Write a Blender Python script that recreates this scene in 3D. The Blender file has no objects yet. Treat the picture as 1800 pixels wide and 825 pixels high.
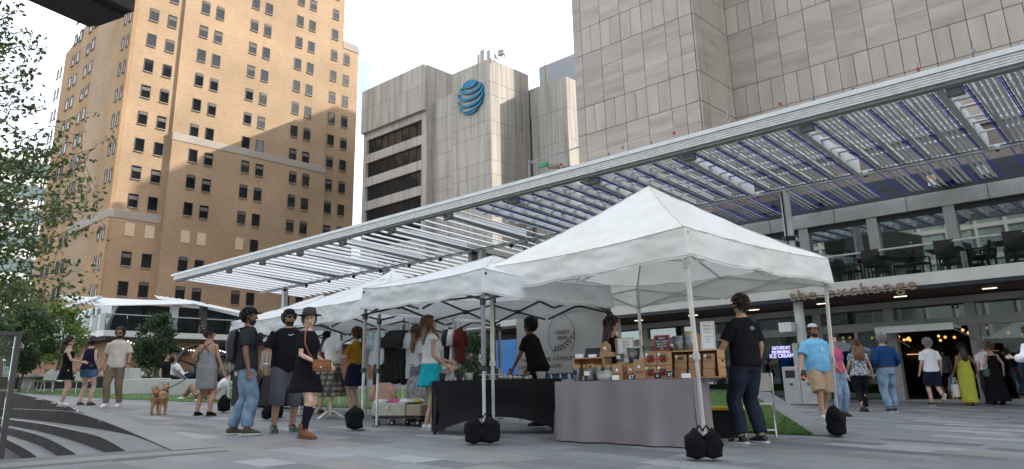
import bpy, bmesh, math, random
from math import radians as R, sin, cos, pi
from mathutils import Vector as V, Matrix, noise
random.seed(7)
S = bpy.context.scene
COL = S.collection

# ---------------------------------------------------------------- camera
FPX, PPY = 1297.4, 330.0            # focal length and principal row for an 1800 x 825 frame
PIT, ROL, YAW = R(15.29), R(-1.3166), R(42.27)
EYE = V((0, 0, .9)); SL = .0375     # the plaza climbs 3.75 % towards -X
_f = V((0, cos(PIT), sin(PIT))); _r = V((1, 0, 0)); _u = _r.cross(_f)
_r2 = cos(ROL)*_r + sin(ROL)*_u; _u2 = -sin(ROL)*_r + cos(ROL)*_u
def _w(v): return V((v.x*cos(YAW)-v.y*sin(YAW), v.x*sin(YAW)+v.y*cos(YAW), v.z))
RT, UP, FW = _w(_r2), _w(_u2), _w(_f)
cam = bpy.data.cameras.new('camera'); co = bpy.data.objects.new('camera', cam); COL.objects.link(co)
cam.sensor_width = 36; cam.lens = FPX/1800*36; cam.shift_y = -(412.5-PPY)/1800
cam.clip_start = .05; cam.clip_end = 3000
co.matrix_world = Matrix(((RT.x, UP.x, -FW.x, EYE.x), (RT.y, UP.y, -FW.y, EYE.y), (RT.z, UP.z, -FW.z, EYE.z), (0, 0, 0, 1)))
S.camera = co
# ---------------------------------------------------------------- light
SUN = V((.66, .66, .42)).normalized()
S.view_settings.view_transform = 'Standard'; S.view_settings.look = 'None'
S.view_settings.exposure = 1.38; S.view_settings.gamma = 1
wd = bpy.data.worlds.new('World'); S.world = wd; wd.use_nodes = True
nt = wd.node_tree; N = nt.nodes; L = nt.links
bg = N['Background']; sky = N.new('ShaderNodeTexSky'); sky.sky_type = 'NISHITA'; sky.sun_disc = False
sky.sun_elevation = math.asin(SUN.z); sky.sun_rotation = math.atan2(SUN.x, SUN.y)
sky.air_density = 1.0; sky.dust_density = 1.2; sky.ozone_density = 1.2
tc = N.new('ShaderNodeTexCoord'); mp = N.new('ShaderNodeMapping'); mp.inputs['Scale'].default_value = (1, 1, 2.2)
cn = N.new('ShaderNodeTexNoise'); cn.inputs['Scale'].default_value = 2.3; cn.inputs['Detail'].default_value = 7; cn.inputs['Roughness'].default_value = .55
cr = N.new('ShaderNodeValToRGB'); cr.color_ramp.elements[0].position = .36; cr.color_ramp.elements[1].position = .58
cr.color_ramp.elements[0].color = (.25, .25, .25, 1)
mx = N.new('ShaderNodeMix'); mx.data_type = 'RGBA'; mx.inputs['B'].default_value = (5.8, 6.05, 6.4, 1)
L.new(tc.outputs['Generated'], mp.inputs['Vector']); L.new(mp.outputs[0], cn.inputs['Vector']); L.new(cn.outputs['Fac'], cr.inputs[0])
L.new(cr.outputs[0], mx.inputs['Factor']); L.new(sky.outputs[0], mx.inputs['A']); L.new(mx.outputs['Result'], bg.inputs[0])
bg.inputs[1].default_value = .138
sl = bpy.data.lights.new('sun', 'SUN'); sl.energy = 2.2; sl.angle = R(.6); sl.color = (1, .94, .86)
so = bpy.data.objects.new('sun', sl); COL.objects.link(so); so.rotation_euler = SUN.to_track_quat('Z', 'Y').to_euler()

# ---------------------------------------------------------------- pixel helpers (a pixel gives a direction; the plane gives the distance)
def ray(x, y): return FW + RT*((x-900)/FPX) - UP*((y-PPY)/FPX)
def onX(x, y, X): d = ray(x, y); return EYE + d*(X/d.x)
def onY(x, y, Y): d = ray(x, y); return EYE + d*(Y/d.y)
def onZ(x, y, Z): d = ray(x, y); return EYE + d*((Z-EYE.z)/d.z)
def gz(X): return -SL*min(max(X, -60), 40)
def gr(x, y): d = ray(x, y); return EYE + d*(-EYE.z/(d.z+SL*d.x))
# ---------------------------------------------------------------- materials
MATS = {}
def mat(name, col, rough=.6, metal=0, var=.08, scale=6, bump=0, bscale=60, emit=0, spec=.5, alpha=1, stretch=(1, 1, 1), sheen=0):
    if name in MATS: return MATS[name]
    m = bpy.data.materials.new(name); m.use_nodes = True; MATS[name] = m
    n, l = m.node_tree.nodes, m.node_tree.links; b = n['Principled BSDF']
    b.inputs['Roughness'].default_value = rough; b.inputs['Metallic'].default_value = metal
    b.inputs['Specular IOR Level'].default_value = spec; b.inputs['Base Color'].default_value = (*col, 1)
    if sheen: b.inputs['Sheen Weight'].default_value = sheen
    if emit:
        b.inputs['Emission Color'].default_value = (*col, 1); b.inputs['Emission Strength'].default_value = emit
    t = n.new('ShaderNodeTexCoord'); mpn = n.new('ShaderNodeMapping'); mpn.inputs['Scale'].default_value = stretch
    l.new(t.outputs['Object'], mpn.inputs[0])
    if var:
        x = n.new('ShaderNodeTexNoise'); x.inputs['Scale'].default_value = scale; x.inputs['Detail'].default_value = 5
        l.new(mpn.outputs[0], x.inputs['Vector'])
        r = n.new('ShaderNodeMapRange'); r.inputs['From Min'].default_value = .3; r.inputs['From Max'].default_value = .7
        r.inputs['To Min'].default_value = 1-var*1.6; r.inputs['To Max'].default_value = 1+var*1.6
        l.new(x.outputs['Fac'], r.inputs['Value'])
        k = n.new('ShaderNodeMix'); k.data_type = 'RGBA'; k.blend_type = 'MULTIPLY'; k.inputs['Factor'].default_value = 1
        k.inputs['A'].default_value = (*col, 1); l.new(r.outputs[0], k.inputs['B']); l.new(k.outputs['Result'], b.inputs['Base Color'])
    if bump:
        x2 = n.new('ShaderNodeTexNoise'); x2.inputs['Scale'].default_value = bscale; x2.inputs['Detail'].default_value = 4
        l.new(mpn.outputs[0], x2.inputs['Vector']); bp = n.new('ShaderNodeBump'); bp.inputs['Strength'].default_value = bump; bp.inputs['Distance'].default_value = .02
        l.new(x2.outputs['Fac'], bp.inputs['Height']); l.new(bp.outputs[0], b.inputs['Normal'])
    return m
def glass(name, tint, gloss=.25, base=0):
    if name in MATS: return MATS[name]
    m = bpy.data.materials.new(name); m.use_nodes = True; MATS[name] = m
    n, l = m.node_tree.nodes, m.node_tree.links; n.remove(n['Principled BSDF']); o = n['Material Output']
    t = n.new('ShaderNodeBsdfTransparent'); t.inputs[0].default_value = (*tint, 1)
    g = n.new('ShaderNodeBsdfGlossy'); g.inputs['Roughness'].default_value = .02; g.inputs[0].default_value = (.9, .95, .95, 1)
    fr = n.new('ShaderNodeLayerWeight'); fr.inputs[0].default_value = gloss
    x = n.new('ShaderNodeMixShader'); mxn = n.new('ShaderNodeMath'); mxn.operation = 'MAXIMUM'; mxn.inputs[1].default_value = base; l.new(fr.outputs['Fresnel'], mxn.inputs[0]); l.new(mxn.outputs[0], x.inputs[0]); l.new(t.outputs[0], x.inputs[1]); l.new(g.outputs[0], x.inputs[2]); l.new(x.outputs[0], o.inputs[0])
    return m
# ---------------------------------------------------------------- mesh helpers
class MB:
    def __init__(s): s.v = []; s.f = []; s.m = []
    def add(s, vs, fs, mi=0):
        k = len(s.v); s.v += [tuple(p) for p in vs]; s.f += [tuple(i+k for i in f) for f in fs]; s.m += [mi]*len(fs); return s
    def box(s, x0, x1, y0, y1, z0, z1, mi=0):
        vs = [(x, y, z) for z in (z0, z1) for y in (y0, y1) for x in (x0, x1)]
        return s.add(vs, [(0, 2, 3, 1), (4, 5, 7, 6), (0, 1, 5, 4), (2, 6, 7, 3), (0, 4, 6, 2), (1, 3, 7, 5)], mi)
    def obox(s, c, ax, ay, az, mi=0):     # half axes
        c, ax, ay, az = V(c), V(ax), V(ay), V(az)
        vs = [c+ax*i+ay*j+az*k for k in (-1, 1) for j in (-1, 1) for i in (-1, 1)]
        return s.add(vs, [(0, 2, 3, 1), (4, 5, 7, 6), (0, 1, 5, 4), (2, 6, 7, 3), (0, 4, 6, 2), (1, 3, 7, 5)], mi)
    def bar(s, a, b, w, h, mi=0, up=(0, 0, 1)):
        a, b = V(a), V(b); d = (b-a); u = V(up)
        if abs(d.normalized().dot(u)) > .98: u = V((0, 1, 0))
        x = d.cross(u).normalized()*(w/2); y = x.cross(d).normalized()*(h/2)
        return s.obox((a+b)/2, d/2, x, y, mi)
    def tube(s, pts, rad, n=8, mi=0, caps=True, rads=None, flat=None):
        pts = [V(p) for p in pts]; k = len(pts); vs = []; fs = []
        ref = None
        for i, p in enumerate(pts):
            d = (pts[min(i+1, k-1)]-pts[max(i-1, 0)]).normalized()
            if ref is None: ref = V((1, 0, 0)) if abs(d.x) < .8 else V((0, 1, 0))
            a = (ref-d*ref.dot(d)).normalized(); b = d.cross(a); ref = a
            r = rads[i] if rads else rad
            ra, rb = r if isinstance(r, tuple) else (r, r)
            for j in range(n):
                t = 2*pi*j/n; vs.append(p+a*(ra*cos(t))+b*(rb*sin(t)))
        for i in range(k-1):
            for j in range(n): fs.append((i*n+j, i*n+(j+1) % n, (i+1)*n+(j+1) % n, (i+1)*n+j))
        if caps: fs += [tuple(range(n-1, -1, -1)), tuple(range((k-1)*n, k*n))]
        return s.add(vs, fs, mi)
    def lathe(s, c, prof, n=16, mi=0):
        c = V(c); vs = []; fs = []; k = len(prof)
        for r, z in prof: vs += [c+V((r*cos(2*pi*j/n), r*sin(2*pi*j/n), z)) for j in range(n)]
        for i in range(k-1):
            for j in range(n): fs.append((i*n+j, i*n+(j+1) % n, (i+1)*n+(j+1) % n, (i+1)*n+j))
        fs += [tuple(range(n-1, -1, -1)), tuple(range((k-1)*n, k*n))]
        return s.add(vs, fs, mi)
    def prism(s, poly, off, mi=0):
        poly = [V(p) for p in poly]; off = V(off); n = len(poly)
        return s.add(poly+[p+off for p in poly], [tuple(range(n))]+[tuple(range(2*n-1, n-1, -1))]+[(j, j+n, (j+1) % n+n, (j+1) % n) for j in range(n)], mi)
    def grid(s, fn, nu, nv, mi=0):
        vs = [fn(i/nu, j/nv) for j in range(nv+1) for i in range(nu+1)]
        return s.add(vs, [(j*(nu+1)+i, j*(nu+1)+i+1, (j+1)*(nu+1)+i+1, (j+1)*(nu+1)+i) for j in range(nv) for i in range(nu)], mi)
    def ball(s, c, r, n=10, mi=0):
        rx, ry, rz = r if isinstance(r, tuple) else (r, r, r); c = V(c); vs = [c+V((0, 0, -rz))]; fs = []; k = n//2+1
        for i in range(1, k):
            t = pi*i/k-pi/2; vs += [c+V((rx*cos(t)*cos(2*pi*j/n), ry*cos(t)*sin(2*pi*j/n), rz*sin(t))) for j in range(n)]
        vs.append(c+V((0, 0, rz))); e = len(vs)-1
        for j in range(n): fs.append((0, 1+(j+1) % n, 1+j)); fs.append((e, 1+(k-2)*n+j, 1+(k-2)*n+(j+1) % n))
        for i in range(k-2):
            for j in range(n): a = 1+i*n; fs.append((a+j, a+(j+1) % n, a+n+(j+1) % n, a+n+j))
        return s.add(vs, fs, mi)
    def mesh(s, name, mats, off=None, smooth=False, fix=True):
        me = bpy.data.meshes.new(name); vs = s.v if off is None else [(p[0]-off[0], p[1]-off[1], p[2]-off[2]) for p in s.v]
        me.from_pydata(vs, [], s.f)
        for m in (mats if isinstance(mats, (list, tuple)) else [mats]): me.materials.append(m)
        me.polygons.foreach_set('material_index', s.m)
        if fix:
            b = bmesh.new(); b.from_mesh(me); bmesh.ops.recalc_face_normals(b, faces=b.faces); b.to_mesh(me); b.free()
        if smooth: me.polygons.foreach_set('use_smooth', [True]*len(me.polygons))
        me.update(); return me
def tag(o, label, cat, group=None):
    o['label'] = label; o['category'] = cat
    if group: o['group'] = group
    return o
def link(o, parent=None):
    COL.objects.link(o)
    if parent is not None: o.parent = parent
    return o
def thing(name, label, cat, loc=(0, 0, 0), rz=0, group=None):
    o = bpy.data.objects.new(name, None); o.empty_display_size = .2; o.location = loc; o.rotation_euler = (0, 0, rz)
    link(o); tag(o, label, cat, group); return o
def root_off(p):
    x = V((0, 0, 0))
    while p is not None: x = x+p.location; p = p.parent
    return x
def part(parent, name, mb, m, smooth=False, world=True, label=None, bevel=0):
    """mesh child; world=True: the shape was given in world coordinates (unrotated parents)"""
    off = root_off(parent) if (world and parent is not None) else None
    o = bpy.data.objects.new(name, mb.mesh(name, m, off, smooth)); link(o, parent)
    if label: o['label'] = label
    if bevel: q = o.modifiers.new('b', 'BEVEL'); q.width = bevel; q.segments = 2; q.limit_method = 'ANGLE'
    return o
def struct(name, mb, m, smooth=False):
    o = bpy.data.objects.new(name, mb.mesh(name, m, None, smooth)); link(o); o['kind'] = 'structure'; return o
def solo(name, mb, m, label, cat, loc, group=None, smooth=False, world=True, rz=0, bevel=0):
    o = bpy.data.objects.new(name, mb.mesh(name, m, loc if world else None, smooth)); o.location = loc; o.rotation_euler = (0, 0, rz)
    link(o); tag(o, label, cat, group)
    if bevel: q = o.modifiers.new('b', 'BEVEL'); q.width = bevel; q.segments = 2; q.limit_method = 'ANGLE'
    return o
def inst(name, me, loc, parent=None, rot=(0, 0, 0), scale=(1, 1, 1)):
    o = bpy.data.objects.new(name, me); o.location = loc; o.rotation_euler = rot; o.scale = scale; link(o, parent); return o
def copy_tree(o, parent=None):
    c = o.copy(); link(c, parent)
    for ch in o.children: copy_tree(ch, c)
    return c
TS = bpy.data.scenes.new('scratch')
def tmp_eval(o):
    TS.collection.objects.link(o); vl = TS.view_layers[0]; vl.update(); return o.evaluated_get(vl.depsgraph)
def text_mb(txt, size, ext=.01, sx=1.0, align='LEFT', space=1.0):
    cu = bpy.data.curves.new('t', 'FONT'); cu.body = txt; cu.size = size; cu.extrude = ext; cu.align_x = align; cu.resolution_u = 3; cu.space_character = space
    o = bpy.data.objects.new('t', cu); ev = tmp_eval(o); me = ev.to_mesh(); b = MB()
    b.add([(v.co.x*sx, v.co.y, v.co.z) for v in me.vertices], [tuple(p.vertices) for p in me.polygons])
    bpy.data.objects.remove(o); return b
def place(b, o, ux, uy, uz):
    o, ux, uy, uz = V(o), V(ux), V(uy), V(uz); b.v = [tuple(o+ux*x+uy*y+uz*z) for x, y, z in b.v]; return b
# ================================================================ world-space surface materials
def wmat(name, cols, rough=.7, scale=.4, stretch=(1, 1, 1), tone=.12, fine=8, bump=.1, streak=0, spec=.5):
    """mottled mineral surface from world position; each object gets its own slight tone"""
    m = bpy.data.materials.new(name); m.use_nodes = True; MATS[name] = m
    n, l = m.node_tree.nodes, m.node_tree.links; b = n['Principled BSDF']; b.inputs['Roughness'].default_value = rough; b.inputs['Specular IOR Level'].default_value = spec
    g = n.new('ShaderNodeNewGeometry'); mp = n.new('ShaderNodeMapping'); mp.inputs['Scale'].default_value = stretch; l.new(g.outputs['Position'], mp.inputs[0])
    oi = n.new('ShaderNodeObjectInfo')
    a = n.new('ShaderNodeVectorMath'); a.operation = 'ADD'; sc = n.new('ShaderNodeVectorMath'); sc.operation = 'SCALE'; sc.inputs[3].default_value = 37
    cx = n.new('ShaderNodeCombineXYZ'); l.new(oi.outputs['Random'], cx.inputs[0]); l.new(oi.outputs['Random'], cx.inputs[2]); l.new(cx.outputs[0], sc.inputs[0])
    l.new(mp.outputs[0], a.inputs[0]); l.new(sc.outputs[0], a.inputs[1])
    t = n.new('ShaderNodeTexNoise'); t.inputs['Scale'].default_value = scale; t.inputs['Detail'].default_value = 8; t.inputs['Roughness'].default_value = .6; l.new(a.outputs[0], t.inputs['Vector'])
    r = n.new('ShaderNodeValToRGB'); e = r.color_ramp.elements
    e[0].position, e[0].color = .3, (*cols[0], 1); e[1].position, e[1].color = .7, (*cols[-1], 1)
    if len(cols) == 3: q = e.new(.5); q.color = (*cols[1], 1)
    l.new(t.outputs['Fac'], r.inputs[0])
    h = n.new('ShaderNodeMapRange'); h.inputs['To Min'].default_value = 1-tone; h.inputs['To Max'].default_value = 1+tone; l.new(oi.outputs['Random'], h.inputs[0])
    k = n.new('ShaderNodeMix'); k.data_type = 'RGBA'; k.blend_type = 'MULTIPLY'; k.inputs['Factor'].default_value = 1; l.new(r.outputs[0], k.inputs['A']); l.new(h.outputs[0], k.inputs['B'])
    last = k.outputs['Result']
    if streak:   # rain streaks running down the face
        m2 = n.new('ShaderNodeMapping'); m2.inputs['Scale'].default_value = (1.6, 1.6, .07); l.new(g.outputs['Position'], m2.inputs[0])
        t2 = n.new('ShaderNodeTexNoise'); t2.inputs['Scale'].default_value = 1.3; t2.inputs['Detail'].default_value = 6; l.new(m2.outputs[0], t2.inputs['Vector'])
        h2 = n.new('ShaderNodeMapRange'); h2.inputs['From Min'].default_value = .42; h2.inputs['From Max'].default_value = .66; h2.inputs['To Min'].default_value = 1; h2.inputs['To Max'].default_value = 1-streak; l.new(t2.outputs['Fac'], h2.inputs[0])
        k2 = n.new('ShaderNodeMix'); k2.data_type = 'RGBA'; k2.blend_type = 'MULTIPLY'; k2.inputs['Factor'].default_value = 1; l.new(last, k2.inputs['A']); l.new(h2.outputs[0], k2.inputs['B']); last = k2.outputs['Result']
    l.new(last, b.inputs['Base Color'])
    if bump:
        t3 = n.new('ShaderNodeTexNoise'); t3.inputs['Scale'].default_value = fine; t3.inputs['Detail'].default_value = 5; l.new(mp.outputs[0], t3.inputs['Vector'])
        bp = n.new('ShaderNodeBump'); bp.inputs['Strength'].default_value = bump; bp.inputs['Distance'].default_value = .02; l.new(t3.outputs['Fac'], bp.inputs['Height']); l.new(bp.outputs[0], b.inputs['Normal'])
    return m
def brickmat(name, c1, c2, mortar, axis, sc=1.0):
    m = bpy.data.materials.new(name); m.use_nodes = True; n, l = m.node_tree.nodes, m.node_tree.links; b = n['Principled BSDF']; b.inputs['Roughness'].default_value = .85
    g = n.new('ShaderNodeNewGeometry'); s = n.new('ShaderNodeSeparateXYZ'); c = n.new('ShaderNodeCombineXYZ'); l.new(g.outputs['Position'], s.inputs[0])
    l.new(s.outputs[axis], c.inputs[0]); l.new(s.outputs['Z'], c.inputs[1])
    k = n.new('ShaderNodeTexBrick'); k.inputs['Scale'].default_value = sc; k.inputs['Brick Width'].default_value = .42; k.inputs['Row Height'].default_value = .14; k.inputs['Mortar Size'].default_value = .014
    k.inputs['Color1'].default_value = (*c1, 1); k.inputs['Color2'].default_value = (*c2, 1); k.inputs['Mortar'].default_value = (*mortar, 1); k.inputs['Bias'].default_value = -.1
    l.new(c.outputs[0], k.inputs['Vector'])
    t = n.new('ShaderNodeTexNoise'); t.inputs['Scale'].default_value = .16; t.inputs['Detail'].default_value = 6; l.new(g.outputs['Position'], t.inputs['Vector'])
    h = n.new('ShaderNodeMapRange'); h.inputs['From Min'].default_value = .3; h.inputs['From Max'].default_value = .7; h.inputs['To Min'].default_value = .84; h.inputs['To Max'].default_value = 1.14; l.new(t.outputs['Fac'], h.inputs[0])
    x = n.new('ShaderNodeMix'); x.data_type = 'RGBA'; x.blend_type = 'MULTIPLY'; x.inputs['Factor'].default_value = 1; l.new(k.outputs['Color'], x.inputs['A']); l.new(h.outputs[0], x.inputs['B']); l.new(x.outputs['Result'], b.inputs['Base Color'])
    return m
# ================================================================ ground, paving, terrace steps, lawn
asph = wmat('ground_grey', [(.10, .105, .11), (.14, .145, .15)], .8, .5)
def rcurve(pts, n=24):                 # smooth curve Y(X) through measured points, sampled
    pts = sorted(pts); out = []
    for i in range(n+1):
        x = pts[0][0]+(pts[-1][0]-pts[0][0])*i/n
        for a, b in zip(pts, pts[1:]):
            if a[0] <= x <= b[0]+1e-6: out.append((x, a[1]+(b[1]-a[1])*(x-a[0])/(b[0]-a[0]))); break
    return out
for _ in range(1): pass
def smooth(c):
    for _ in range(3): c = [c[0]]+[(c[i][0], (c[i-1][1]+2*c[i][1]+c[i+1][1])/4) for i in range(1, len(c)-1)]+[c[-1]]
    return c
XE = -8.62                              # straight front kerb of the sunken terrace
R1 = [(-40, 8.7), (-27, 7.0), (-20, 6.02), (-17, 5.5), (-14.6, 5.13), (-11.4, 4.45), (XE, 3.83)]
RC = [smooth(rcurve(p)) for p in (
    [(-40, 9.1), (-27.8, 7.5), (-22.5, 6.75), (-19.5, 6.2), (-17.2, 5.6), (-14.6, 5.14), (-11.4, 4.46), (XE, 3.84)], R1,     # the two outer edges meet where the plaza has come down to the first tread
    [(-40, 8.4), (-27, 6.72), (-20, 5.72), (-14.6, 4.74), (-11.3, 4.02), (XE, 3.4)],
    [(-40, 8.1), (-24, 6.1), (-17, 4.98), (-11.5, 3.75), (XE, 3.05)],
    [(-40, 7.8), (-22, 5.55), (-14.9, 4.25), (-11, 3.38), (XE, 2.7)])]
LV = [.65, .40, .23, .05, -.12]          # tread levels below each riser (the last is the gravel bed)
def riserY(x):
    c = RC[0]
    for a, b in zip(c, c[1:]):
        if a[0] <= x <= b[0]: return a[1]+(b[1]-a[1])*(x-a[0])/(b[0]-a[0])
    return c[0][1] if x < c[0][0] else -99
def sunk(x, y, mrg=0): return -40 < x < XE+mrg and -14 < y < riserY(x)+mrg
b = MB()
def gpt(x, y): return (x, y, gz(x))
XS = [-400, -200, -100, -60, -52, -46, -40, -36]+[-34+.5*i for i in range(52)]+[XE]+[-8, -4, 0, 6, 12, 24, 40, 100, 400]
YS = [-400, -200, -80, -30, -20, -14, 0]
for x0, x1 in zip(XS, XS[1:]):
    c = (-40 <= x0 and x1 <= XE)
    segs = [(-400, -14), (riserY(x0), 60)] if c else [(-400, 60)]
    for k, (y0, y1) in enumerate(segs):
        ya, yb = (y0, y0)
        if c and k == 1: ya, yb = riserY(x0)+.002, riserY(x1-1e-4)+.002
        b.add([gpt(x0, ya), gpt(x1, yb), gpt(x1, y1), gpt(x0, y1)], [(0, 1, 2, 3)])
    b.add([gpt(x0, 60), gpt(x1, 60), gpt(x1, 600), gpt(x0, 600)], [(0, 1, 2, 3)])
struct('ground', b, asph)
# smooth granite border along the terrace, and the front kerb
bandm = wmat('border_granite', [(.17, .175, .18), (.22, .225, .23)], .55, 1.2)
b = MB(); c = RC[0]
def bw(x): return .40 if x < -14 else .40+.14*(x+14)/5.4
for (x0, y0), (x1, y1) in zip(c, c[1:]):
    b.add([(x0, y0-.02, gz(x0)+.010), (x1, y1-.02, gz(x1)+.010), (x1, y1+bw(x1), gz(x1)+.010), (x0, y0+bw(x0), gz(x0)+.010)], [(0, 1, 2, 3)])
struct('granite_border', b, bandm)
b = MB(); b.box(XE, XE+.5, -14, 4.2, -1, gz(XE)+.005); struct('front_kerb', b, bandm)
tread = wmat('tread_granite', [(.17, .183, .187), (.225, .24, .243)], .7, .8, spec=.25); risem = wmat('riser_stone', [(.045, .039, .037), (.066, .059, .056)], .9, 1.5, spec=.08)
tr = thing('terrace_steps', 'curved dark stone steps with pale treads sunk into the plaza', 'steps', (-12, 3, 0))
for k in range(5):
    up = RC[k]; lv = LV[k]; b = MB()
    for (x0, y0), (x1, y1) in zip(up, up[1:]):
        z0, z1 = (max(gz(x0), lv), max(gz(x1), lv)) if k == 0 else (min(LV[k-1], gz(x0)), min(LV[k-1], gz(x1))) if k == 1 else (min(LV[k-1], gz(x0)-.004), min(LV[k-1], gz(x1)-.004))
        if k == 0 and x1 > -17.1: continue
        e_ = .009 if k < 2 else -.002; q0, q1 = min(lv-.02, z0-.01), min(lv-.02, z1-.01)
        b.add([(x0, y0-.024, q0), (x1, y1-.024, q1), (x1, y1-.024, z1+e_), (x0, y0-.024, z0+e_)], [(0, 1, 2, 3)])
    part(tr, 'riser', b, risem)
    b = MB()
    if k < 4:
        for (p, q), (p2, q2) in zip(zip(up, up[1:]), zip(RC[k+1], RC[k+1][1:])):
            la, lb = min(lv, gz(p[0])-.004), min(lv, gz(q[0])-.004)
            b.add([(p2[0], p2[1]-.025, la), (q2[0], q2[1]-.025, lb), (q[0], q[1]+.01, lb), (p[0], p[1]+.01, la)], [(0, 1, 2, 3)])
        if k == 0: b = MB(); [b.add([(p2[0], p2[1]-.025, min(lv, gz(p[0])+.009)), (q2[0], q2[1]-.025, min(lv, gz(q[0])+.009)), (q[0], q[1]+.03, min(lv, gz(q[0])+.009)), (p[0], p[1]+.03, min(lv, gz(p[0])+.009))], [(0, 1, 2, 3)]) for (p, q), (p2, q2) in zip(zip(up, up[1:]), zip(RC[1], RC[1][1:]))]
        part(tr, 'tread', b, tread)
b = MB(); b.add([(-40, -14, LV[4]), (XE, -14, LV[4]), (XE, 9, LV[4]), (-40, 9, LV[4])], [(0, 1, 2, 3)])
struct('gravel_bed', b, wmat('gravel', [(.02, .022, .025), (.07, .075, .08)], .8, 22, fine=30, bump=.8))
b = MB()
for _ in range(2600):
    x, y, s = -9-random.random()**2*12, random.uniform(.3, 3.2), random.uniform(.015, .04); b.ball((x, y, LV[4]+s*.4), (s, s*.8, s*.6), 5)
o = struct('gravel', b, mat('gravel_stone', (.06, .064, .07), .7, var=.4, scale=12)); o['kind'] = 'stuff'
# pavers: planks along X, mixed greys
PT = [(.215, .226, .24), (.18, .19, .202), (.142, .151, .161), (.275, .286, .297), (.215, .208, .197)]
PM = [wmat('paver_%d' % i, [tuple(q*.88 for q in p), tuple(q*1.12 for q in p)], .5, 2.5, tone=.1, fine=40, bump=.06, spec=.35) for i, p in enumerate(PT)]
LEN = [.6, .9, 1.2]; W = .4; G = .006; PME = {}
def paver_mesh(l, i):
    if (l, i) not in PME:
        q = MB(); x, y = l/2-G/2, W/2-G/2; e = .004
        q.add([(-x, -y, -.03), (x, -y, -.03), (x, y, -.03), (-x, y, -.03), (-x, -y, -e), (x, -y, -e), (x, y, -e), (-x, y, -e), (-x+e, -y+e, 0), (x-e, -y+e, 0), (x-e, y-e, 0), (-x+e, y-e, 0)],
              [(0, 1, 5, 4), (1, 2, 6, 5), (2, 3, 7, 6), (3, 0, 4, 7), (4, 5, 9, 8), (5, 6, 10, 9), (6, 7, 11, 10), (7, 4, 8, 11), (8, 9, 10, 11)])
        PME[l, i] = q.mesh('paver', PM[i])
    return PME[l, i]
rp = random.Random(3); allp = []
for r in range(int((26-(-1))/W)):
    y = -1+W*(r+.5); x = -56+rp.random()*.6; far = False
    while x < 6:
        l = rp.choice(LEN); cx = x+l/2; x += l
        if cx > XE-.4 and cx < XE+.9 and y < 4.6: pass
        if -40 < cx < XE+.3 and y-W/2 < riserY(min(cx, XE-.01))+bw(cx)-W-.05: continue
        if cx-l/2 < XE+.5 < cx+l/2 and y < 4.2: l = round(cx+l/2-XE-.5, 2); cx = XE+.5+l/2
        elif XE-.7 < cx < XE+.5 and y < 4.2: continue
        if l < .06: continue
        d = V((cx, y, gz(cx)))-EYE; dz = d.dot(FW)
        if dz < .8: continue
        px, py = 900+FPX*d.dot(RT)/dz, PPY-FPX*d.dot(UP)/dz
        if px < -250 or px > 2050 or py > 1000: continue
        i = rp.choices(range(5), [4, 4, 2.5, 2, 4.5 if 3 < y < 6.2 and cx > -13 else .7])[0]
        vis = (-20 < px < 1820 and py < 835)
        allp.append((l*W/dz**3 if vis else 0, cx, y, l, i))
allp.sort(reverse=True)
pv = bpy.data.objects.new('plaza_paving', None); link(pv); pv['kind'] = 'structure'
TH = .005
for k, (_, x, y, l, i) in enumerate(allp[:300]):
    inst('paver', paver_mesh(l, i), (x, y, gz(x)+TH+rp.uniform(-.0015, .0015)), pv, (0, math.atan(SL), 0))
b = MB(); ca, sa = cos(math.atan(SL)), sin(math.atan(SL)); tops = [[] for _ in range(5)]
for _, x, y, l, i in allp[300:]:
    me = paver_mesh(l, i); zz = gz(x)+TH+rp.uniform(-.0015, .0015)
    b.add([(x+v.co.x*ca+v.co.z*sa, y+v.co.y, zz-v.co.x*sa+v.co.z*ca) for v in me.vertices], [tuple(p.vertices) for p in me.polygons], i)
o = bpy.data.objects.new('paver_field', b.mesh('paver_field', PM, None, False, False)); link(o, pv); o['kind'] = 'stuff'
# lawn
lawnm = wmat('turf', [(.045, .10, .018), (.075, .15, .03)], .9, 3, fine=120, bump=.6)
FR = [(-34, 7.9), (-23, 8.6), (-17.8, 9.85), (-13.4, 10.85), (-8.5, 11.0), (-5.2, 10.75), (-4.35, 11.05)]
BK = [(-34, 16), (-25, 17), (-18.5, 17.4), (-14.5, 17.6), (-11, 17.7), (-9.4, 17.7), (-8.4, 17.7)]
def lz(x, t): return gz(x)+.015+t*(.36 if x > -12 else .36*max(0, min(1, (x+30)/18)))
def lawnp(u, t):
    i = min(int(u*6), 5); f = u*6-i
    a = (FR[i][0]+(FR[i+1][0]-FR[i][0])*f, FR[i][1]+(FR[i+1][1]-FR[i][1])*f); c = (BK[i][0]+(BK[i+1][0]-BK[i][0])*f, BK[i][1]+(BK[i+1][1]-BK[i][1])*f)
    x = a[0]+(c[0]-a[0])*t; return (x, a[1]+(c[1]-a[1])*t, lz(x, t))
b = MB(); b.grid(lawnp, 48, 10); b.add([lawnp(1, 0), lawnp(1, 1), (-8.4, 17.7, 0), (-4.35, 11.05, 0)], [(0, 1, 2, 3)]); b.add([lawnp(u/24, 1) for u in range(25)]+[(lawnp(u/24, 1)[0], 17.75, 0) for u in range(24, -1, -1)], [tuple(range(50))])
struct('lawn', b, lawnm)
b = MB(); rg = random.Random(5)
for _ in range(16000):
    u, t = rg.random(), rg.random()**1.6
    if rg.random() < .5: u = 1-.25*rg.random()
    p = V(lawnp(u, t)); h = rg.uniform(.02, .05); a = rg.random()*6.28; w = .006
    q = V((cos(a)*w, sin(a)*w, 0)); b.add([p-q, p+q, p+V((rg.uniform(-.02, .02), rg.uniform(-.02, .02), h))], [(0, 1, 2)])
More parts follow.
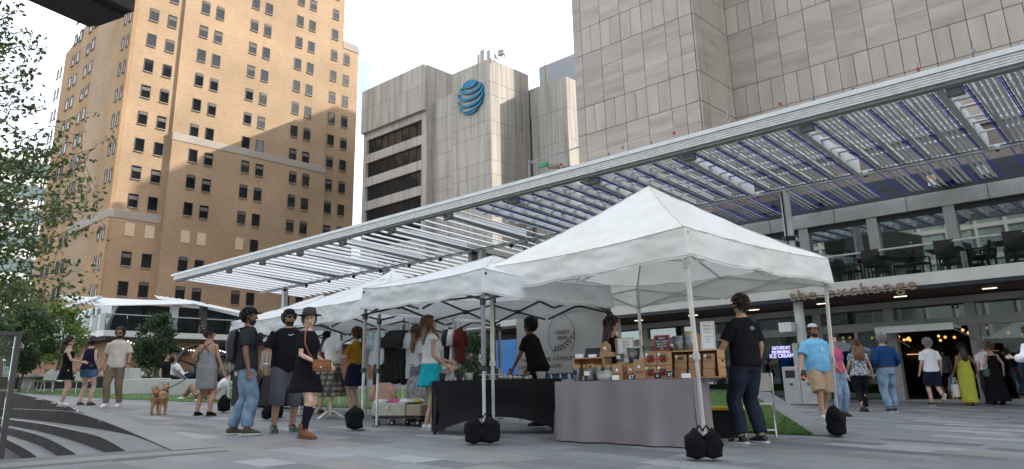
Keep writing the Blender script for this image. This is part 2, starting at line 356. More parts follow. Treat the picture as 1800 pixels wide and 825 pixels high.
o = bpy.data.objects.new('grass_blades', b.mesh('grass_blades', mat('blade', (.07, .15, .03), .8, var=.3, scale=9), None, False, False)); link(o); o['kind'] = 'stuff'; tag(o, 'short green artificial grass on the sloping lawn', 'grass')
b = MB(); e0, e1 = V(lawnp(1, 0)), V(lawnp(1, 1)); sx = V((.42, .18, 0))
b.add([e0+V((0, 0, .01)), e1+V((0, 0, .02)), e1+V((.45, .1, .02)), e0+V((.38, .02, .0)), V((e0.x, e0.y, 0)), V((e1.x, e1.y, 0)), V((e1.x+.45, e1.y+.1, 0)), V((e0.x+.38, e0.y+.02, 0))], [(0, 1, 2, 3), (4, 5, 1, 0), (5, 6, 2, 1), (6, 7, 3, 2), (7, 4, 0, 3)])
struct('lawn_kerb', b, bandm)
# ================================================================ far buildings
UNIT = {}
def unit(m):                                   # shared 1 m block for panels, slats and the like
    if m.name not in UNIT: q = MB(); q.box(-.5, .5, -.5, .5, -.5, .5); UNIT[m.name] = q.mesh('block', m)
    return UNIT[m.name]
def panel(root, name, m, x0, x1, y0, y1, z0, z1):
    o = root.location; return inst(name, unit(m), ((x0+x1)/2-o.x, (y0+y1)/2-o.y, (z0+z1)/2-o.z), root, scale=(x1-x0, y1-y0, z1-z0))
darkg = mat('window_dark', (.012, .014, .016), .06, var=.3, scale=.6, spec=.6); wframe = mat('window_frame', (.03, .03, .028), .5)
# ---- tan brick tower
bx = brickmat('tan_brick_x', (.34, .225, .13), (.40, .275, .165), (.34, .25, .165), 'Y'); by = brickmat('tan_brick_y', (.35, .205, .095), (.40, .245, .12), (.32, .22, .13), 'X')  # by: deeper orange puts the side face's shade into its brick colour
band = wmat('limestone_band', [(.30, .26, .215), (.37, .325, .27)], .8, .5); blind = mat('blind_infill', (.60, .46, .30), .85, bump=.2, bscale=3)
XB = -90; YC = 30.2
bt = thing('brick_tower', 'tall tan brick tower with rows of small dark windows', 'building', (-96, 46, 2.2))
XL = onY(88, 250, YC).x; zl = onY(128, 78, YC).z; xa = onY(205, 55, YC).x
for nm, (x0, x1, y0, y1, z0, z1), m in (('wall', (XB-14, XB, YC, 35.8, 2, 75), bx), ('wall', (XB-14, XB+.7, 35.8, 57.9, 2, 31.8), bx), ('wall', (XB-14, XB+.35, 35.8, 57.9, 32.7, 75), bx), ('wall', (XB-14, XB-.25, 57.9, 60.7, 2, 75), bx), ('wall', (XB-14, XB-.3, 60.7, 63.65, 2, 53.1), bx)):
    part(bt, nm, MB().box(x0, x1, y0, y1, z0, z1), m)
b = MB(); b.box(XB-14, XB+.78, 35.72, 57.95, 31.75, 32.75); b.box(XB-14, XB+.08, YC-.42, 35.8, 21.1, 22.15); part(bt, 'stone_band', b, band, bevel=.08)
b = MB(); b.prism([(XB-.2, 60.7, 53.1), (XB-.2, 63.75, 53.1), (XB-.2, 63.75, 53.5), (XB-.2, 63.2, 54.3), (XB-.2, 60.7, 54.3)], (-10, 0, 0)); part(bt, 'parapet_cap', b, band)
b = MB(); b.box(XB-6, XB-.02, YC-.35, YC+2, 2, 75); part(bt, 'corner_pier', b, by)
xm = onY(150, 80, YC).x
b = MB(); b.box(xm, XB-6, YC+.35, YC+30, 2, 75); part(bt, 'side_wall', b, by)
b = MB(); b.box(XL, xm, YC+.35, YC+30, 2, zl); b.prism([(xm, YC+.4, zl), (xm, YC+.4, zl+2.6), (XL+1.5, YC+.4, zl+.2), (XL, YC+.4, zl)], (0, 29, 0)); part(bt, 'side_wall', b, by)
fm = MB(); w, h = .49, .77
fm.box(-.03, .03, -w-.07, -w, -h, h); fm.box(-.03, .03, w, w+.07, -h, h); fm.box(-.03, .03, -w-.07, w+.07, h, h+.07); fm.box(-.03, .03, -w-.07, w+.07, -h-.07, -h)
fm = fm.mesh('window', wframe); pm_ = MB().box(-.05, -.01, -w, w, -h, h).mesh('pane', darkg); sm_ = MB().box(-.02, .16, -w-.08, w+.08, -h-.15, -h-.075).mesh('sill', band); bm_ = MB().box(-.05, .02, -w, w, -h, h*.62).mesh('shade', mat('roller_shade', (.13, .115, .095), .8))
fi_ = MB().box(-.02, .03, -w-.05, w+.05, -h, h).mesh('infill', blind)
rv_ = MB().box(-.04, .012, -w-.16, w+.16, -h-.02, h+.16).mesh('reveal', wframe)
rw = random.Random(11)
def window(x, y, z, rot=0, sc=1, infill=False):
    if infill: return inst('blocked_window', fi_, (x+96, y-46, z-2.2), bt, (0, 0, rot))
    o = inst('window', fm, (x+96, y-46, z-2.2), bt, (0, 0, rot), (1, sc, 1)); inst('pane', pm_, (0, 0, 0), o); inst('sill', sm_, (0, 0, 0), o)
    if rw.random() < .55: inst('shade', bm_, (.012, 0, (1-rw.choice([.15, .3, .6]))*1.0), o, scale=(.3, .98, .35))
    return o
zz = 2.2295
cols = [[(125, 25), XB], [(198, 45), XB]]+[[(a, c), XB+.35] for a, c in ((325, 78), (384, 95), (524, 130), (578, 146), (706, 180), (756, 194))]+[[(853, 130), XB-.25], [(903, 145), XB-.3]]
FLR = 3.47
for ci, ((a, c), X) in enumerate(cols):
    p = onX(200+a/zz, 150+c/zz, X)
    for k in range(-11, 9):
        z = p.z+k*FLR
        if z < 5 or z > 64 or (ci == 9 and z > 52) or (ci < 2 and 20.6 < z < 22.6) or (2 <= ci <= 7 and 31.3 < z < 33.2): continue
        Xw = X
        if 2 <= ci <= 7:
            if 31.6 < z < 34.6: z -= 0
            Xw = XB+.7 if z < 31.8 else XB+.35
        inf = (18.2 < z < 21.2 and ci < 5)
        window(Xw+.03, p.y, z, 0, 1, inf)
for (a, c), Y, sc in (((134, 70), YC+.35, 1.1), ((142.7, 63), YC+.35, 1.1), ((155, 87), YC+.35, 1.1), ((164, 78), YC+.35, 1.1), ((183, 63), YC+.35, 1.1), ((193, 55), YC+.35, 1.1), ((221.7, 33), YC-.35, .62), ((230, 27), YC-.35, .62), ((107.5, 95), YC+.35, .6), ((113, 90), YC+.35, .6)):
    p = onY(a, c, Y)
    for k in range(-14, 4):
        z = p.z+k*FLR
        if z < 8 or z > 60 or (a < 120 and z > zl-1) or (a > 200 and 20 < z < 23.6): continue
        window(p.x, Y-.03, z, -pi/2, sc)
# ---- concrete block with round logo
conc = wmat('precast_concrete', [(.46, .42, .37), (.53, .49, .435)], .85, .5, (1, 1, .35), .05, 6, .15, .32)
cj = mat('joint_dark', (.24, .215, .185), .9)
cb = thing('concrete_office_block', 'pale streaked concrete office block with round blue striped logo', 'building', (-70, 66, 2.2))
Y0 = 60
def pwall_y(root, m, x0, x1, y, z0, z1, nx, zs, t=.1, name='panel', gap=.035):      # panels on a face looking to -Y
    xs = nx if isinstance(nx, list) else [x0+(x1-x0)*i/nx for i in range(nx+1)]
    for za, zb in zip(zs, zs[1:]):
        for xa_, xb_ in zip(xs, xs[1:]): panel(root, name, m, xa_+gap/2, xb_-gap/2, y-t, y, za+gap/2, zb-gap/2)
def pwall_x(root, m, x, y0, y1, ny, zs, t=.1, name='panel', gap=.035):               # panels on a face looking to +X
    ys = ny if isinstance(ny, list) else [y0+(y1-y0)*i/ny for i in range(ny+1)]
    for za, zb in zip(zs, zs[1:]):
        for ya, yb in zip(ys, ys[1:]): panel(root, name, m, x, x+t, ya+gap/2, yb-gap/2, za+gap/2, zb-gap/2)
b = MB(); b.box(-83, -69.4, Y0+.6, 85, 2, 43); b.box(-83.5, -82, Y0+2.2, 85, 2, 36.5); b.box(-69.4, -64.3, Y0+1.4, 85, 2, 38.2); b.box(-64.4, -57.85, Y0+.1, 67.2, 2, 40.1); b.box(-60.5, -52, 67.6, 90, 2, 38.2); b.box(-69.4, -60.5, 63, 85, 2, 38); part(cb, 'core', b, cj)
tops = [36.6, 39.8, 43]; pwall_y(cb, conc, -83, -69.4, Y0, 0, 0, 8, [36.6, 40.2, 43.1], .6)
wz = [(35.6-k*3.44) for k in range(10)]
for k, zt in enumerate(wz):
    zb = zt-2.15
    if zb < 2: break
    panel(cb, 'spandrel', conc, -82.3, -70.35, Y0-.02, Y0+.6, zt+.02, zt+1.27)
    o = panel(cb, 'window_band', darkg, -82.3, -70.35, Y0+.35, Y0+.5, zb, zt)
    for j in range(1, 8): panel(cb, 'mullion', wframe, -82.3+j*1.49-.04, -82.3+j*1.49+.04, Y0+.28, Y0+.36, zb, zt)
    panel(cb, 'pier', conc, -83, -82.3, Y0-.03, Y0+.6, zt-2.15, zt+1.27); panel(cb, 'pier', conc, -70.35, -69.4, Y0-.03, Y0+.6, zt-2.15, zt+1.27)
pwall_x(cb, conc, -69.4, Y0-.05, Y0+1.4, 1, [15, 19, 23, 27, 31, 35, 39, 43.1]); pwall_x(cb, conc, -69.4, Y0+1.4, Y0+12, 4, [38.2, 43.1])
cz = [12, 15.6, 18.9, 22.2, 25.5, 27.2, 30.5, 32.2, 35.5]
pwall_y(cb, conc, -69.3, -64.4, Y0+1.4, 0, 0, 2, cz+[38.3]); pwall_y(cb, conc, -64.4, -57.85, Y0+.1, 0, 0, [-64.5, -63.4, -58.75, -57.75], cz+[37.2, 40.2])
pwall_x(cb, conc, -57.85, Y0, 67.2, [Y0, Y0+1, 62.9, 64.5, 66.3, 67.2], cz+[37.2, 40.2])
pwall_y(cb, conc, -57.7, -52, 67.6, 0, 0, 3, [18, 22, 26, 30, 34.2]); pwall_y(cb, conc, -57.9, -52, 67.6, 0, 0, 2, [34.2, 38.3])
pwall_x(cb, conc, -52, 67.5, 90, [67.5, 70.4, 74, 78, 82, 86, 90], [30.2, 34.2, 38.3]); pwall_x(cb, conc, -52, 67.5, 72, 2, [14, 18, 22, 26, 30.2])
for zb, zt in ((28.6, 29.4), (22, 26)):
    panel(cb, 'window_band', darkg, -52, -51.95, 72, 88, zb, zt)
    for j in range(9): panel(cb, 'mullion', mat('alu', (.4, .42, .43), .4), -51.95, -51.9, 72+j*2-.06, 72+j*2+.06, zb, zt)
pwall_x(cb, conc, -52, 72, 90, 5, [26.1, 28.5]); pwall_x(cb, conc, -52, 72, 90, 5, [14, 18, 21.9])
# rooftop plant screen
scr = mat('louvre_metal', (.30, .33, .36), .45, .3)
b = MB(); b.box(-59.5, -53, 71.5, 90, 38.2, 43.2); part(cb, 'plant_screen', b, scr)
for j in range(9): panel(cb, 'louvre_post', mat('pale_metal', (.62, .64, .65), .4), -52.95, -52.8, 72+j*2, 72.35+j*2, 38.4, 43.1)
b = MB(); b.box(-53, -52.75, 71.5, 90, 42.9, 43.3); b.box(-53, -52.75, 71.5, 90, 41.6, 41.8); b.box(-53.1, -52.75, 71.4, 71.8, 38.2, 43.3); part(cb, 'screen_frame', b, MATS['pale_metal'])
b = MB(); b.tube([(-56.8, 69.5, 38.2), (-56.8, 69.5, 42.6)], .07, 6); b.tube([(-56.8, 69.5, 39), (-57.6, 69.5, 38.2)], .05, 6); part(cb, 'davit', b, mat('ochre_paint', (.45, .27, .06), .5))
b = MB()
for z in (38.7, 39.2): b.tube([(-60.2, 69.3, z), (-53.4, 69.3, z)], .04, 5)
for j in range(6): b.tube([(-60.2+j*1.35, 69.3, 38.2), (-60.2+j*1.35, 69.3, 39.2)], .04, 5)
part(cb, 'roof_rail', b, MATS['louvre_metal'])
# logo: curved bands standing off the wall
ST = [[(187, 438), (200, 405), (235, 370), (280, 352), (318, 355), (338, 370), (335, 392), (300, 425), (255, 443), (210, 447)],
      [(158, 458), (182, 440), (190, 468), (225, 484), (270, 478), (320, 452), (360, 415), (360, 380), (372, 378), (388, 400), (375, 430), (330, 470), (275, 500), (215, 508), (172, 498), (158, 478)],
      [(140, 515), (155, 508), (165, 535), (195, 550), (240, 548), (300, 525), (350, 490), (385, 445), (393, 405), (402, 425), (400, 455), (370, 500), (320, 540), (260, 568), (200, 578), (155, 565), (138, 540)],
      [(136, 590), (150, 588), (160, 608), (190, 622), (235, 618), (295, 595), (350, 558), (385, 515), (402, 465), (405, 490), (395, 530), (360, 580), (310, 615), (245, 640), (185, 645), (148, 628)],
      [(150, 655), (165, 655), (180, 675), (215, 685), (260, 675), (315, 645), (360, 605), (390, 565), (399, 535), (388, 585), (355, 628), (310, 665), (255, 692), (205, 698), (165, 685)],
      [(195, 702), (235, 705), (280, 692), (330, 660), (352, 640), (330, 675), (290, 702), (250, 715), (215, 714)]]
lg = thing('round_logo_sign', 'large round logo of curved blue bands on the concrete wall', 'logo sign', (-61, Y0-.3, 33))
for s in ST:
    b = MB(); b.prism([onY(780+x/5.892, 80+y/5.892, Y0-.32) for x, y in s], (0, .3, 0)); part(lg, 'logo_band', b, mat('logo_blue', (.0, .20, .36), .4, var=.04))
# rooftop antennas
ant = mat('antenna_grey', (.42, .42, .40), .6); 
for i, (px, w_, y0_, y1_) in enumerate(((843, .5, 97, 117), (850, 1.1, 89, 112), (861, .95, 90, 108), (872.5, .55, 96, 106), (880, .8, 89, 112), (885, .75, 88, 114))):
    t_, q = onY(px, y0_, Y0+.9), onY(px, y1_, Y0+.9); b = MB(); b.tube([(t_.x, Y0+1.1, 40.1), (t_.x, Y0+1.1, t_.z-.3)], .07, 6)
    r = thing('roof_antenna', '%s antenna panel on the concrete roof above the logo' % ('leftmost small', 'second from left', 'third from left', 'fourth from left, slim', 'fifth from left', 'rightmost tall')[i], 'antenna', (t_.x, Y0+1.1, 40.1), 0, 'antennas on the concrete roof')
    part(r, 'mast', b, ant); part(r, 'antenna_panel', MB().box(t_.x-w_/2*.62, t_.x+w_/2*.62, Y0+.6, Y0+.95, 40.4, t_.z), ant, bevel=.05)
# ---- travertine tower
trav = wmat('travertine', [(.315, .265, .22), (.39, .333, .28), (.445, .388, .33)], .7, .55, (.5, .5, 3.2), .07, 5, .2)
travv = wmat('travertine_vertical', [(.345, .294, .243), (.41, .355, .30), (.45, .395, .335)], .7, .7, (1.6, 1.6, .45), .07, 5, .2)
stj = mat('stone_joint', (.20, .165, .135), .9)
st = thing('travertine_tower', 'huge travertine clad tower of large stone panels behind the canopy', 'building', (-12, 50, 0))
b = MB(); b.box(-26.1, -17.7, 35.1, 80, 7.8, 70); b.box(-17.75, 60, 39.2, 80, 7.8, 70); part(st, 'core', b, stj)
rows = [(8.9, 12.4, 0), (12.4, 15.9, 0)]; rows = [(10.55, 12.4, 1), (12.4, 15.9, 0), (15.9, 17.7, 1), (17.7, 21.2, 0), (21.2, 23.0, 1), (23.0, 26.5, 0), (26.5, 28.3, 1), (28.3, 31.8, 0)]
def stones_y(xs, y, z_lo=12.4, z_hi=31):
    for z0, z1, short in rows:
        if z1 <= z_lo or z0 >= z_hi: continue
        for xa_, xb_ in zip(xs, xs[1:]):
            wide = xb_-xa_ > 1.0
            if short: cells = [(xa_+(xb_-xa_)*i/(2 if wide else 1), xa_+(xb_-xa_)*(i+1)/(2 if wide else 1), z0, z1, travv) for i in range(2 if wide else 1)]
            else: cells = [(xa_, xb_, z0+(z1-z0)*i/3, z0+(z1-z0)*(i+1)/3, trav) for i in range(3)]
            for c0, c1, d0, d1, m in cells:
                e0 = .012 if not short and d0 > z0+.1 else .035; e1 = .012 if not short and d1 < z1-.1 else .035
                panel(st, 'stone_panel', m, c0+.016, c1-.016, y-.1+random.uniform(-.006, .006), y+.05, d0+e0*.5, d1-e1*.5)
stones_y([-26.1, -25.45, -23.98, -22.5, -21.0, -19.45, -18.55, -17.72], 35)
stones_y([-17.6+1.52*i for i in range(13)], 39.1, 14)
for z0, z1, short in rows:
    if z1 <= 12.4: continue
    for ya, yb in ((34.92, 35.8), (35.8, 38.4), (38.4, 39.0)): panel(st, 'stone_panel', travv if short else trav, -17.7, -17.6, ya+.02, yb-.02, z0+.02, z1-.02)
b = MB(); b.box(-26.1, -17.6, 34.9, 80, 31.9, 70); b.box(-17.6, 60, 39.0, 80, 31.9, 70); part(st, 'upper_wall', b, trav)
# ---- an unseen tower added behind the travertine tower, sized to cast the diagonal shade on the brick tower, and the towers across the street behind the camera
def plain_tower(name, label, x0, x1, y0, y1, h, wallm, n, flr=3.6):
    t = thing(name, label, 'building', ((x0+x1)/2, (y0+y1)/2, 0)); part(t, 'wall', MB().box(x0, x1, y0, y1, -1, h), wallm)
    return t
DX = 42; CX_, CY_, CH = XB+DX, 60.1+DX, 43.3+.636*DX
plain_tower('shade_caster_tower', 'unseen plain tower added behind the travertine tower to cast shade', CX_, CX_+28, CY_, CY_+60, CH, conc, 0)
tw = mat('tower_glass', (.16, .20, .20), .15, var=.2, scale=.05); tg = mat('tower_grid', (.34, .33, .31), .7)
for nm, lb, x0, x1, y0, y1, h in (('glass_office_tower', 'dark gridded glass office tower across the street behind the viewer', -50, -8, -75, -45, 42), ('stone_office_tower', 'pale gridded office tower behind the viewer on the right', 0, 45, -62, -34, 36)):
    t = plain_tower(nm, lb, x0, x1, y0, y1, h, tw, 0); b = MB()
    for k in range(int((x1-x0)/3)+1): b.box(x0+k*3-.15, x0+k*3+.15, y1-.1, y1+.35, 0, h)
    for k in range(int(h/3.6)+1): b.box(x0, x1, y1-.1, y1+.3, k*3.6-.2, k*3.6+.3)
    part(t, 'facade_grid', b, tg)
# ---- far left: glass and white building glimpsed through the tree
fl = thing('white_glass_building', 'white and teal glass building glimpsed behind the left tree', 'building', (-150, 20, 2.2))
tea = mat('teal_glass', (.16, .22, .23), .1, var=.25, scale=.2); whp = mat('white_panel', (.72, .74, .74), .5)
part(fl, 'wall', MB().box(-185, -150, 14, 40, 2, 44), whp)
for k in range(9): panel(fl, 'window_band', tea, -150, -149.8, 15, 40, 5+k*4.4, 7.4+k*4.4)
for k in range(9): panel(fl, 'window_band', tea, -184, -150, 13.8, 14, 5+k*4.4, 7.4+k*4.4)
# ================================================================ the two-storey market hall
alu = mat('grey_aluminium', (.33, .325, .305), .45, .2, var=.05); fasc = mat('fascia_cream', (.66, .645, .60), .5, var=.04, scale=2); darkp = mat('parapet_navy', (.018, .021, .03), .5, var=.1)
wood = wmat('soffit_wood', [(.055, .022, .014), (.10, .042, .026)], .5, 2, (.3, 4, 1), .02, 20, .1); gl = glass('shop_glass', (.45, .52, .51), .42, .16); glu = glass('upper_glass', (.50, .60, .585), .45, .38)
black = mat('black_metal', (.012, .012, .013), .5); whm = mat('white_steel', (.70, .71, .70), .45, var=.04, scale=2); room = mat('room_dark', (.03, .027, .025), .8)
ex = thing('market_hall', 'two storey market hall with glass front, balcony and wooden soffit', 'building', (-8, 26, .3))
YF, YG, YU = 23.0, 26.0, 27.0; XR = 12; XLft = -23.8
ZS = onY(1600, 505, YF).z; ZT = onY(1600, 482, YF).z
b = MB(); b.box(XLft, XR, YF, YF+.25, ZS+.02, ZT); part(ex, 'slab_fascia', b, fasc, bevel=.01)
b = MB(); b.box(XLft, XR, YF-.02, YF+.3, ZS-.09, ZS+.02); part(ex, 'drip_edge', b, darkp)
b = MB(); b.box(XLft, XR, YF+.25, YU+6, ZT-.15, ZT-.02); part(ex, 'balcony_floor', b, alu)
b = MB()
for k in range(14): b.box(XLft, XR, YF+.05+k*.225, YF+.05+k*.225+.215, ZS-.06-.002*(k % 2), ZS-.03)
part(ex, 'soffit', b, wood)
for k in range(8):      # soffit strip lights
    x = -22+k*2.35+1.2
    if x < 3: part(ex, 'strip_light', MB().box(x, x+.36, 24.6, 24.65, ZS-.085, ZS-.064), mat('lamp_warm', (1, .85, .66), emit=.8))
# ground floor frames, transoms and panes
mx_ = [-5.0-2.3*k for k in range(-5, 8)]
ZD = 2.47; zf = .2
for k, x in enumerate(mx_):
    b = MB(); b.box(x-.14, x+.14, YG-.12, YG+.2, zf, ZS-.1); part(ex, 'mullion', b, alu, bevel=.01)
b = MB(); b.box(XLft+1, XR, YG-.1, YG+.15, ZD, ZD+.26); part(ex, 'transom', b, alu)
b = MB(); b.box(XLft+1, XR, YG-.06, YG+.15, .05, .32); b.box(XLft+1, XR, YG-.3, YG+.1, ZS-.3, ZS-.1); part(ex, 'sill_rail', b, alu)
DOOR = (-7.3, -5.0)
for x0, x1 in zip(mx_[1:], mx_):
    panel(ex, 'transom_pane', gl, x0+.14, x1-.14, YG, YG+.02, ZD+.26, ZS-.3)
    if abs(x0-DOOR[0]) < .1 or abs(x1-DOOR[1]) < .1: continue
    panel(ex, 'pane', gl, x0+.14, x1-.14, YG, YG+.02, .32, ZD)
# doors with pull handles
for x in (-8.45, -8.35):
    o = part(ex, 'door_pull', MB().tube([(x-.1, YG-.2, 1.0), (x-.1, YG-.2, 2.2)], .022, 8), alu)
b = MB(); b.box(-8.46, -8.34, YG-.06, YG+.06, .3, ZD); b.box(-9.5, -7.4, YG-.05, YG+.05, 1.05, 1.12); part(ex, 'door_stile', b, alu)
# white folded-up door panel over the entrance
a0, a1 = onY(1543, 578, 25.0), onY(1678, 562, 25.0)
o = part(ex, 'folded_door_panel', MB().box(a0.x, a1.x, 24.7, 25.7, 2.36, 2.46).box(a0.x, a1.x, 24.66, 24.7, 2.3, 2.5), whm, bevel=.01)
b = MB(); b.tube([(a0.x+.25, 24.9, 2.36), (a0.x+.6, 25.9, 1.9)], .02, 6); b.tube([(a1.x-.1, 24.9, 2.36), (a1.x+.35, 25.9, 2.0)], .02, 6); part(ex, 'door_strut', b, alu)
# interior shell
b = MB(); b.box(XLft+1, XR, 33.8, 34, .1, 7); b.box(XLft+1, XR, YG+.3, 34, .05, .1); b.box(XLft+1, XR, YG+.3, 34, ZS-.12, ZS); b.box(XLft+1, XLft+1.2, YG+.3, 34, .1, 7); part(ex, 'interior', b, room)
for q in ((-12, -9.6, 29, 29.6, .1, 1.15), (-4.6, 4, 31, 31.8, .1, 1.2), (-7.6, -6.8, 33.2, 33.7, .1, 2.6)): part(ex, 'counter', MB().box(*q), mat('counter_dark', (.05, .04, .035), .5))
warm = mat('bulb_warm', (1, .45, .12), emit=.6)
rb = random.Random(4); bulb = MB().ball((0, 0, 0), .05, 8).mesh('bulb', warm)
for i in range(44):
    x = rb.uniform(-10, 0); o = inst('pendant_bulb', bulb, (x+8, rb.uniform(27.5, 31)-26, 2.35+rb.uniform(-.1, .14)-.3), ex)
for i in range(14): inst('pendant_bulb', bulb, (rb.uniform(-12, 2)+8, rb.uniform(28, 31)-26, rb.uniform(5.6, 5.9)-.3), ex, scale=(.7, .7, .7))
for i in range(7): panel(ex, 'shelf_light', mat('lamp_amber', (1, .5, .15), emit=.4), -9+i*1.3, -8.4+i*1.3, 33.6, 33.7, 1.9, 1.93)
# upper storey
mu = [-5.27-2.38*k for k in range(-7, 8)]
for x in mu: part(ex, 'mullion', MB().box(x-.17, x+.17, YU-.15, YU+.2, ZT-.02, 6.4), alu, bevel=.01)
part(ex, 'upper_head', MB().box(XLft, XR, YU-.2, YU+.3, 6.36, 6.86), alu, bevel=.01)
for x in mu: part(ex, 'head_joint', MB().box(x+1.18, x+1.2, YU-.204, YU-.19, 6.36, 6.86), black)
part(ex, 'window_head', MB().box(XLft, XR, YU-.05, YU+.2, 6.2, 6.36), black)
for x0, x1 in zip(mu[1:], mu): panel(ex, 'pane', glu, x0+.17, x1-.17, YU+.03, YU+.05, ZT, 6.2)
b = MB(); b.box(XLft, XR, 32, 32.2, ZT, 6.9); b.box(XLft, XR, YU+.3, 32, 6.36, 6.5); part(ex, 'interior', b, mat('room_teal', (.34, .40, .39), .8, var=.3, scale=.8))
b = MB(); b.box(XLft, XR, YU-.1, 36, 6.86, 7.62); part(ex, 'parapet', b, darkp)
for k in range(15): part(ex, 'parapet_joint', MB().box(-22+k*2.38, -21.98+k*2.38, YU-.106, YU-.1, 6.86, 7.62), black)
part(ex, 'parapet_joint', MB().box(XLft, XR, YU-.107, YU-.1, 7.22, 7.24), black)
b = MB(); b.box(XLft-.2, XLft, YF+.3, 34, .1, 7.6); part(ex, 'end_wall', b, mat('beige_wall', (.45, .42, .36), .8))
# parapet equipment: floodlight boxes and warning plates
for x, lab in ((-11.2, 0), (-9.4, 0), (-5.6, 1), (-5.0, 0), (-4.1, 2)):
    z = 7.28
    if lab == 0: part(ex, 'floodlight_box', MB().box(x-.22, x+.22, YU-.42, YU-.12, z-.16, z+.14), black, bevel=.02)
    elif lab == 1: part(ex, 'warning_plate', MB().box(x-.12, x+.12, YU-.14, YU-.11, z-.17, z+.17), mat('plate_white', (.8, .8, .76), .5)); part(ex, 'warning_band', MB().box(x-.11, x+.11, YU-.146, YU-.141, z+.06, z+.16), mat('warn_orange', (.8, .33, .03), .5)); part(ex, 'floodlight_box', MB().box(x+.2, x+.65, YU-.5, YU-.12, z-.2, z+.2), black, bevel=.02)
    else: part(ex, 'junction_box', MB().box(x-.15, x+.15, YU-.3, YU-.12, z-.16, z+.16), alu, bevel=.02)
# balcony glass and rail
part(ex, 'handrail', MB().tube([(XLft, YF+.12, onY(1600, 433, YF+.1).z), (XR, YF+.12, onY(1600, 433, YF+.1).z)], .03, 8), mat('rail_pale', (.66, .66, .64), .35, .4))
zr = onY(1600, 433, YF+.1).z
for k in range(22): panel(ex, 'balustrade_pane', glass('rail_glass', (.80, .84, .84), .12), -23.7+k*1.55, -23.7+k*1.55+1.53, YF+.11, YF+.125, ZT-.02, zr-.03)
# sign letters "the exchange"
sg = thing('hall_sign', 'bronze lower case letters reading the exchange on the cream fascia', 'sign', onY(1390, 520, YF-.05))
s0, s1 = onY(1388, 524, YF-.08), onY(1611, 500, YF-.08)
wds = text_mb('the exchange', 1, .04, 1, 'LEFT', 1.22); xm0 = min(v[0] for v in wds.v); xm1 = max(v[0] for v in wds.v); sc_ = (s1.x-s0.x)/(xm1-xm0)
xcur = 0
brz = mat('sign_bronze', (.30, .20, .13), .45, .35, var=.1)
full = 'the exchange'
def prefw(k):
    if k == 0: return 0
    m_ = text_mb(full[:k]+'|', 1, .04, 1, 'LEFT', 1.22); return max(v[0] for v in m_.v)
bar_w = max(v[0] for v in text_mb('|', 1, .04, 1, 'LEFT', 1.22).v)
for k, ch in enumerate(full):
    if ch == ' ': continue
    q = text_mb(ch, 1, .06, 1, 'LEFT'); x_ = (prefw(k)-bar_w if k else 0)
    q.v = [(a+x_, c, d) for a, c, d in q.v]
    place(q, (s0.x-xm0*sc_, YF-.1, ZS-.09), (sc_, 0, 0), (0, 0, sc_*.88), (0, -sc_, 0)); part(sg, 'letter', q, brz)
b = MB(); b.box(s0.x, s1.x, YF-.08, YF-.05, ZS-.05, ZS-.01); part(sg, 'mounting_rail', b, alu)
# neon window sign
ns = thing('neon_window_sign', 'glowing window sign reading saturday morning ice cream', 'sign', onY(1385, 620, YG-.05))
for i, (tx, py, hh, sxx) in enumerate((('SATURDAY', 613.5, .165, 1), ('MORNING', 620.5, .155, 1), ('ICE CREAM', 628, .19, 1))):
    q = text_mb(tx, 1, .01, 1, 'CENTER'); wpx = (max(v[0] for v in q.v)-min(v[0] for v in q.v)); c_ = onY((1373, 1373, 1374)[i], py, YG-.06)
    W_ = (onY(1389, py, YG).x-onY(1357, py, YG).x) if i < 2 else (onY(1394, py, YG).x-onY(1353, py, YG).x)
    place(q, (c_.x, YG-.06, c_.z-.02), (W_/wpx, 0, 0), (0, 0, hh), (0, -1, 0)); part(ns, 'neon_line', q, mat('neon_lilac', (.60, .56, 1.0), emit=.55))
# columns with speaker and lamp
COLX = [onY(1377, 328, 23.6).x, -16.3, onY(846, 436, 23.6).x, onY(678, 469, 23.6).x, onY(501, 503, 23.6).x]
# ================================================================ canopy
cn_ = thing('louvred_canopy', 'long white louvred steel canopy with blue light strips', 'canopy', (-20, 21, .8))
YE, YBM, ZBM, ZED = 18.22, 23.5, 7.1, 7.38; XA, XZ = -43.2, 8.3
kz = (ZED-ZBM)/(YBM-YE)
def cz_(y): return ZBM+kz*(YBM-y)
b = MB(); b.box(XA-.3, XZ, YE-.06, YE+.34, 7.68, 7.80); part(cn_, 'fascia_cap', b, whm)
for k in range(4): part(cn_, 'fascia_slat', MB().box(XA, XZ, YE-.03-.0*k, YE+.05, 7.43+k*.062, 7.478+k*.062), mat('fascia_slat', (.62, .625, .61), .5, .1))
b = MB(); b.box(XA, XZ, YE+.06, YE+.3, 7.36, 7.44); part(cn_, 'edge_beam', b, mat('edge_beam_grey', (.34, .34, .335), .6))  # mid-grey beam behind the fascia slats
BT = 24; PIT_ = .69; nb = int((XZ-XA)/PIT_); xs0 = -2.21+.69*9+.05-.69*int((-2.21+.69*9+.05-XA)/.69)
x = -4.27-.69*int((-4.27-XA)/.69); bays = []
while x < XZ-.2: bays.append(x); x += PIT_
blu = mat('led_blue', (.01, .035, .42), .4, emit=.16); slatm = mat('slat_grey', (.78, .785, .78), .5, .15, var=.06, scale=1); blade = mat('blade_white', (.72, .735, .74), .45, var=.03)
Lb = YBM-YE-.4; ang = -math.atan(kz); yc_ = (YE+.36+YBM-.06)/2; dirY = V((0, cos(ang), sin(ang)))
def along(name, m, xc, w_, h_, z_off, y0=YE+.36, y1=YBM-.06, tilt=0):
    ym = (y0+y1)/2; return inst(name, unit(m), (xc+20, ym-21, cz_(ym)+z_off-.8), cn_, (ang, tilt, 0), (w_, (y1-y0), h_))
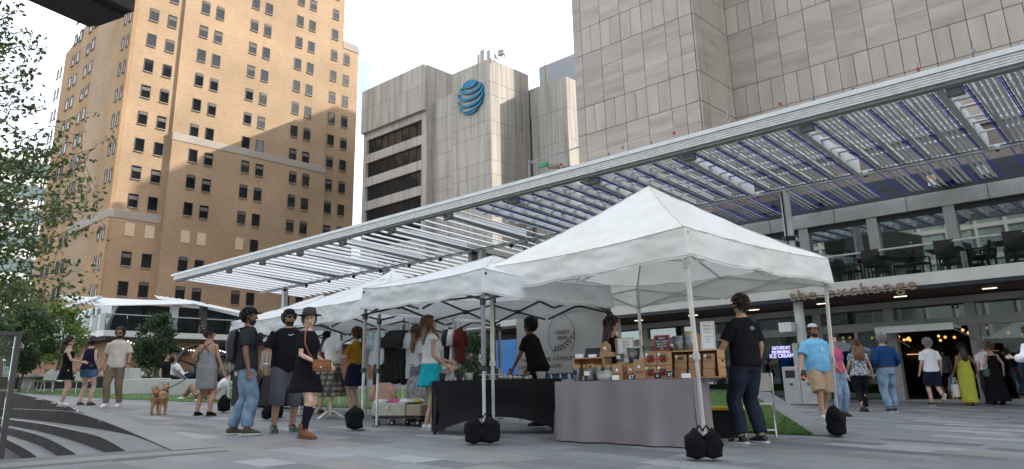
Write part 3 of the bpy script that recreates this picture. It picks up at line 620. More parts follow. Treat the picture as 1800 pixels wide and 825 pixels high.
for i, x in enumerate(bays):
    near = x > -19
    if near: along('led_strip', blu, x, .03, .012, -.012); along('channel', black, x+.04, .03, .02, -.0)
    else: along('led_strip', mat('led_faint', (.05, .07, .45), .5), x, .016, .008, -.16)
    op = (i % 5 == 2) and near
    if near:
        along('fin', blade, x+.11, .05, .2, .1)
        if not op:
            for k in range(4): along('slat', slatm, x+.19+k*.125, .105, .014, .03, tilt=R(25))
    else:
        inst('blade', unit(blade), (x+.35+20, yc_-21, cz_(yc_)+.1-.8), cn_, (ang, R(BT), 0), (.60, Lb, .03))
    if i % 5 == 2 and x > -40:     # tapered rafter and lamp box by each opening
        q = MB(); q.prism([(x+.13, YE+.4, cz_(YE)+.04), (x+.13, YBM, cz_(YBM)-.06), (x+.13, YBM, cz_(YBM)+.46), (x+.13, YE+.4, cz_(YE)+.2)], (.12, 0, 0)); part(cn_, 'rafter', q, whm)
        q = MB(); q.box(x+.3, x+.66, YE+.42, YE+.62, cz_(YE)-.16, cz_(YE)+.08); part(cn_, 'lamp_box', q, mat('lampbox_grey', (.25, .26, .26), .5), bevel=.02)
        q = MB(); q.lathe((x+.45, YBM-.25, ZBM-.1), [(.0, -.09), (.07, -.07), (.09, 0), (.09, .07), (.05, .09)], 10); part(cn_, 'camera_dome', q, whm, True); part(cn_, 'dome_lens', MB().ball((x+.45, YBM-.25, ZBM-.16), .06, 8), black, True)
for y in (19.6, 21.0, 22.3): part(cn_, 'purlin', MB().box(-19.5, XZ, y, y+.1, cz_(y)+.09, cz_(y)+.13), whm)
for y in (19.3, 20.3, 21.6): part(cn_, 'bracket_row', MB().box(-19.5, XZ, y, y+.18, cz_(y)+.16, cz_(y)+.19), slatm)
b = MB(); b.box(XA+.4, XZ, YBM-.05, YBM+.1, ZBM-.08, ZBM+.06); part(cn_, 'main_beam', b, whm); part(cn_, 'beam_web', MB().box(XA+.4, XZ, YBM-.08, YBM-.055, ZBM-.02, ZBM+.0), black)
for i, x in enumerate(bays):        # inner strip of louvres behind the beam
    inner = 26.6
    if x > -19: 
        along('led_strip', blu, x, .03, .014, -.02, YBM+.14, inner)
        if i % 5 != 2:
            for k in range(3): along('slat', slatm, x+.2+k*.16, .13, .014, .03, YBM+.14, inner, tilt=R(25))
    else: inst('blade', unit(blade), (x+.35+20, 25-21, cz_(25)+.1-.8), cn_, (ang, R(BT), 0), (.58, 2.9, .03))
for k, x in enumerate(COLX):
    q = MB()
    if k == 0: q.tube([(x, 23.6, gz(x)), (x, 23.6, 7.05)], .15, 20)
    else: q.box(x-.13, x+.13, 23.5, 23.76, gz(x)-.05, 7.05)
    part(cn_, 'column', q, whm, k == 0)
    part(cn_, 'column_ring', MB().box(x-.02, x+.0, 23.36, 23.45, 4.6, 7.0) if k == 0 else MB().box(x-.15, x-.132, 23.5, 23.76, .5, 7.0), black)
x = COLX[0]; part(cn_, 'speaker', MB().box(x-.26, x-.1, 23.35, 23.5, 1.3, 2.1), mat('speaker_grey', (.40, .40, .38), .6), bevel=.02); part(cn_, 'lamp_box', MB().box(x-.55, x-.15, 23.2, 23.6, 2.45, 2.75), whm, bevel=.02)
part(cn_, 'column_collar', MB().tube([(x, 23.6, 5.35), (x, 23.6, 5.5)], .165, 20), black)
for k in range(9):
    x = -39.8+k*2.3; part(cn_, 'camera_dome', MB().ball((x, YBM-.1, ZBM-.16), .1, 8), black, True)
# scaffold tubes standing on the canopy
sc = thing('scaffold_rail', 'thin grey scaffold tubes along the top of the canopy edge', 'scaffold', (-10, 18.6, 7.7))
pip = mat('galv_tube', (.28, .29, .30), .45, .6); redp = mat('red_coupler', (.35, .03, .03), .5); grn = mat('green_coupler', (.03, .25, .1), .5)
b = MB(); b.tube([(-15.3, 18.9, 8.0), (-6.3, 18.9, 8.05)], .024, 6); b.tube([(-15.3, 18.9, 8.0), (-15.3, 20, 8.0)], .024, 6); b.tube([(-16.6, 19.2, 8.75), (-14.3, 19.2, 8.8)], .022, 6); b.tube([(-16.6, 19.2, 7.7), (-16.6, 19.2, 8.85)], .022, 6); b.tube([(-14.9, 19.2, 7.7), (-14.9, 19.2, 8.8)], .022, 6); b.tube([(-18.6, 18.9, 8.0), (-16, 18.9, 8.02)], .02, 6); b.tube([(-16.6, 19.2, 8.75), (-16.0, 20.4, 8.75)], .022, 6)
part(sc, 'tube', b, pip, True)
rs = random.Random(8)
for k in range(17):
    x = -14.8+k*.86+rs.uniform(-.2, .2); h = rs.choice([.25, .45, .3, .6])
    part(sc, 'upright', MB().tube([(x, 18.92, 7.78), (x, 18.92, 7.9+h)], .018, 6), pip); part(sc, 'coupler', MB().box(x-.03, x+.03, 18.88, 18.96, 7.85+h*.6, 7.93+h*.6), redp if rs.random() < .35 else pip)
part(sc, 'plank', MB().bar((-15.9, 19.4, 8.45), (-13.6, 20.4, 8.2), .2, .05), mat('scaffold_board', (.25, .18, .12), .8)); part(sc, 'coupler', MB().box(-16.2, -15.8, 19.2, 19.35, 8.48, 8.6), grn)
# ================================================================ restaurant at the foot of the brick tower
rx = thing('corner_restaurant', 'two storey brick restaurant with glass balcony and white canopy roofs', 'building', (-60, 28, 2.2))
XRf = -56; rbx = brickmat('red_brick_x', (.22, .10, .055), (.30, .15, .085), (.26, .17, .12), 'Y', 1.0); rby = brickmat('red_brick_y', (.32, .16, .07), (.38, .20, .10), (.3, .2, .13), 'X', 1.0)
c0 = onX(182, 580, XRf); c1 = onX(440, 592, XRf); YA0 = c0.y; zs_ = c0.z
part(rx, 'brick_wall', MB().box(XRf-1.4, XRf-1.2, YA0+1.2, 46, 1.5, zs_-.5), rbx); part(rx, 'brick_wall', MB().box(XRf-24, XRf-1.21, YA0+1.2, YA0+1.4, 1.5, zs_-.5), rby)
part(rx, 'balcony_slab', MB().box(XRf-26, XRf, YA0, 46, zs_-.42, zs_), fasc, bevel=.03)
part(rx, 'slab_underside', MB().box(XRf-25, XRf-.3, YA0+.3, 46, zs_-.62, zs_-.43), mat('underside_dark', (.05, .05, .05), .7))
for k in range(16): panel(rx, 'balustrade_pane', glass('rail_glass', (.8, .84, .84), .12), XRf-.1, XRf-.07, YA0+.05+k*1.5, YA0+1.5+k*1.5, zs_, zs_+1.1)
for k in range(12): panel(rx, 'balustrade_pane', glass('rail_frost', (.6, .65, .62), .3), XRf-1.6-k*1.6, XRf-.05-k*1.6, YA0+.07, YA0+.1, zs_, zs_+1.2)
part(rx, 'handrail', MB().box(XRf-.12, XRf-.05, YA0+.02, 46, zs_+1.1, zs_+1.16), whm)
zr1 = onX(200, 514, XRf).z
yr0, yr1, yr2 = onX(186, 530, XRf).y, onX(335, 525, XRf).y, onX(455, 537, XRf).y
part(rx, 'glass_wall', MB().box(XRf-3.2, XRf-3.1, YA0+1.5, 44, zs_, zr1-.4), mat('restaurant_glass', (.05, .065, .07), .08, var=.3, scale=.5))
part(rx, 'glass_return', MB().box(XRf-20, XRf-3.1, YA0+1.5, YA0+1.6, zs_, zr1-.4), mat('sky_glass', (.45, .52, .52), .1, var=.3, scale=.3))
for k in range(9): panel(rx, 'glazing_bar', whm if k in (3, 7) else wframe, XRf-3.1, XRf-3.0, YA0+1.5+k*2.2, YA0+1.6+k*2.2, zs_, zr1-.4)
for k in range(5): q = MB(); q.bar((XRf-3.4-k*3, YA0+1.3, zs_+.2), (XRf-2.2-k*3-1.8*(k % 2)+.6, YA0+1.3, zr1-.5), .18, .18); part(rx, 'brace', q, whm)
part(rx, 'upper_mass', MB().box(XRf-34, XRf-3.3, YA0+1.7, 46, zs_-.5, zr1-.45), rbx)
# canopy roofs made of broad white blades, pitched
def blades(y0, y1, zl_, zr_, n, depth):
    for k in range(n):
        t = k/n; x = XRf+.9-depth*t
        q = MB(); za, zc = zl_+1.25*t, zr_+.75*t; xb = x-depth/n*.97; q.prism([(x, y0, za), (x, y1, zc), (xb, y1, zc+.34), (xb, y0, za+.42)], (0, 0, .05))
        part(rx, 'roof_blade', q, blade)
blades(yr0-.9, yr1, zr1-1.15, zr1-.55, 7, 8); blades(yr1+.1, yr2, zr1-.6, zr1-1.3, 7, 8)
part(rx, 'roof_edge', MB().bar((XRf+.8, yr0-.7, zr1-.5), (XRf-24, yr0-.4, zr1-.9), .35, .18), blade)
part(rx, 'roof_post', MB().box(XRf-.6, XRf-.2, onX(305, 600, XRf).y-.25, onX(305, 600, XRf).y+.25, zs_, zr1-.2), whm)
part(rx, 'vent_stack', MB().box(XRf-.4, XRf+.1, onX(358, 560, XRf).y-.22, onX(358, 560, XRf).y+.22, zs_+.6, zr1-.35), mat('stack_dark', (.07, .065, .06), .6))
# openings and fittings in the brick front
for px0, px1, y0_, y1_ in ((238, 300, 600, 668), (372, 420, 612, 668)):
    a, c = onX(px0, y1_, XRf-1.2), onX(px1, y0_, XRf-1.2); panel(rx, 'shopfront', darkg, XRf-1.2, XRf-1.15, a.y, c.y, a.z, c.z); panel(rx, 'awning', black, XRf-1.2, XRf-.7, a.y-.3, c.y+.3, c.z, c.z+.3)
for px, yy in ((360, 608), (322, 622)): q = onX(px, yy, XRf-1.2); panel(rx, 'wall_speaker', black, XRf-1.2, XRf-.9, q.y-.2, q.y+.2, q.z-.5, q.z+.5)
fb = MB().ball((0, 0, 0), .055, 6).mesh('festoon_bulb', mat('festoon', (1, .97, .9), emit=1.2))
for k in range(46):
    t = k/45; p0, p1 = onX(225, 600, XRf-.2), onX(440, 615, XRf-.2); s = abs(((t*3) % 1)-.5)*2
    inst('festoon_bulb', fb, (XRf-.2+60, p0.y+(p1.y-p0.y)*t-28, p0.z+(p1.z-p0.z)*t-.35*(1-s*s)-2.2), rx)
for px in (300, 262): q = onX(px, 638, XRf-1); inst('wall_lamp', MB().ball((0, 0, 0), .16, 8).mesh('wall_lamp', mat('lamp_amber', (1, .5, .15), emit=1.6)), (XRf-.9+60, q.y-28, q.z-2.2), rx)
q = onX(372, 604, XRf-1.1); part(rx, 'round_emblem', MB().lathe((0, 0, 0), [(.42, 0), (.55, .03), (.55, .08), (.42, .1)], 18), black, world=False).location = (XRf-1.1+60, q.y-28, q.z-2.2); rx.children[-1].rotation_euler = (0, pi/2, 0)
# ================================================================ market tents
def clothmat(name, col, tr=.3, bump=.25, bs=7):
    m = bpy.data.materials.new(name); m.use_nodes = True; MATS[name] = m; n, l = m.node_tree.nodes, m.node_tree.links; b = n['Principled BSDF']; o = n['Material Output']
    b.inputs['Roughness'].default_value = .75; g = n.new('ShaderNodeNewGeometry')
    t = n.new('ShaderNodeTexNoise'); t.inputs['Scale'].default_value = 1.6; t.inputs['Detail'].default_value = 7; l.new(g.outputs['Position'], t.inputs[0])
    r = n.new('ShaderNodeValToRGB'); r.color_ramp.elements[0].position = .3; r.color_ramp.elements[0].color = (*[c*.9 for c in col[:2]], col[2]*.82, 1); r.color_ramp.elements[1].position = .62; r.color_ramp.elements[1].color = (*col, 1); l.new(t.outputs['Fac'], r.inputs[0]); l.new(r.outputs[0], b.inputs['Base Color'])
    t2 = n.new('ShaderNodeTexNoise'); t2.inputs['Scale'].default_value = bs; t2.inputs['Detail'].default_value = 5; t2.inputs['Distortion'].default_value = .6; l.new(g.outputs['Position'], t2.inputs[0])
    bp = n.new('ShaderNodeBump'); bp.inputs['Strength'].default_value = bump; bp.inputs['Distance'].default_value = .03; l.new(t2.outputs['Fac'], bp.inputs['Height']); l.new(bp.outputs[0], b.inputs['Normal'])
    tn = n.new('ShaderNodeBsdfTranslucent'); l.new(r.outputs[0], tn.inputs[0]); x = n.new('ShaderNodeMixShader'); x.inputs[0].default_value = tr; l.new(b.outputs[0], x.inputs[1]); l.new(tn.outputs[0], x.inputs[2]); l.new(x.outputs[0], o.inputs[0]); return m
tcA = clothmat('tent_cloth', (.93, .93, .92), .28); tcB = clothmat('tent_cloth_cool', (.89, .92, .96), .3)
steel = mat('tent_steel', (.55, .56, .55), .4, .5, var=.1); creamleg = mat('tent_cream_leg', (.62, .59, .50), .45); darkst = mat('tent_dark_steel', (.03, .032, .036), .5, .3); greyst = mat('tent_grey_steel', (.20, .21, .23), .4, .5); footm = mat('foot_plate', (.10, .10, .10), .6)
seamm = mat('seam_thread', (.55, .53, .49), .9)
def nz(p, s): return noise.noise(V(p)*s)
def tent(name, label, C, peak, legm, trussm, cloth, legh=None, sagk=.13, hv=.36, basex=None, crown=0):
    """C: four valance-hem corners (front-left, front-right, back-right, back-left)"""
    C = [V(c) for c in C]; P = V(peak); ctr = sum(C, V())/4
    rt = thing(name, label, 'tent', (ctr.x, ctr.y, gz(ctr.x)), 0, 'white pop-up tents')
    E = [c+(ctr-c).normalized()*.04+V((0, 0, hv)) for c in C]
    for i in range(4):
        a, c = E[i], E[(i+1) % 4]; out = (c-a).cross(V((0, 0, 1))).normalized()
        if out.dot(a-ctr) < 0: out = -out
        def rp_(u, t):
            base = a.lerp(c, u); base.z -= .05*4*u*(1-u)*(1-t); p = base.lerp(P, t); p.z -= sagk*sin(pi*t)*(.35+.65*4*u*(1-u))
            if t < .97: p.z += .022*nz(p, 2.3)+.012*nz(p+V((3, 1, 7)), 6)+.02*(1-t)*nz(V((u*9, t*1.2, i)), 2)*sin(pi*t)
            return p
        part(rt, 'canopy_panel', MB().grid(rp_, 34, 24), cloth, True)
        a2, c2 = C[i], C[(i+1) % 4]
        def vp_(u, t):
            top = a.lerp(c, u); top.z -= .05*4*u*(1-u); bot = a2.lerp(c2, u); bot.z += -.035*4*u*(1-u)+.012*sin(u*17+i); p = top.lerp(bot, t)
            f = 4*u*(1-u); p += out*(.012*f*sin(u*23+t*3+i)*t+.026*nz(V((p.x, p.y, p.z*2.2))+V((i, 0, 0)), 2.6)*min(1, f*3)+.018*nz(V((p.x, p.y, p.z*2.5)), 7)*min(1, f*4)+.010*nz(V((p.x, p.y, p.z*1.5)), 17)*min(1, f*5))
            return p
        part(rt, 'valance', MB().grid(vp_, 60, 9), cloth, True)
        part(rt, 'hem_seam', MB().tube([vp_(j/30, .93)+out*.003 for j in range(31)], .0045, 4), seamm); part(rt, 'eave_seam', MB().tube([vp_(j/30, .0)+out*.003 for j in range(31)], .006, 5), seamm); part(rt, 'ridge_seam', MB().tube([rp_(0, j/14)+V((0, 0, .004)) for j in range(15)], .006, 5), seamm)
        # scissor truss of the side
        n = 2; zt, zb = -.02, -.36
        for k in range(n):
            u0, u1 = k/n+.02, (k+1)/n-.0; um = (u0+u1)/2
            q = [a2.lerp(c2, u)-out*.05 for u in (u0, u1)]
            zt_, zb_ = V((0, 0, hv-.06)), V((0, 0, hv-.42))
            for p0, p1, o_ in ((q[0]+zt_, q[1]+zb_, 0), (q[0]+zb_, q[1]+zt_, .03)): part(rt, 'truss_bar', MB().bar(p0-out*o_, p1-out*o_, .018, .03), trussm)
            part(rt, 'truss_joint', MB().box(-.03, .03, -.03, .03, -.035, .035), trussm, world=False).location = (q[0]+q[1])/2+V((0, 0, hv-.24))-rt.location
        mid = a2.lerp(c2, .5)-out*.05+V((0, 0, hv-.1)); part(rt, 'roof_strut', MB().bar(mid, P+V((0, 0, -.62)), .018, .03), trussm)
        for p0, p1 in ((a2.lerp(ctr, .03)+V((0, 0, hv-.05)), P+V((0, 0, -.25))),): part(rt, 'roof_rib', MB().bar(p0, P.lerp(p0, .04)+V((0, 0, -.14)), .02, .03), trussm)
        # leg
        lg_ = C[i].lerp(ctr, .045); bx_ = (basex[i] if basex and basex[i] else (lg_.x, lg_.y)); g = V((bx_[0], bx_[1], gz(bx_[0])+.012)); top = V((lg_.x, lg_.y, C[i].z+hv-.06)); m_ = g.lerp(top, .42)
        lg2 = part(rt, 'leg', MB().bar(m_, top, .042, .042, 0, (0, 1, 0)), legm); part(lg2, 'inner_leg', MB().bar(g, m_, .03, .03, 0, (0, 1, 0)), steel if legm is not darkst else greyst, world=False).location = (0, 0, 0)
        for ch in lg2.children: ch.data.transform(Matrix.Translation(-rt.location))
        part(rt, 'leg_collar', MB().bar(m_-V((0, 0, .03)), m_+V((0, 0, .04)), .06, .06, 0, (0, 1, 0)), trussm if legm is not creamleg else steel); part(rt, 'foot_plate', MB().box(g.x-.05, g.x+.05, g.y-.05, g.y+.05, g.z, g.z+.012), footm)
        part(rt, 'slider', MB().bar(top-V((0, 0, .42)), top-V((0, 0, .33)), .056, .056, 0, (0, 1, 0)), trussm)
    part(rt, 'peak_post', MB().bar(P+V((0, 0, -.75)), P+V((0, 0, -.03)), .03, .03, 0, (0, 1, 0)), trussm); part(rt, 'peak_hub', MB().box(P.x-.05, P.x+.05, P.y-.05, P.y+.05, P.z-.66, P.z-.58), trussm)
    return rt
Lc = onY(850, 514, 7.72)
tA = tent('market_tent', 'nearest white tent with cream legs over the lilac bakery table', [Lc, onY(1208, 450, 7.62), onZ(1466, 497, 2.34), V((-7.5, 11.6, 2.32))], (-5.78, 9.55, 0), steel, steel, tcA)  if False else None
pk = V((-5.8, 9.5, 0)); pk.z = 3.86
tA = tent('market_tent', 'nearest white tent with cream legs over the lilac bakery table', [Lc, onY(1208, 450, 7.62), onZ(1466, 497, 2.34), V((-7.5, 11.6, 2.32))], pk, creamleg, steel, tcA, basex=[None, (gr(1242, 800).x, gr(1242, 800).y), (gr(1476, 768).x, gr(1476, 768).y), None])
def row_tent(label, x0, x1, y, zf, dz, pkz, pkp):
    return tent('market_tent', label, [V((x0, y, zf-dz)), V((x1, y, zf)), V((x1, y+3, zf)), V((x0, y+3, zf-dz))], pkp, greyst, darkst, tcB, hv=.33, sagk=.1)
tB = row_tent('white tent with dark frame over the black planter table', onY(632, 546, 6.9).x, onY(848, 515, 6.9).x, 6.9, 2.13, -.01, 0, onY(868, 450, 8.4))
tC = row_tent('white tent with a vented peak over the clothes rack', -12.85, -9.85, 7.52, 2.13, -.0, 0, onY(690, 479, 9.02))
tD = row_tent('farthest white tent behind the three friends', -15.95, -12.95, 8.05, 2.16, 0, 0, onY(565, 519, 9.55))
b = MB(); p = onY(690, 479, 9.02); b.grid(lambda u, t: V((p.x-.26+.52*u, p.y-.26+.52*t, p.z+.045-.42*max(abs(u-.5), abs(t-.5)))), 8, 8); part(tC, 'vent_cap', b, tcB, True)
q = onZ(1466, 497, 2.34); part(tA, 'maker_patch', MB().prism([onX(1450, 468, q.x+.045), onX(1458, 470, q.x+.045), onX(1459, 480, q.x+.045), onX(1451, 478, q.x+.045)], (.004, 0, 0)), mat('patch_grey', (.5, .5, .52), .7)) if False else None
# ---- weight bags on the legs
bagm = mat('bag_black', (.008, .008, .009), .9, spec=.15, var=.2, bump=.6, bscale=14)
def bag(px, py, w, h, label, lobes=2, seed=1):
    g = gr(px, py); rt = thing('weight_bag', label, 'weight bag', g, 0, 'black weight bags on the tent legs'); rs_ = random.Random(seed); side = V((RT.x, RT.y, 0)).normalized()
    for k in range(lobes):
        o_ = side*((k-(lobes-1)/2)*w*.52); rx_, ry_ = w*(.30 if lobes > 1 else .5), .11
        def f(u, t, o_=o_, k=k):
            a = u*2*pi; zz_ = h*t; r_ = (.90+.16*sin(pi*min(1, t*1.1))-(.55*max(0, t-.82)/.18)+.10*nz(g+V((cos(a), sin(a), t*2)), 1.5))*(.02 if t in (0,) else 1)
            d = side*(cos(a)*rx_*r_)+side.cross(V((0, 0, 1)))*(sin(a)*ry_*r_); p = g+o_+d+V((0, 0, zz_+.016)); p += d.normalized()*(.034*nz(p*1.0, 9)+.02*nz(p, 19)) if d.length > 1e-4 else V(); p += V((0, 0, .03*t*nz(p, 8)-.04*t*t*(1 if lobes > 1 else .3)*abs(cos(a))))
            return p
        part(rt, 'pouch', MB().grid(f, 24, 10), bagm, True)
        part(rt, 'handle', MB().tube([g+o_+V((0, 0, h*.9)), g+o_*.4+V((0, 0, h*1.12)), g+V((0, 0, h*.95))], .012, 6), bagm)
bag(1240, 811, .33, .31, 'slumped black weight bag on the near cream tent leg', 2, 1); bag(848, 783, .38, .33, 'pair of black weight bags at the grey leg by the planter table', 2, 2)
bag(1473, 770, .24, .40, 'single black weight bag at the right hand tent leg', 1, 3); bag(623, 758, .25, .33, 'black weight bag at the leg beside the woman in mustard', 1, 4)
bag(393, 726, .24, .33, 'black weight bag behind the man in the grey shirt', 1, 5); bag(478, 739, .32, .28, 'black weight bag beside the man in grey shorts', 2, 6)
# ---- lilac bakery table
lil = clothmat('lilac_cloth', (.205, .178, .20), .0, .2, 3); LT0 = V((-6.36, 7.74, 0)); LT1 = V((-4.6, 8.2, 0)); lu = (LT1-LT0); llen = lu.length; lu.normalize(); lv_ = V((-lu.y, lu.x, 0)); LZ = .985; LD = .8
def lt(u, v, z=0): return LT0+lu*u+lv_*v+V((0, 0, LZ+z))
tb = thing('bakery_table', 'long table under a lilac grey cloth reaching the ground', 'table', (lt(llen/2, LD/2).x, lt(0, LD/2).y, gz(-5.5)))
def side_(p0, p1, s_):
    n_ = (p1-p0).cross(V((0, 0, 1))).normalized()
    def f(u, t):
        p = p0.lerp(p1, u); zb_ = gz(p.x)+.02; p = V((p.x, p.y, LZ+(zb_-LZ)*t)); fl = t**.8*(.05*sin(u*11+s_)+.034*sin(u*27+s_*2+1.5*t)+.04*nz(V((u*6, s_, t*.5)), 1.7)+.035)+.010*nz(p, 3)
        return p+n_*fl*min(1, 12*u*(1-u)+.25)
    return f
b = MB(); cs = [lt(0, 0), lt(llen, 0), lt(llen, LD), lt(0, LD)]
for k in range(4): b.grid(side_(cs[k], cs[(k+1) % 4], k*1.7), 80, 20)
b.grid(lambda u, t: lt(llen*u, LD*t, .002*nz(V((u*5, t*5, 0)), 2)), 8, 4); part(tb, 'tablecloth', b, lil, True)
part(tb, 'table_top', MB().prism([lt(.03, .03, -.04), lt(llen-.03, .03, -.04), lt(llen-.03, LD-.03, -.04), lt(.03, LD-.03, -.04)], (0, 0, .025)), whm)
for u in (.1, llen-.1):
    for v in (.1, LD-.1): p = lt(u, v); part(tb, 'leg', MB().bar((p.x, p.y, gz(p.x)), (p.x, p.y, LZ-.05), .03, .03, 0, (0, 1, 0)), greyst)
def proj(p): d = p-EYE; z = d.dot(FW); return 900+FPX*d.dot(RT)/z, PPY-FPX*d.dot(UP)/z, z
def lpos(px, v, z=0):
    a, c = -.5, llen+.5
    for _ in range(40):
        m = (a+c)/2
        if proj(lt(m, v, z))[0] < px: a = m
        else: c = m
    p = lt(a, v, z); return p, proj(p)[2]/FPX          # point, metres per pixel there
wdm = wmat('crate_pine', [(.40, .23, .10), (.52, .32, .15)], .6, 3, (6, 6, 1), .05, 20, .1); kraft = mat('kraft_card', (.36, .215, .11), .8, var=.06); galv = mat('galvanised', (.34, .36, .37), .42, .7, var=.35, scale=18); corkm = mat('cork', (.33, .20, .10), .9, var=.2, scale=30); redr = mat('red_ribbon', (.5, .012, .02), .4); whl = mat('label_white', (.78, .78, .76), .6); blk = mat('card_black', (.012, .012, .014), .6)
def lbox(name, m, label, cat, px0, px1, h, v, z=0, d=.12, group=None, extra=None):
    """upright box on the table seen between two pixel columns"""
    p0, s_ = lpos(px0, v, z); p1, _ = lpos(px1, v, z); w = (p1-p0).length; rt = thing(name, label, cat, (p0+p1)/2+lv_*d/2, math.atan2(lu.y, lu.x), group)
    bd = part(rt, 'body', MB().box(-w/2, w/2, -d/2, d/2, .001, h), m, world=False, bevel=.004)
    if extra: extra(rt, w, d, h, bd)
    return rt
def lab(x, z, r=.02):
    def f(rt, w, d, h, bd): part(bd, 'round_label', MB().tube([(x*w, -d/2-.003, z*h), (x*w, -d/2-.0005, z*h)], r, 14), whl, world=False)
    return f
def crate(px0, px1, h, v, z, d, label, shelf=False):
    p0, s_ = lpos(px0, v, z); p1, _ = lpos(px1, v, z); w = (p1-p0).length; rt = thing('wooden_crate', label, 'crate', (p0+p1)/2+lv_*d/2, math.atan2(lu.y, lu.x), 'wooden crates on the bakery table')
    for nm, q in (('bottom_board', (-w/2, w/2, -d/2, d/2, .001, .014)), ('top_board', (-w/2, w/2, -d/2, d/2, h-.014, h)), ('end_board', (-w/2, -w/2+.015, -d/2, d/2, .0145, h-.0145)), ('end_board', (w/2-.015, w/2, -d/2, d/2, .0145, h-.0145)), ('back_board', (-w/2+.0155, w/2-.0155, d/2-.012, d/2-.001, .0145, h-.0145))): part(rt, nm, MB().box(*q), wdm, world=False, bevel=.002)
    return rt, w
c1_, w1 = crate(1008, 1063, .30, .3, 0, .3, 'open wooden crate at the left end of the bakery table')
part(c1_, 'handle_slot', MB().box(-.06, .06, .135, .138, .2, .22), whl, world=False)
c2_, w2 = crate(1179, 1266, .34, .34, 0, .32, 'large open wooden crate holding gift boxes at the right end')
for k in range(3): part(c2_, 'end_slat', MB().box(w2/2, w2/2+.012, -.15, .15, .02+k*.108, .115+k*.108), wdm, world=False, bevel=.003)
part(c2_, 'hand_hole', MB().box(w2/2+.0122, w2/2+.0135, -.05, .05, .19, .22), blk, world=False)
def tin(name, px0, px1, h, v, z, label, m=galv, lid=None, taper=.84, sticks=0, mark=None, group='tins and buckets on the bakery table'):
    p, s_ = lpos((px0+px1)/2, v, z); r = (px1-px0)/2*s_; rt = thing(name, label, 'bucket' if 'bucket' in label else 'tin', p+lv_*r, math.atan2(lu.y, lu.x), group)
    part(rt, 'body', MB().lathe((0, 0, 0), [(r*taper, .001), (r*(taper+1)/2*1.01, h*.5), (r, h*.97), (r*1.05, h), (r*.96, h), (r*.9, h*.9)], 22), m, True, False)
    if lid: part(rt, 'cork_lid', MB().lathe((0, 0, 0), [(r*1.0, h*.95), (r*1.03, h*1.0), (r*1.03, h+.035), (r*.98, h+.04)], 18), corkm, False, False)
    if sticks:
        rs_ = random.Random(5)
        for k in range(sticks):
            a = rs_.random()*6.28; q = r*.8*rs_.random(); e = V((cos(a)*q*1.35, sin(a)*q*1.35, h+rs_.uniform(.02, .06))); sk = part(rt, 'treat_stick', MB().tube([(cos(a)*q*.4, sin(a)*q*.4, h*.3), e], .006, 5), wdm, world=False); part(sk, 'treat', MB().ball(e, .013, 6), mat('biscuit', (.42, .26, .11), .8), True, False)
    if mark: part(rt, 'label_patch', MB().prism([(-r*.45, -r*1.02, h*.45), (r*.45, -r*1.02, h*.45), (r*.45, -r*1.04, h*.8), (-r*.45, -r*1.04, h*.8)], (0, .004, 0)), mark, world=False)
    return rt
def card(name, label, px0, px1, h, v, z, m, d=.012, frame=None, cat='sign', text=None, tcol=None, lean=.12):
    p0, s_ = lpos(px0, v, z); p1, _ = lpos(px1, v, z); w = (p1-p0).length; rt = thing(name, label, cat, (p0+p1)/2, math.atan2(lu.y, lu.x))
    sh = lambda x, y, zz_: (x, y+zz_*lean, zz_)
    q = MB().box(-w/2, w/2, -d/2, d/2, .001, h); q.v = [sh(*c) for c in q.v]; part(rt, 'board', q, m, world=False)
    if frame:
        for nm, e in (('frame_bar', (-w/2-.012, -w/2+.008, -d/2-.006, d/2, 0.001, h+.012)), ('frame_bar', (w/2-.008, w/2+.012, -d/2-.006, d/2, .001, h+.012)), ('frame_bar', (-w/2+.0085, w/2-.0085, -d/2-.006, d/2, h-.008, h+.012)), ('frame_bar', (-w/2+.0085, w/2-.0085, -d/2-.006, d/2, .001, .02))):
            q = MB().box(*e); q.v = [sh(*c) for c in q.v]; part(rt, nm, q, frame, world=False)
    for i, (tx, fr_, hh, mm) in enumerate(text or []):
        q = text_mb(tx, 1, .004, 1, 'CENTER'); ww = max(c[0] for c in q.v)-min(c[0] for c in q.v); sx = min(w*.86/ww, hh*1.1); q.v = [sh(a*sx, -d/2-.002-cz2*.2, h*fr_+c*hh) for a, c, cz2 in q.v]; part(rt, 'lettering', q, mm, world=False)
    return rt
inkr = mat('ink_red', (.5, .05, .06), .6); inkg = mat('ink_grey', (.18, .18, .18), .6); chalk = mat('chalk', (.75, .75, .72), .8); silver = mat('silver_frame', (.5, .51, .5), .35, .6); redw = mat('red_wood', (.28, .03, .03), .5)
# front row
tin('tall_tin', 1004, 1019, .17, .1, 0, 'tall tin with cork lid at the left end of the lilac table', lid=1, taper=.82, mark=blk)
tin('stick_bucket', 1021, 1043, .15, .1, 0, 'small bucket full of biscuit sticks', sticks=26, mark=whl); tin('pale_pot', 1044, 1075, .115, .06, 0, 'wide pale ceramic pot on the lilac table', mat('pale_pot', (.46, .48, .45), .55, var=.05), taper=.93)
tin('jar_tin', 1040, 1058, .16, .2, 0, 'cork lidded jar behind the pale pot', lid=1, taper=.95); tin('jar_tin', 1060, 1075, .16, .2, 0, 'cork lidded jar beside the kraft bags', lid=1, taper=.95, mark=whl)
card('price_card', 'tiny price card before the biscuit bucket', 1020, 1032, .06, .02, 0, blk, text=[('2', .3, .05, chalk)])
lbox('card_reader', whl, 'white card reader block by the pale pot', 'card reader', 1076, 1087, .06, .03, 0, .05, 'card readers')
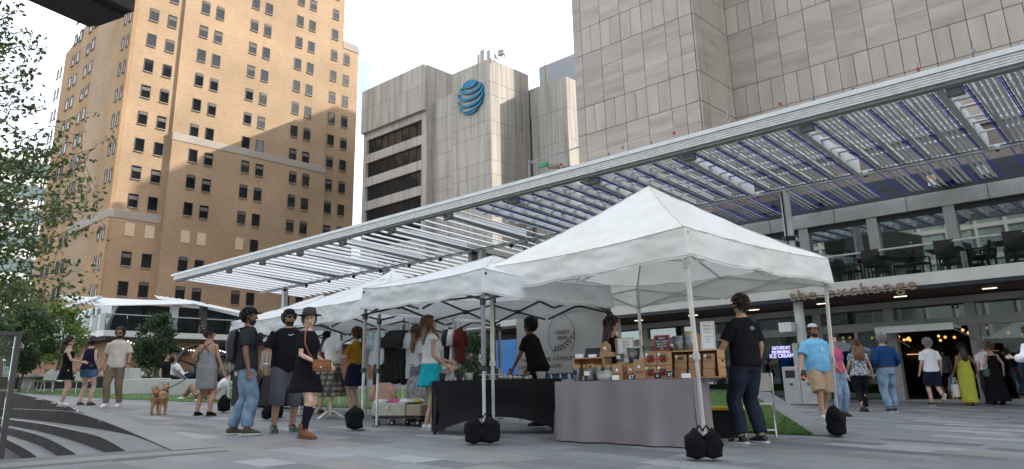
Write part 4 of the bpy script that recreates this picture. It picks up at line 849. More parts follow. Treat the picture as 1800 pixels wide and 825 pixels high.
for i, (a, c, h, v) in enumerate(((1077, 1094, .19, .12), (1086, 1102, .215, .2), (1103, 1116, .19, .14), (1115, 1134, .235, .1))):
    def bagx(rt, w, d, h_, bd):
        part(bd, 'fold', MB().box(-w/2, w/2, -.012, .012, h_, h_+.012), kraft, world=False); part(bd, 'label_band', MB().box(-w*.4, w*.4, -d/2-.002, -d/2-.0005, h_*.3, h_*.44), mat('label_brown', (.2, .11, .06), .8), world=False); part(bd, 'round_label', MB().tube([(0, -d/2-.003, h_*.66), (0, -d/2-.0005, h_*.66)], .018, 14), whl, world=False)
    lbox('kraft_bag', kraft, ('leftmost kraft treat bag beside the pale pot', 'taller kraft bag behind the leftmost bag', 'short kraft bag in the middle of the bags', 'largest kraft treat bag next to the ribboned boxes')[i], 'paper bag', a, c, h, v, 0, .07, 'kraft treat bags', bagx)
card('price_card', 'small black price card in front of the kraft bags', 1104, 1116, .06, .03, 0, blk, text=[('$7', .2, .06, chalk)])
def gift(rt, w, d, h, bd):
    part(bd, 'window', MB().box(-w*.27, w*.27, -d/2-.002, -d/2-.0005, h*.25, h*.78), mat('box_window', (.05, .035, .03), .3), world=False); part(bd, 'ribbon', MB().box(-w*.52, w*.52, -d/2-.006, -d/2-.0025, h*.42, h*.5), redr, world=False)
    for s_ in (-1, 1): part(bd, 'bow_loop', MB().tube([(0, -d/2-.008, h*.46), (s_*w*.2, -d/2-.014, h*.62), (s_*w*.24, -d/2-.014, h*.46), (0, -d/2-.009, h*.44), (s_*w*.14, -d/2-.01, h*.22)], .006, 5, rads=[(.004, .007)]*5), redr, True, False)
    part(bd, 'round_label', MB().tube([(-w*.33, -d/2-.004, h*.84), (-w*.33, -d/2-.0005, h*.84)], .017, 14), whl, world=False)
for i, (a, c, z) in enumerate(((1134, 1155, 0), (1156, 1177, 0), (1134, 1155, .165), (1156, 1177, .165))):
    lbox('gift_box', kraft, ('lower left', 'lower right', 'upper left', 'upper right')[i]+' kraft gift box tied with red ribbon', 'gift box', a, c, .16, .14, z, .12, 'ribboned gift boxes', gift)
card('price_card', 'price card leaning on the lower ribboned boxes', 1150, 1162, .075, .05, 0, blk, text=[('6', .3, .05, chalk)]); card('price_card', 'price card on a tiny wooden easel by the crate', 1172, 1184, .07, .06, .02, blk, text=[('$7', .2, .05, chalk)])
lbox('card_reader', whl, 'white card block in front of the right crate', 'card reader', 1198, 1213, .055, .04, 0, .05, 'card readers')
def pbox(rt, w, d, h, bd): part(bd, 'window', MB().box(-w*.2, w*.22, -d/2-.002, -d/2-.0005, h*.25, h*.75), MATS['box_window'], world=False); part(bd, 'round_label', MB().tube([(-w*.3, -d/2-.004, h*.75), (-w*.3, -d/2-.0005, h*.75)], .015, 12), whl, world=False)
for i in range(3):
    for k in range(3): lbox('treat_box', kraft, '%s kraft box of the %s stack in the right crate' % (('bottom', 'middle', 'top')[k], ('left', 'middle', 'right')[i]), 'box', 1186+i*25, 1207+i*25, .09, .37, .016+k*.092, .16, 'kraft boxes in the crate', pbox if k == 2 else None)
# back row
r0 = lbox('riser_shelf', blk, 'black riser shelf behind the kraft bags', 'shelf', 1076, 1136, .22, .42, 0, .25)
tin('label_tin', 1080, 1095, .12, .44, .222, 'small tin with red lettered label on the black riser', mark=whl); tin('bucket', 1099, 1123, .19, .44, .222, 'left galvanised bucket on the black riser', mark=None, taper=.76); tin('bucket', 1126, 1151, .19, .46, .24, 'galvanised bucket beside the red framed chalkboard', taper=.76)
card('price_card', 'black price card hanging below the left bucket', 1114, 1133, .11, .4, .14, blk, text=[('TREATS', .62, .025, chalk), ('$7', .15, .045, chalk)])
lbox('box_stack', kraft, 'stack of plain kraft boxes behind the ribboned boxes', 'box', 1136, 1176, .345, .30, 0, .14)
card('chalkboard', 'red framed chalkboard menu on the bakery table', 1152, 1176, .185, .33, .348, blk, frame=redw, text=[('MENU', .8, .03, chalk), ('PUP CAKES', .6, .03, chalk), ('BISCUITS', .42, .03, chalk), ('DONUTS', .24, .03, chalk), ('$ 5', .08, .03, chalk)])
tin('bucket', 1180, 1204, .185, .4, .342, 'galvanised bucket on top of the right crate', taper=.78, mark=None); tin('tall_tin', 1203, 1219, .2, .4, .342, 'tall tin with cork lid on top of the right crate', lid=1, taper=.8)
lbox('kraft_box', kraft, 'kraft box on top of the right crate', 'box', 1221, 1234, .2, .42, .342, .1)
ptx = [("BAKERY", .84, .028, inkr), ('TREATS', .72, .028, inkr), ('all natural', .62, .02, inkg), ('peanut butter', .46, .02, inkg), ('pumpkin', .36, .02, inkg), ('cheddar', .26, .02, inkg)]
card('framed_sign', 'pale framed sign beside the vendor behind the table', 1088, 1114, .34, .52, .2, whl, frame=mat('pale_frame', (.5, .52, .5), .5), text=ptx); card('framed_sign', 'silver framed sign standing on the right crate', 1235, 1257, .34, .42, .342, whl, frame=silver, text=ptx)
lbox('card_reader', whl, 'white reader on the left crate', 'card reader', 1011, 1024, .05, .32, .302, .05, 'card readers'); lbox('card_stack', whl, 'white wedge of cards on the left crate', 'cards', 1034, 1047, .04, .31, .302, .06)
card('tablet_register', 'black tablet till on the left crate', 1027, 1053, .13, .4, .302, blk, .02, cat='tablet', lean=.6)
lbox('kraft_box', kraft, 'flat kraft box on the left crate', 'box', 1054, 1077, .06, .33, .302, .12); o = lbox('kraft_bag', kraft, 'house shaped kraft box with round label on the left crate', 'paper bag', 1056, 1071, .1, .36, .364, .08, None, lab(0, .55))
p = o.children[0]; w = .05; part(o, 'gable', MB().prism([(-.052, -.04, .1), (.052, -.04, .1), (0, -.04, .145)], (0, .08, 0)), kraft, world=False)
# ---- black stretch-cover table with concrete planters
BT0, BT1 = V((-8.18, 7.23, 0)), V((-6.98, 8.66, 0)); bu = BT1-BT0; bl = bu.length; bu.normalize(); bv = V((-bu.y, bu.x, 0)); BZ = gz(-7.5)+.76
def bt_(u, v, z=0): return BT0+bu*u+bv*v+V((0, 0, BZ+z))
stm = mat('stretch_black', (.006, .006, .008), .7, var=.1, spec=.25)
tb2 = thing('planter_table', 'table in a black stretch cover with arched hem', 'table', (-7.6, 7.9, gz(-7.6))); BD = .72
cs = [bt_(0, 0), bt_(bl, 0), bt_(bl, BD), bt_(0, BD)]; b = MB()
for k in range(4):
    p0, p1 = cs[k], cs[(k+1) % 4]; n_ = (p1-p0).cross(V((0, 0, 1))).normalized(); ext = 1.0
    def f(u, t):
        d = (p1-p0); ln = d.length; uu = u; e = .10*t**1.2*(1-2*u); p = p0+d*u-d.normalized()*0; arch = (.30 if ln > 1 else .2)*sin(pi*u)**.8; zb_ = gz(p.x)+.02
        pin = .09*sin(pi*t*.9)*(1-2*u)/1; p = p+d.normalized()*(pin if t > 0 else 0); z = BZ+(zb_-BZ)*t*(1-arch*(1 if t > 0 else 0)*t**.5)
        return V((p.x, p.y, z))-n_*(.10*sin(pi*t)**1.0*sin(pi*u)**.5)*t
    b.grid(f, 32, 12)
b.grid(lambda u, t: bt_(bl*u, BD*t), 4, 2); part(tb2, 'stretch_cover', b, stm, True)
for u in (.03, bl-.03):
    for v in (.03, BD-.03): p = bt_(u, v); part(tb2, 'leg', MB().bar((p.x, p.y, gz(p.x)), (p.x, p.y, BZ-.01), .03, .03, 0, (0, 1, 0)), blk)
def bpos(px, v, z=0):
    a, c = -.5, bl+.5
    for _ in range(40):
        m = (a+c)/2
        if proj(bt_(m, v, z))[0] < px: a = m
        else: c = m
    p = bt_(a, v, z); return p, proj(p)[2]/FPX
marb = wmat('marbled_concrete', [(.06, .06, .06), (.38, .38, .37), (.55, .55, .53)], .7, 14, tone=.2); crm = wmat('cream_concrete', [(.35, .32, .27), (.52, .49, .42)], .8, 9, tone=.1); blkc = mat('black_concrete', (.018, .018, .02), .6)
PL = [(771, 784, .105, blkc, 'black flared planter at the left end of the planter table'), (786, 799, .105, marb, 'grey marbled planter between two black planters'), (801, 814, .1, blkc, 'second black planter on the planter table'), (817, 833, .105, marb, 'black and white marbled planter near the left'), (836, 846, .07, blkc, 'small black pot behind the grey tent leg'), (858, 873, .085, marb, 'dark marbled bowl below the display step'), (942, 961, .10, crm, 'white planter with black veins at the right end')]
for a, c, h, m, lb_ in PL:
    p, s_ = bpos((a+c)/2, .15); r = (c-a)/2*s_; o = thing('concrete_planter', lb_, 'planter', p, 0, 'concrete planters on the black table'); fl = 1.12 if m is blkc else 1
    part(o, 'pot', MB().lathe((0, 0, 0), [(r*.8, .001), (r*.74, h*.3), (r*.86, h*.6), (r*fl, h*.97), (r*fl, h), (r*.8*fl, h), (r*.72, h*.8)], 18), m, True, False)
rs_ = random.Random(12)
for i, px in enumerate((880, 888, 896, 905, 913, 931)):
    p, s_ = bpos(px, .16); h = rs_.uniform(.05, .075); b = MB()
    def fr(u, t): a = u*2*pi; r = .045*sin(pi*min(.99, t*.9+.1))**.6; q = p+V((cos(a)*r, sin(a)*r, .002+h*t)); return q+V((nz(q, 30), nz(q+V((5, 5, 5)), 30), nz(q+V((9, 0, 0)), 30)*.4))*.014
    b.grid(fr, 14, 8); solo('concrete_ornament', b, crm, ('leftmost', 'second', 'third', 'fourth', 'fifth', 'rightmost')[i]+' lumpy cream concrete ornament on the planter table', 'ornament', p, 'cream concrete ornaments', True)
p, s_ = bpos(925, .14); o = thing('air_plant', 'spiky air plant in a cream holder on the planter table', 'plant', p)
for k in range(12): a = k*.55; part(o, 'leaf', MB().tube([(0, 0, .02), (cos(a)*.03, sin(a)*.03, .07), (cos(a)*.06, sin(a)*.06, .10+.02*sin(k*3))], .004, 5, rads=[.006, .004, .001]), mat('air_plant', (.22, .24, .13), .7), True, False)
part(o, 'holder', MB().lathe((0, 0, 0), [(.03, .001), (.035, .02), (.025, .035)], 12), crm, True, False)
p0, s_ = bpos(842, .3); p1, _ = bpos(884, .3); o = thing('display_step', 'pale step shelf with small square coasters', 'shelf', (p0+p1)/2, math.atan2(bu.y, bu.x)); w = (p1-p0).length
part(o, 'step', MB().box(-w/2, w/2, 0, .1, .07, .085), galv, world=False); part(o, 'side', MB().box(-w/2, -w/2+.01, 0, .1, .001, .0695), galv, world=False); part(o, 'side', MB().box(w/2-.01, w/2, 0, .1, .001, .0695), galv, world=False)
for k in range(6): solo('coaster', MB().box(-.03, .03, -.008, .008, .001, .075), marb if k % 2 else blkc, ('first', 'second', 'third', 'fourth', 'fifth', 'sixth')[k]+' square coaster from the left on the step shelf', 'coaster', p0.lerp(p1, (k+.5)/6)+bv*.05+V((0, 0, .086)), 'coasters on the step shelf', world=False, rz=math.atan2(bu.y, bu.x))
# ---- banner behind the planter table
B0, B1 = onY(940, 562, 10.2), onY(1064, 546, 10.2); bt0, bb0 = onY(960, 556, 10.2), onY(960, 656, 10.2)
bn = thing('fabric_banner', 'grey fabric banner with a laurel ring and thin lettering', 'banner', (B0.x, 10.2, 0.3)); zt0, zb0 = 2.02, 1.07
zt0 = onY(1000, 552, 10.2).z; zb0 = onY(1000, 655, 10.2).z; x0 = B0.x-.45; x1 = B1.x
part(bn, 'banner_cloth', MB().grid(lambda u, t: V((x0+(x1-x0)*u, 10.2+.012*nz(V((u*4, t*3, 1)), 2), zt0+.02*sin(u*6)*0+(zb0-zt0)*t)), 20, 12), clothmat('banner_cloth', (.62, .61, .62), .25, .1), True)
part(bn, 'banner_pole', MB().tube([(x0, 10.22, zt0+.01), (x1, 10.22, zt0+.01)], .012, 6), greyst); part(bn, 'banner_pole', MB().tube([(x0, 10.22, zb0-.01), (x1, 10.22, zb0-.01)], .012, 6), greyst)
for xx in (x0, x1): part(bn, 'banner_post', MB().tube([(xx, 10.24, gz(xx)), (xx, 10.24, zt0+.03)], .014, 6), greyst)
ink = mat('banner_ink', (.05, .05, .055), .7); cc = onY(988, 590, 10.2); rr = (onY(1010, 590, 10.2)-onY(966, 590, 10.2)).length/2
b = MB(); ring = [V((cc.x+rr*1.05*cos(a), 10.18, cc.z+rr*1.3*sin(a))) for a in [R(250)-R(300)*k/40 for k in range(41)]]; b.tube(ring, .0045, 5); part(bn, 'ring', b, ink)
b = MB(); st0, st1 = onY(974, 616, 10.2), onY(1009, 590, 10.2)
part(bn, 'laurel_stem', MB().tube([(st0.x, 10.18, st0.z), ((st0.x+st1.x)/2, 10.18, (st0.z+st1.z)/2-.03), (st1.x, 10.18, st1.z)], .004, 5), ink)
for k in range(14):
    t = k/13; c = V((st0.x+(st1.x-st0.x)*t, 10.182, st0.z+(st1.z-st0.z)*t-.05*sin(pi*t))); a = R(70 if k % 2 else -20); d = V((cos(a), 0, sin(a)))*.075; n_ = V((-sin(a), 0, cos(a)))*.016
    part(bn, 'laurel_leaf', MB().prism([c, c+d*.5+n_, c+d, c+d*.5-n_], (0, -.004, 0)), ink)
for tx, px, py, wpx, hh in (('CONCRETE', 988, 587, 25, .085), ('DREAM', 988, 597, 16, .085), ('HANDMADE CONCRETE', 968, 634, 106, .09), ('CONCRETEDREAM.COM', 947, 648, 74, .085)):
    c = onY(px, py, 10.17); q = text_mb(tx, 1, .003, 1, 'CENTER'); ww = max(v[0] for v in q.v)-min(v[0] for v in q.v); W_ = (onY(px+wpx/2, py, 10.17)-onY(px-wpx/2, py, 10.17)).length; place(q, (c.x, 10.175, c.z), (W_/ww, 0, 0), (0, 0, hh), (0, -1, 0)); part(bn, 'lettering', q, ink)
# blue panelled kiosk behind, black-cloth side table
p0, p1 = onY(866, 660, 15.5), onY(945, 660, 15.5); kz0 = onY(890, 598, 15.5).z
kb = thing('blue_kiosk', 'bright blue panelled kiosk behind the planter stall', 'kiosk', (p0.x, 15.5, gz(p0.x))); kbm = mat('kiosk_blue', (.0, .13, .42), .4, var=.1, scale=1.2)
part(kb, 'front_panel', MB().box(p0.x, p1.x+1.2, 15.5, 15.6, 1.35, kz0), kbm, bevel=.01); part(kb, 'counter', MB().box(p0.x, p1.x+1.2, 15.3, 15.6, 1.28, 1.345), kbm, bevel=.01); part(kb, 'base_panel', MB().box(p0.x+.05, p1.x+1.15, 15.5, 15.6, gz(p0.x), 1.275), mat('kiosk_navy', (.01, .05, .16), .5)); part(kb, 'side_panel', MB().box(p0.x, p0.x+.1, 15.61, 17, gz(p0.x), kz0), kbm)
g = gr(985, 745); o = thing('jewellery_table', 'low black cloth table with pale trays between the two stalls', 'table', (-8.6, 11.3, gz(-8.6))); part(o, 'black_cloth', MB().box(-9.3, -7.9, 11.0, 11.6, gz(-8.6)+.02, gz(-8.6)+.7), stm, bevel=.03); part(o, 'tray_cloth', MB().box(-9.3, -7.9, 10.99, 11.61, gz(-8.6)+.7, gz(-8.6)+.73), mat('lilac_white', (.55, .55, .65), .7))
for k in range(9): solo('trinket', MB().lathe((0, 0, 0), [(.03, .001), (.012, .03), (.025, .06+.01*(k % 3)), (.01, .1)], 8), galv, 'small shiny trinket on the low black table', 'trinket', (-9.2+k*.14, 11.1+.1*(k % 3), gz(-8.6)+.731), 'trinkets on the low table', True, False)
# ================================================================ clothes stall
def hang_garment(name, label, c, w, h, m, facing, group, sleeves=True, seed=0, cat='garment'):
    """a limp garment on a hanger: closed folded sheet with depth; c = hanger point (world)"""
    c = V(c); f = V((cos(facing), sin(facing), 0)); s = V((-f.y, f.x, 0)); rt = thing(name, label, cat, c, 0, group); rs = random.Random(seed)
    ph = rs.random()*6
    def g(u, t):
        a = u*2*pi; sh = 1 if t > .16 else .35+.65*(t/.16)**.7
        x = cos(a)*w/2*sh*(1+.05*sin(t*9+ph)); y = sin(a)*(.035+.03*t)+.02*t*sin(x*30+ph)
        return s*x+f*y+V((0, 0, -.05-h*t+.01*sin(x*25+ph)*t))
    b = MB(); b.grid(g, 26, 14); part(rt, 'cloth', b, m, True, False)
    if sleeves:
        for k in (-1, 1):
            part(rt, 'sleeve', MB().tube([s*(k*w*.40)+V((0, 0, -.10)), s*(k*w*.56)+V((0, 0, -.22)), s*(k*w*.6)+V((0, 0, -.36))], .05, 10, rads=[(.07, .045), (.075, .04), (.085, .035)]), m, True, False)
    part(rt, 'hanger', MB().tube([s*(-w*.4)+V((0, 0, -.1)), V((0, 0, -.03)), s*(w*.4)+V((0, 0, -.1))], .006, 5).tube([V((0, 0, -.03)), V((0, 0, .02)), f*.02+V((0, 0, .04))], .004, 5), blk, world=False)
    return rt
whc = mat('cotton_white', (.74, .74, .76), .85, var=.05, bump=.4, bscale=9); aqua = mat('cotton_aqua', (.08, .42, .48), .8)
def tiedye(name, base, spots, sc, lo=.55):
    m = bpy.data.materials.new(name); m.use_nodes = True; n, l = m.node_tree.nodes, m.node_tree.links; b = n['Principled BSDF']; b.inputs['Roughness'].default_value = .85
    t = n.new('ShaderNodeTexCoord'); x = n.new('ShaderNodeTexNoise'); x.inputs['Scale'].default_value = sc; x.inputs['Detail'].default_value = 3; l.new(t.outputs['Object'], x.inputs[0]); r = n.new('ShaderNodeValToRGB')
    r.color_ramp.elements[0].position = lo; r.color_ramp.elements[0].color = (*base, 1); r.color_ramp.elements[1].position = lo+.12; r.color_ramp.elements[1].color = (*spots, 1); l.new(x.outputs['Fac'], r.inputs[0]); l.new(r.outputs[0], b.inputs['Base Color']); return m
bld = tiedye('black_bleach', (.012, .012, .014), (.30, .29, .26), 5, .6); aqd = tiedye('white_aqua', (.74, .74, .76), (.10, .42, .48), 4, .52); yld = tiedye('white_yellow', (.7, .69, .66), (.55, .42, .05), 3, .58); rck = thing('clothes_rack', 'chrome clothes rack under the middle tent', 'clothes rack', (-11.2, 8.9, gz(-11.2)))
gx, gy = -11.2, 8.9; zr_ = onY(700, 571, gy).z
ra, rb_ = onY(645, 571, 8.9), onY(800, 571, 8.9)
part(rck, 'rail', MB().tube([(ra.x, gy, zr_), (rb_.x, gy, zr_)], .014, 8), steel)
for x in (ra.x+.05, (ra.x+rb_.x)/2, rb_.x-.05): part(rck, 'post', MB().tube([(x, gy, gz(x)), (x, gy, zr_)], .014, 8), steel); part(rck, 'foot', MB().bar((x, gy-.25, gz(x)+.03), (x, gy+.25, gz(x)+.03), .03, .03), steel)
hang_garment('white_tee', 'white shirt with aqua print hanging at the left of the rack', onY(664, 577, 8.75), .44, .62, aqd, -pi/2, 'garments on the rack', True, 1); hang_garment('white_tee', 'long white shirt behind the aqua print shirt', onY(668, 577, 8.95), .42, .72, whc, -pi/2, 'garments on the rack', True, 2)
for k in range(7): p = onY(692+k*5, 577, 8.9); hang_garment('bleached_garment', ('first', 'second', 'third', 'fourth', 'fifth', 'sixth', 'seventh')[k]+' black bleach spotted garment from the left on the rack', p, .40, .95-.04*(k % 3), bld, -pi/4+.1*k, 'garments on the rack', True, 10+k)
for k in range(4): p = onY(727+k*6, 577, 8.9); hang_garment('pale_garment', ('first', 'second', 'third', 'fourth')[k]+' pale patterned garment right of the black ones', p, .38, .85, yld if k % 2 else whc, -pi/4, 'garments on the rack', True, 30+k)
for k, (px, m, t_) in enumerate(((792, mat('navy_cloth', (.012, .015, .03), .85), 'navy garment'), (800, yld, 'olive patterned garment'), (809, mat('red_cloth', (.14, .012, .016), .85), 'dark red garment'), (788, whc, 'white garment'))): hang_garment('hung_garment', t_+' at the right end of the rack', onY(px, 572, 9.0), .34, .6+.1*(k % 2), m, .25+.1*k, 'garments on the rack', True, 50+k)
hang_garment('peach_tee', 'peach shirt hung low below the white shirts', onY(673, 668, 8.3), .40, .52, mat('cotton_peach', (.50, .30, .23), .85), -pi/2+.3, None, True, 60); hang_garment('dark_skirt', 'black top hung under the aqua shirt', onY(665, 634, 8.8), .3, .42, blk, -pi/2, None, False, 61)
hang_garment('grey_skirt', 'grey printed garment hung low behind the trunk', onY(732, 655, 8.6), .5, .62, mat('grey_print', (.34, .34, .35), .85, var=.3, scale=14), -pi/2, None, False, 62)
# wheeled trunk with folded clothes
tk = thing('wheeled_trunk', 'open cream trunk of folded clothes on a wheeled dolly', 'trunk', gr(712, 748), R(12)); cream = mat('trunk_cream', (.42, .40, .34), .6, var=.1)
part(tk, 'dolly', MB().box(-.5, .5, -.25, .25, .11, .15), blk, world=False); part(tk, 'case', MB().box(-.52, .18, -.24, .24, .152, .36), cream, world=False, bevel=.02); part(tk, 'case', MB().box(.2, .5, -.24, .24, .152, .33), mat('trunk_tan', (.36, .30, .22), .6), world=False, bevel=.02)
part(tk, 'latch', MB().box(-.2, -.14, -.255, -.241, .26, .31), steel, world=False)
for x in (-.42, -.1, .42):
    for y in (-.2, .2): w_ = part(tk, 'caster', MB().tube([(x, y-.015, .05), (x, y+.015, .05)], .05, 14), blk, world=False); part(w_, 'hub', MB().tube([(x, y-.02, .05), (x, y+.02, .05)], .02, 10), steel, world=False); part(w_, 'fork', MB().box(x-.02, x+.02, y-.012, y+.012, .1, .11), steel, world=False)
pal = [(.55, .52, .5), (.4, .08, .18), (.6, .58, .6), (.3, .24, .4), (.62, .6, .55), (.5, .42, .06)]
for k in range(9):
    x, y = -.4+.27*(k % 3)+.03*(k % 2), -.14+.14*(k//3); b = MB(); b.grid(lambda u, t: V((x+(u-.5)*.27, y+(t-.5)*.14, .37+.05*(1-(2*u-1)**4)*(1-(2*t-1)**4)+.012*nz(V((u*3+k, t*3, 0)), 2))), 8, 6); b.box(x-.13, x+.13, y-.065, y+.065, .3605, .372)
    o = solo('folded_cloth', b, mat('fold_%d' % (k % 6), pal[k % 6], .85, var=.25, scale=16), '%s folded garment in the %s row of the trunk' % (('left', 'middle', 'right')[k % 3], ('front', 'middle', 'back')[k//3]), 'clothes', tk.location, 'folded clothes in the trunk', True, False, R(12))
# mannequin on white tripod
mq = thing('dress_form', 'dress form in white top and plaid skirt on white wooden feet', 'mannequin', gr(580, 738)); mo = mq.location.copy(); wpaint = mat('white_paint', (.74, .74, .72), .5)
part(mq, 'pole', MB().lathe((0, 0, 0), [(.035, .06), (.03, .2), (.022, .35), (.022, .75)], 12), wpaint, True, False)
for k in range(3): a = k*2.094+.6; part(mq, 'foot', MB().tube([(0, 0, .16), (cos(a)*.1, sin(a)*.1, .13), (cos(a)*.2, sin(a)*.2, .06), (cos(a)*.27, sin(a)*.27, .022)], .02, 8, rads=[(.03, .02), (.026, .018), (.024, .018), (.03, .02)]), wpaint, True, False)
part(mq, 'torso', MB().lathe((0, 0, 0), [(.15, .95), (.13, 1.08), (.155, 1.25), (.17, 1.36), (.12, 1.44), (.05, 1.47), (.05, 1.53), (.04, 1.56)], 20), whc, True, False); part(mq, 'sleeve', MB().tube([(-.14, 0, 1.38), (-.2, -.02, 1.3), (-.22, -.03, 1.2)], .06, 10), whc, True, False); part(mq, 'sleeve', MB().tube([(.14, 0, 1.38), (.2, -.02, 1.3), (.22, -.03, 1.2)], .06, 10), whc, True, False)
part(mq, 'yellow_panel', MB().lathe((0, 0, 0), [(.152, .96), (.132, 1.08), (.152, 1.2)], 20), tiedye('yellow_dip', (.7, .7, .72), (.62, .5, .06), 2.5, .5), True, False)
pl_ = bpy.data.materials.new('plaid'); pl_.use_nodes = True; n, l = pl_.node_tree.nodes, pl_.node_tree.links; wv = [n.new('ShaderNodeTexWave') for _ in range(2)]; t_ = n.new('ShaderNodeTexCoord'); 
for w_, dr in zip(wv, ('X', 'Z')): w_.bands_direction = dr; w_.inputs['Scale'].default_value = 3.2; l.new(t_.outputs['Object'], w_.inputs[0])
mm_ = n.new('ShaderNodeMath'); mm_.operation = 'MULTIPLY'; l.new(wv[0].outputs[1], mm_.inputs[0]); l.new(wv[1].outputs[1], mm_.inputs[1]); rr_ = n.new('ShaderNodeValToRGB'); rr_.color_ramp.elements[0].color = (.012, .014, .012, 1); rr_.color_ramp.elements[1].color = (.26, .22, .13, 1); l.new(mm_.outputs[0], rr_.inputs[0]); l.new(rr_.outputs[0], n['Principled BSDF'].inputs['Base Color'])
b = MB(); b.grid(lambda u, t: V(((.15+.13*t+.015*t*sin(u*75))*cos(u*2*pi), (.15+.13*t+.015*t*sin(u*75))*sin(u*2*pi), .98-.58*t)), 60, 8); part(mq, 'plaid_skirt', b, pl_, True, False)
# record / book table of the farthest stall
g = gr(452, 716); kt = thing('book_table', 'table with black cloth and a row of books at the farthest stall', 'table', (g.x, g.y, g.z)); part(kt, 'black_cloth', MB().box(-1.1, 1.2, -.1, .5, .02, .72), stm, world=False, bevel=.02); part(kt, 'cloth_fold', MB().prism([(-.2, -.12, .72), (.35, -.12, .72), (.1, -.14, .15)], (0, .015, 0)), stm, world=False)
rs_ = random.Random(2)
for k in range(16): solo('book', MB().box(-.014, .014, -.09, .09, .001, rs_.uniform(.17, .23)), mat('book_%d' % (k % 5), ((.35, .25, .13), (.5, .45, .35), (.14, .10, .06), (.30, .16, .08), (.42, .38, .28))[k % 5], .7), 'upright book in the row on the farthest stall table', 'book', (g.x-.5+k*.055, g.y+.1, g.z+.721), 'books on the farthest table', world=False)
solo('display_screen', MB().box(-.35, .35, -.02, .02, .12, .62).box(-.05, .05, -.04, .04, .001, .12), mat('screen_grey', (.03, .035, .04), .3), 'dark grey display board standing behind the books', 'display', (g.x-.3, g.y+.4, g.z+.721), world=False)
# ================================================================ folding chair, tote, bins, table by the man in black
wpl = mat('plastic_cream', (.60, .57, .50), .5); 
def folding_chair(label, loc, rz):
    o = thing('folding_chair', label, 'chair', loc, rz, 'white folding chairs')
    part(o, 'backrest', MB().grid(lambda u, t: V(((u-.5)*.42*(1 if t < .6 else 1-.25*(t-.6)), .25-.02*cos((u-.5)*3)+.06*t, .62+.24*t)), 10, 8).grid(lambda u, t: V(((u-.5)*.42*(1 if t < .6 else 1-.25*(t-.6)), .262-.02*cos((u-.5)*3)+.06*t, .62+.24*t)), 10, 8), wpl, True, False)
    part(o, 'seat', MB().box(-.2, .2, -.2, .2, .43, .455), wpl, world=False, bevel=.01)
    for s_ in (-1, 1):
        part(o, 'front_leg', MB().tube([(s_*.22, .31, .86), (s_*.22, .2, .6), (s_*.22, -.3, .0)], .012, 8), steel, True, False); part(o, 'rear_leg', MB().tube([(s_*.2, -.15, .43), (s_*.2, .3, .0)], .012, 8), steel, True, False)
    part(o, 'cross_bar', MB().tube([(-.2, .2, .1), (.2, .2, .1)], .01, 6), steel, True, False); return o
folding_chair('white folding chair beside the man in black', gr(1338, 768), R(205))
g = gr(1288, 756); o = thing('storage_tote', 'black storage tote with yellow lid behind the lilac table', 'tote', (-5.15, 9.9, gz(-5.15)), R(15)); part(o, 'body', MB().box(-.28, .28, -.2, .2, .005, .36), mat('tote_black', (.012, .012, .012), .5), world=False, bevel=.02); part(o, 'lid', MB().box(-.31, .31, -.23, .23, .361, .41), mat('tote_yellow', (.62, .42, .02), .45), world=False, bevel=.015)
g = gr(1402, 713); o = thing('twin_recycling_bin', 'grey twin recycling bin with black openings by the entrance', 'bin', (g.x+.1, g.y+.1, gz(g.x)), R(5)); binm = mat('bin_grey', (.36, .36, .35), .5)
for k in range(2):
    x = -.45+k*.46; bd = part(o, 'cabinet', MB().box(x, x+.45, 0, .5, .02, 1.02), binm, world=False, bevel=.015); part(bd, 'opening', MB().box(x+.08, x+.34, -.006, .002, .72, .92), blk, world=False); part(bd, 'lock_plate', MB().box(x+.18, x+.26, -.006, .002, .52, .58), blk, world=False)
part(o, 'plinth', MB().box(-.43, .44, .03, .47, .0, .0195), blk, world=False)
# ================================================================ balcony furniture
wick = mat('wicker_dark', (.035, .03, .032), .7, var=.3, scale=60)
def wicker_chair(loc, rz, label):
    o = thing('balcony_chair', label, 'chair', loc, rz, 'dark chairs on the balcony')
    part(o, 'seat', MB().box(-.25, .25, -.25, .25, .40, .45), wick, world=False, bevel=.01); part(o, 'backrest', MB().grid(lambda u, t: V(((u-.5)*.5, .24+.1*t, .45+.42*t)), 6, 4).grid(lambda u, t: V(((u-.5)*.5, .27+.1*t, .45+.42*t)), 6, 4), wick, False, False)
    for sx in (-1, 1):
        part(o, 'armrest', MB().box(sx*.25-.02, sx*.25+.02, -.22, .26, .62, .65), wick, world=False)
        for sy in (-1, 1): part(o, 'leg', MB().box(sx*.24-.018, sx*.24+.018, sy*.22-.018, sy*.22+.018, 0, .40 if sy > 0 else .62), wick, world=False)
    return o
def btable(loc, label):
    o = thing('balcony_table', label, 'table', loc, 0, 'dark tables on the balcony'); part(o, 'table_top', MB().box(-.45, .45, -.45, .45, .71, .745), wick, world=False, bevel=.01); part(o, 'pedestal', MB().box(-.05, .05, -.05, .05, .03, .71), wick, world=False); part(o, 'base', MB().box(-.28, .28, -.28, .28, 0, .03), wick, world=False)
ZBf = ZT-.02
for i, px in enumerate((1540, 1668, 1790)):
    p = onY(px, 480, 24.0); nm = ('leftmost', 'middle', 'right hand')[i]; btable((p.x, 24.1, ZBf), nm+' dark table behind the balcony glass')
    for k, (dx, dy, rz) in enumerate(((-.75, -.1, R(80)), (.75, 0, R(-85)), (-.1, .8, R(5)), (.15, -.72, R(185)))): wicker_chair((p.x+dx, 24.15+dy, ZBf), rz, '%s chair of the %s balcony table' % (('left', 'right', 'rear', 'front')[k], nm))
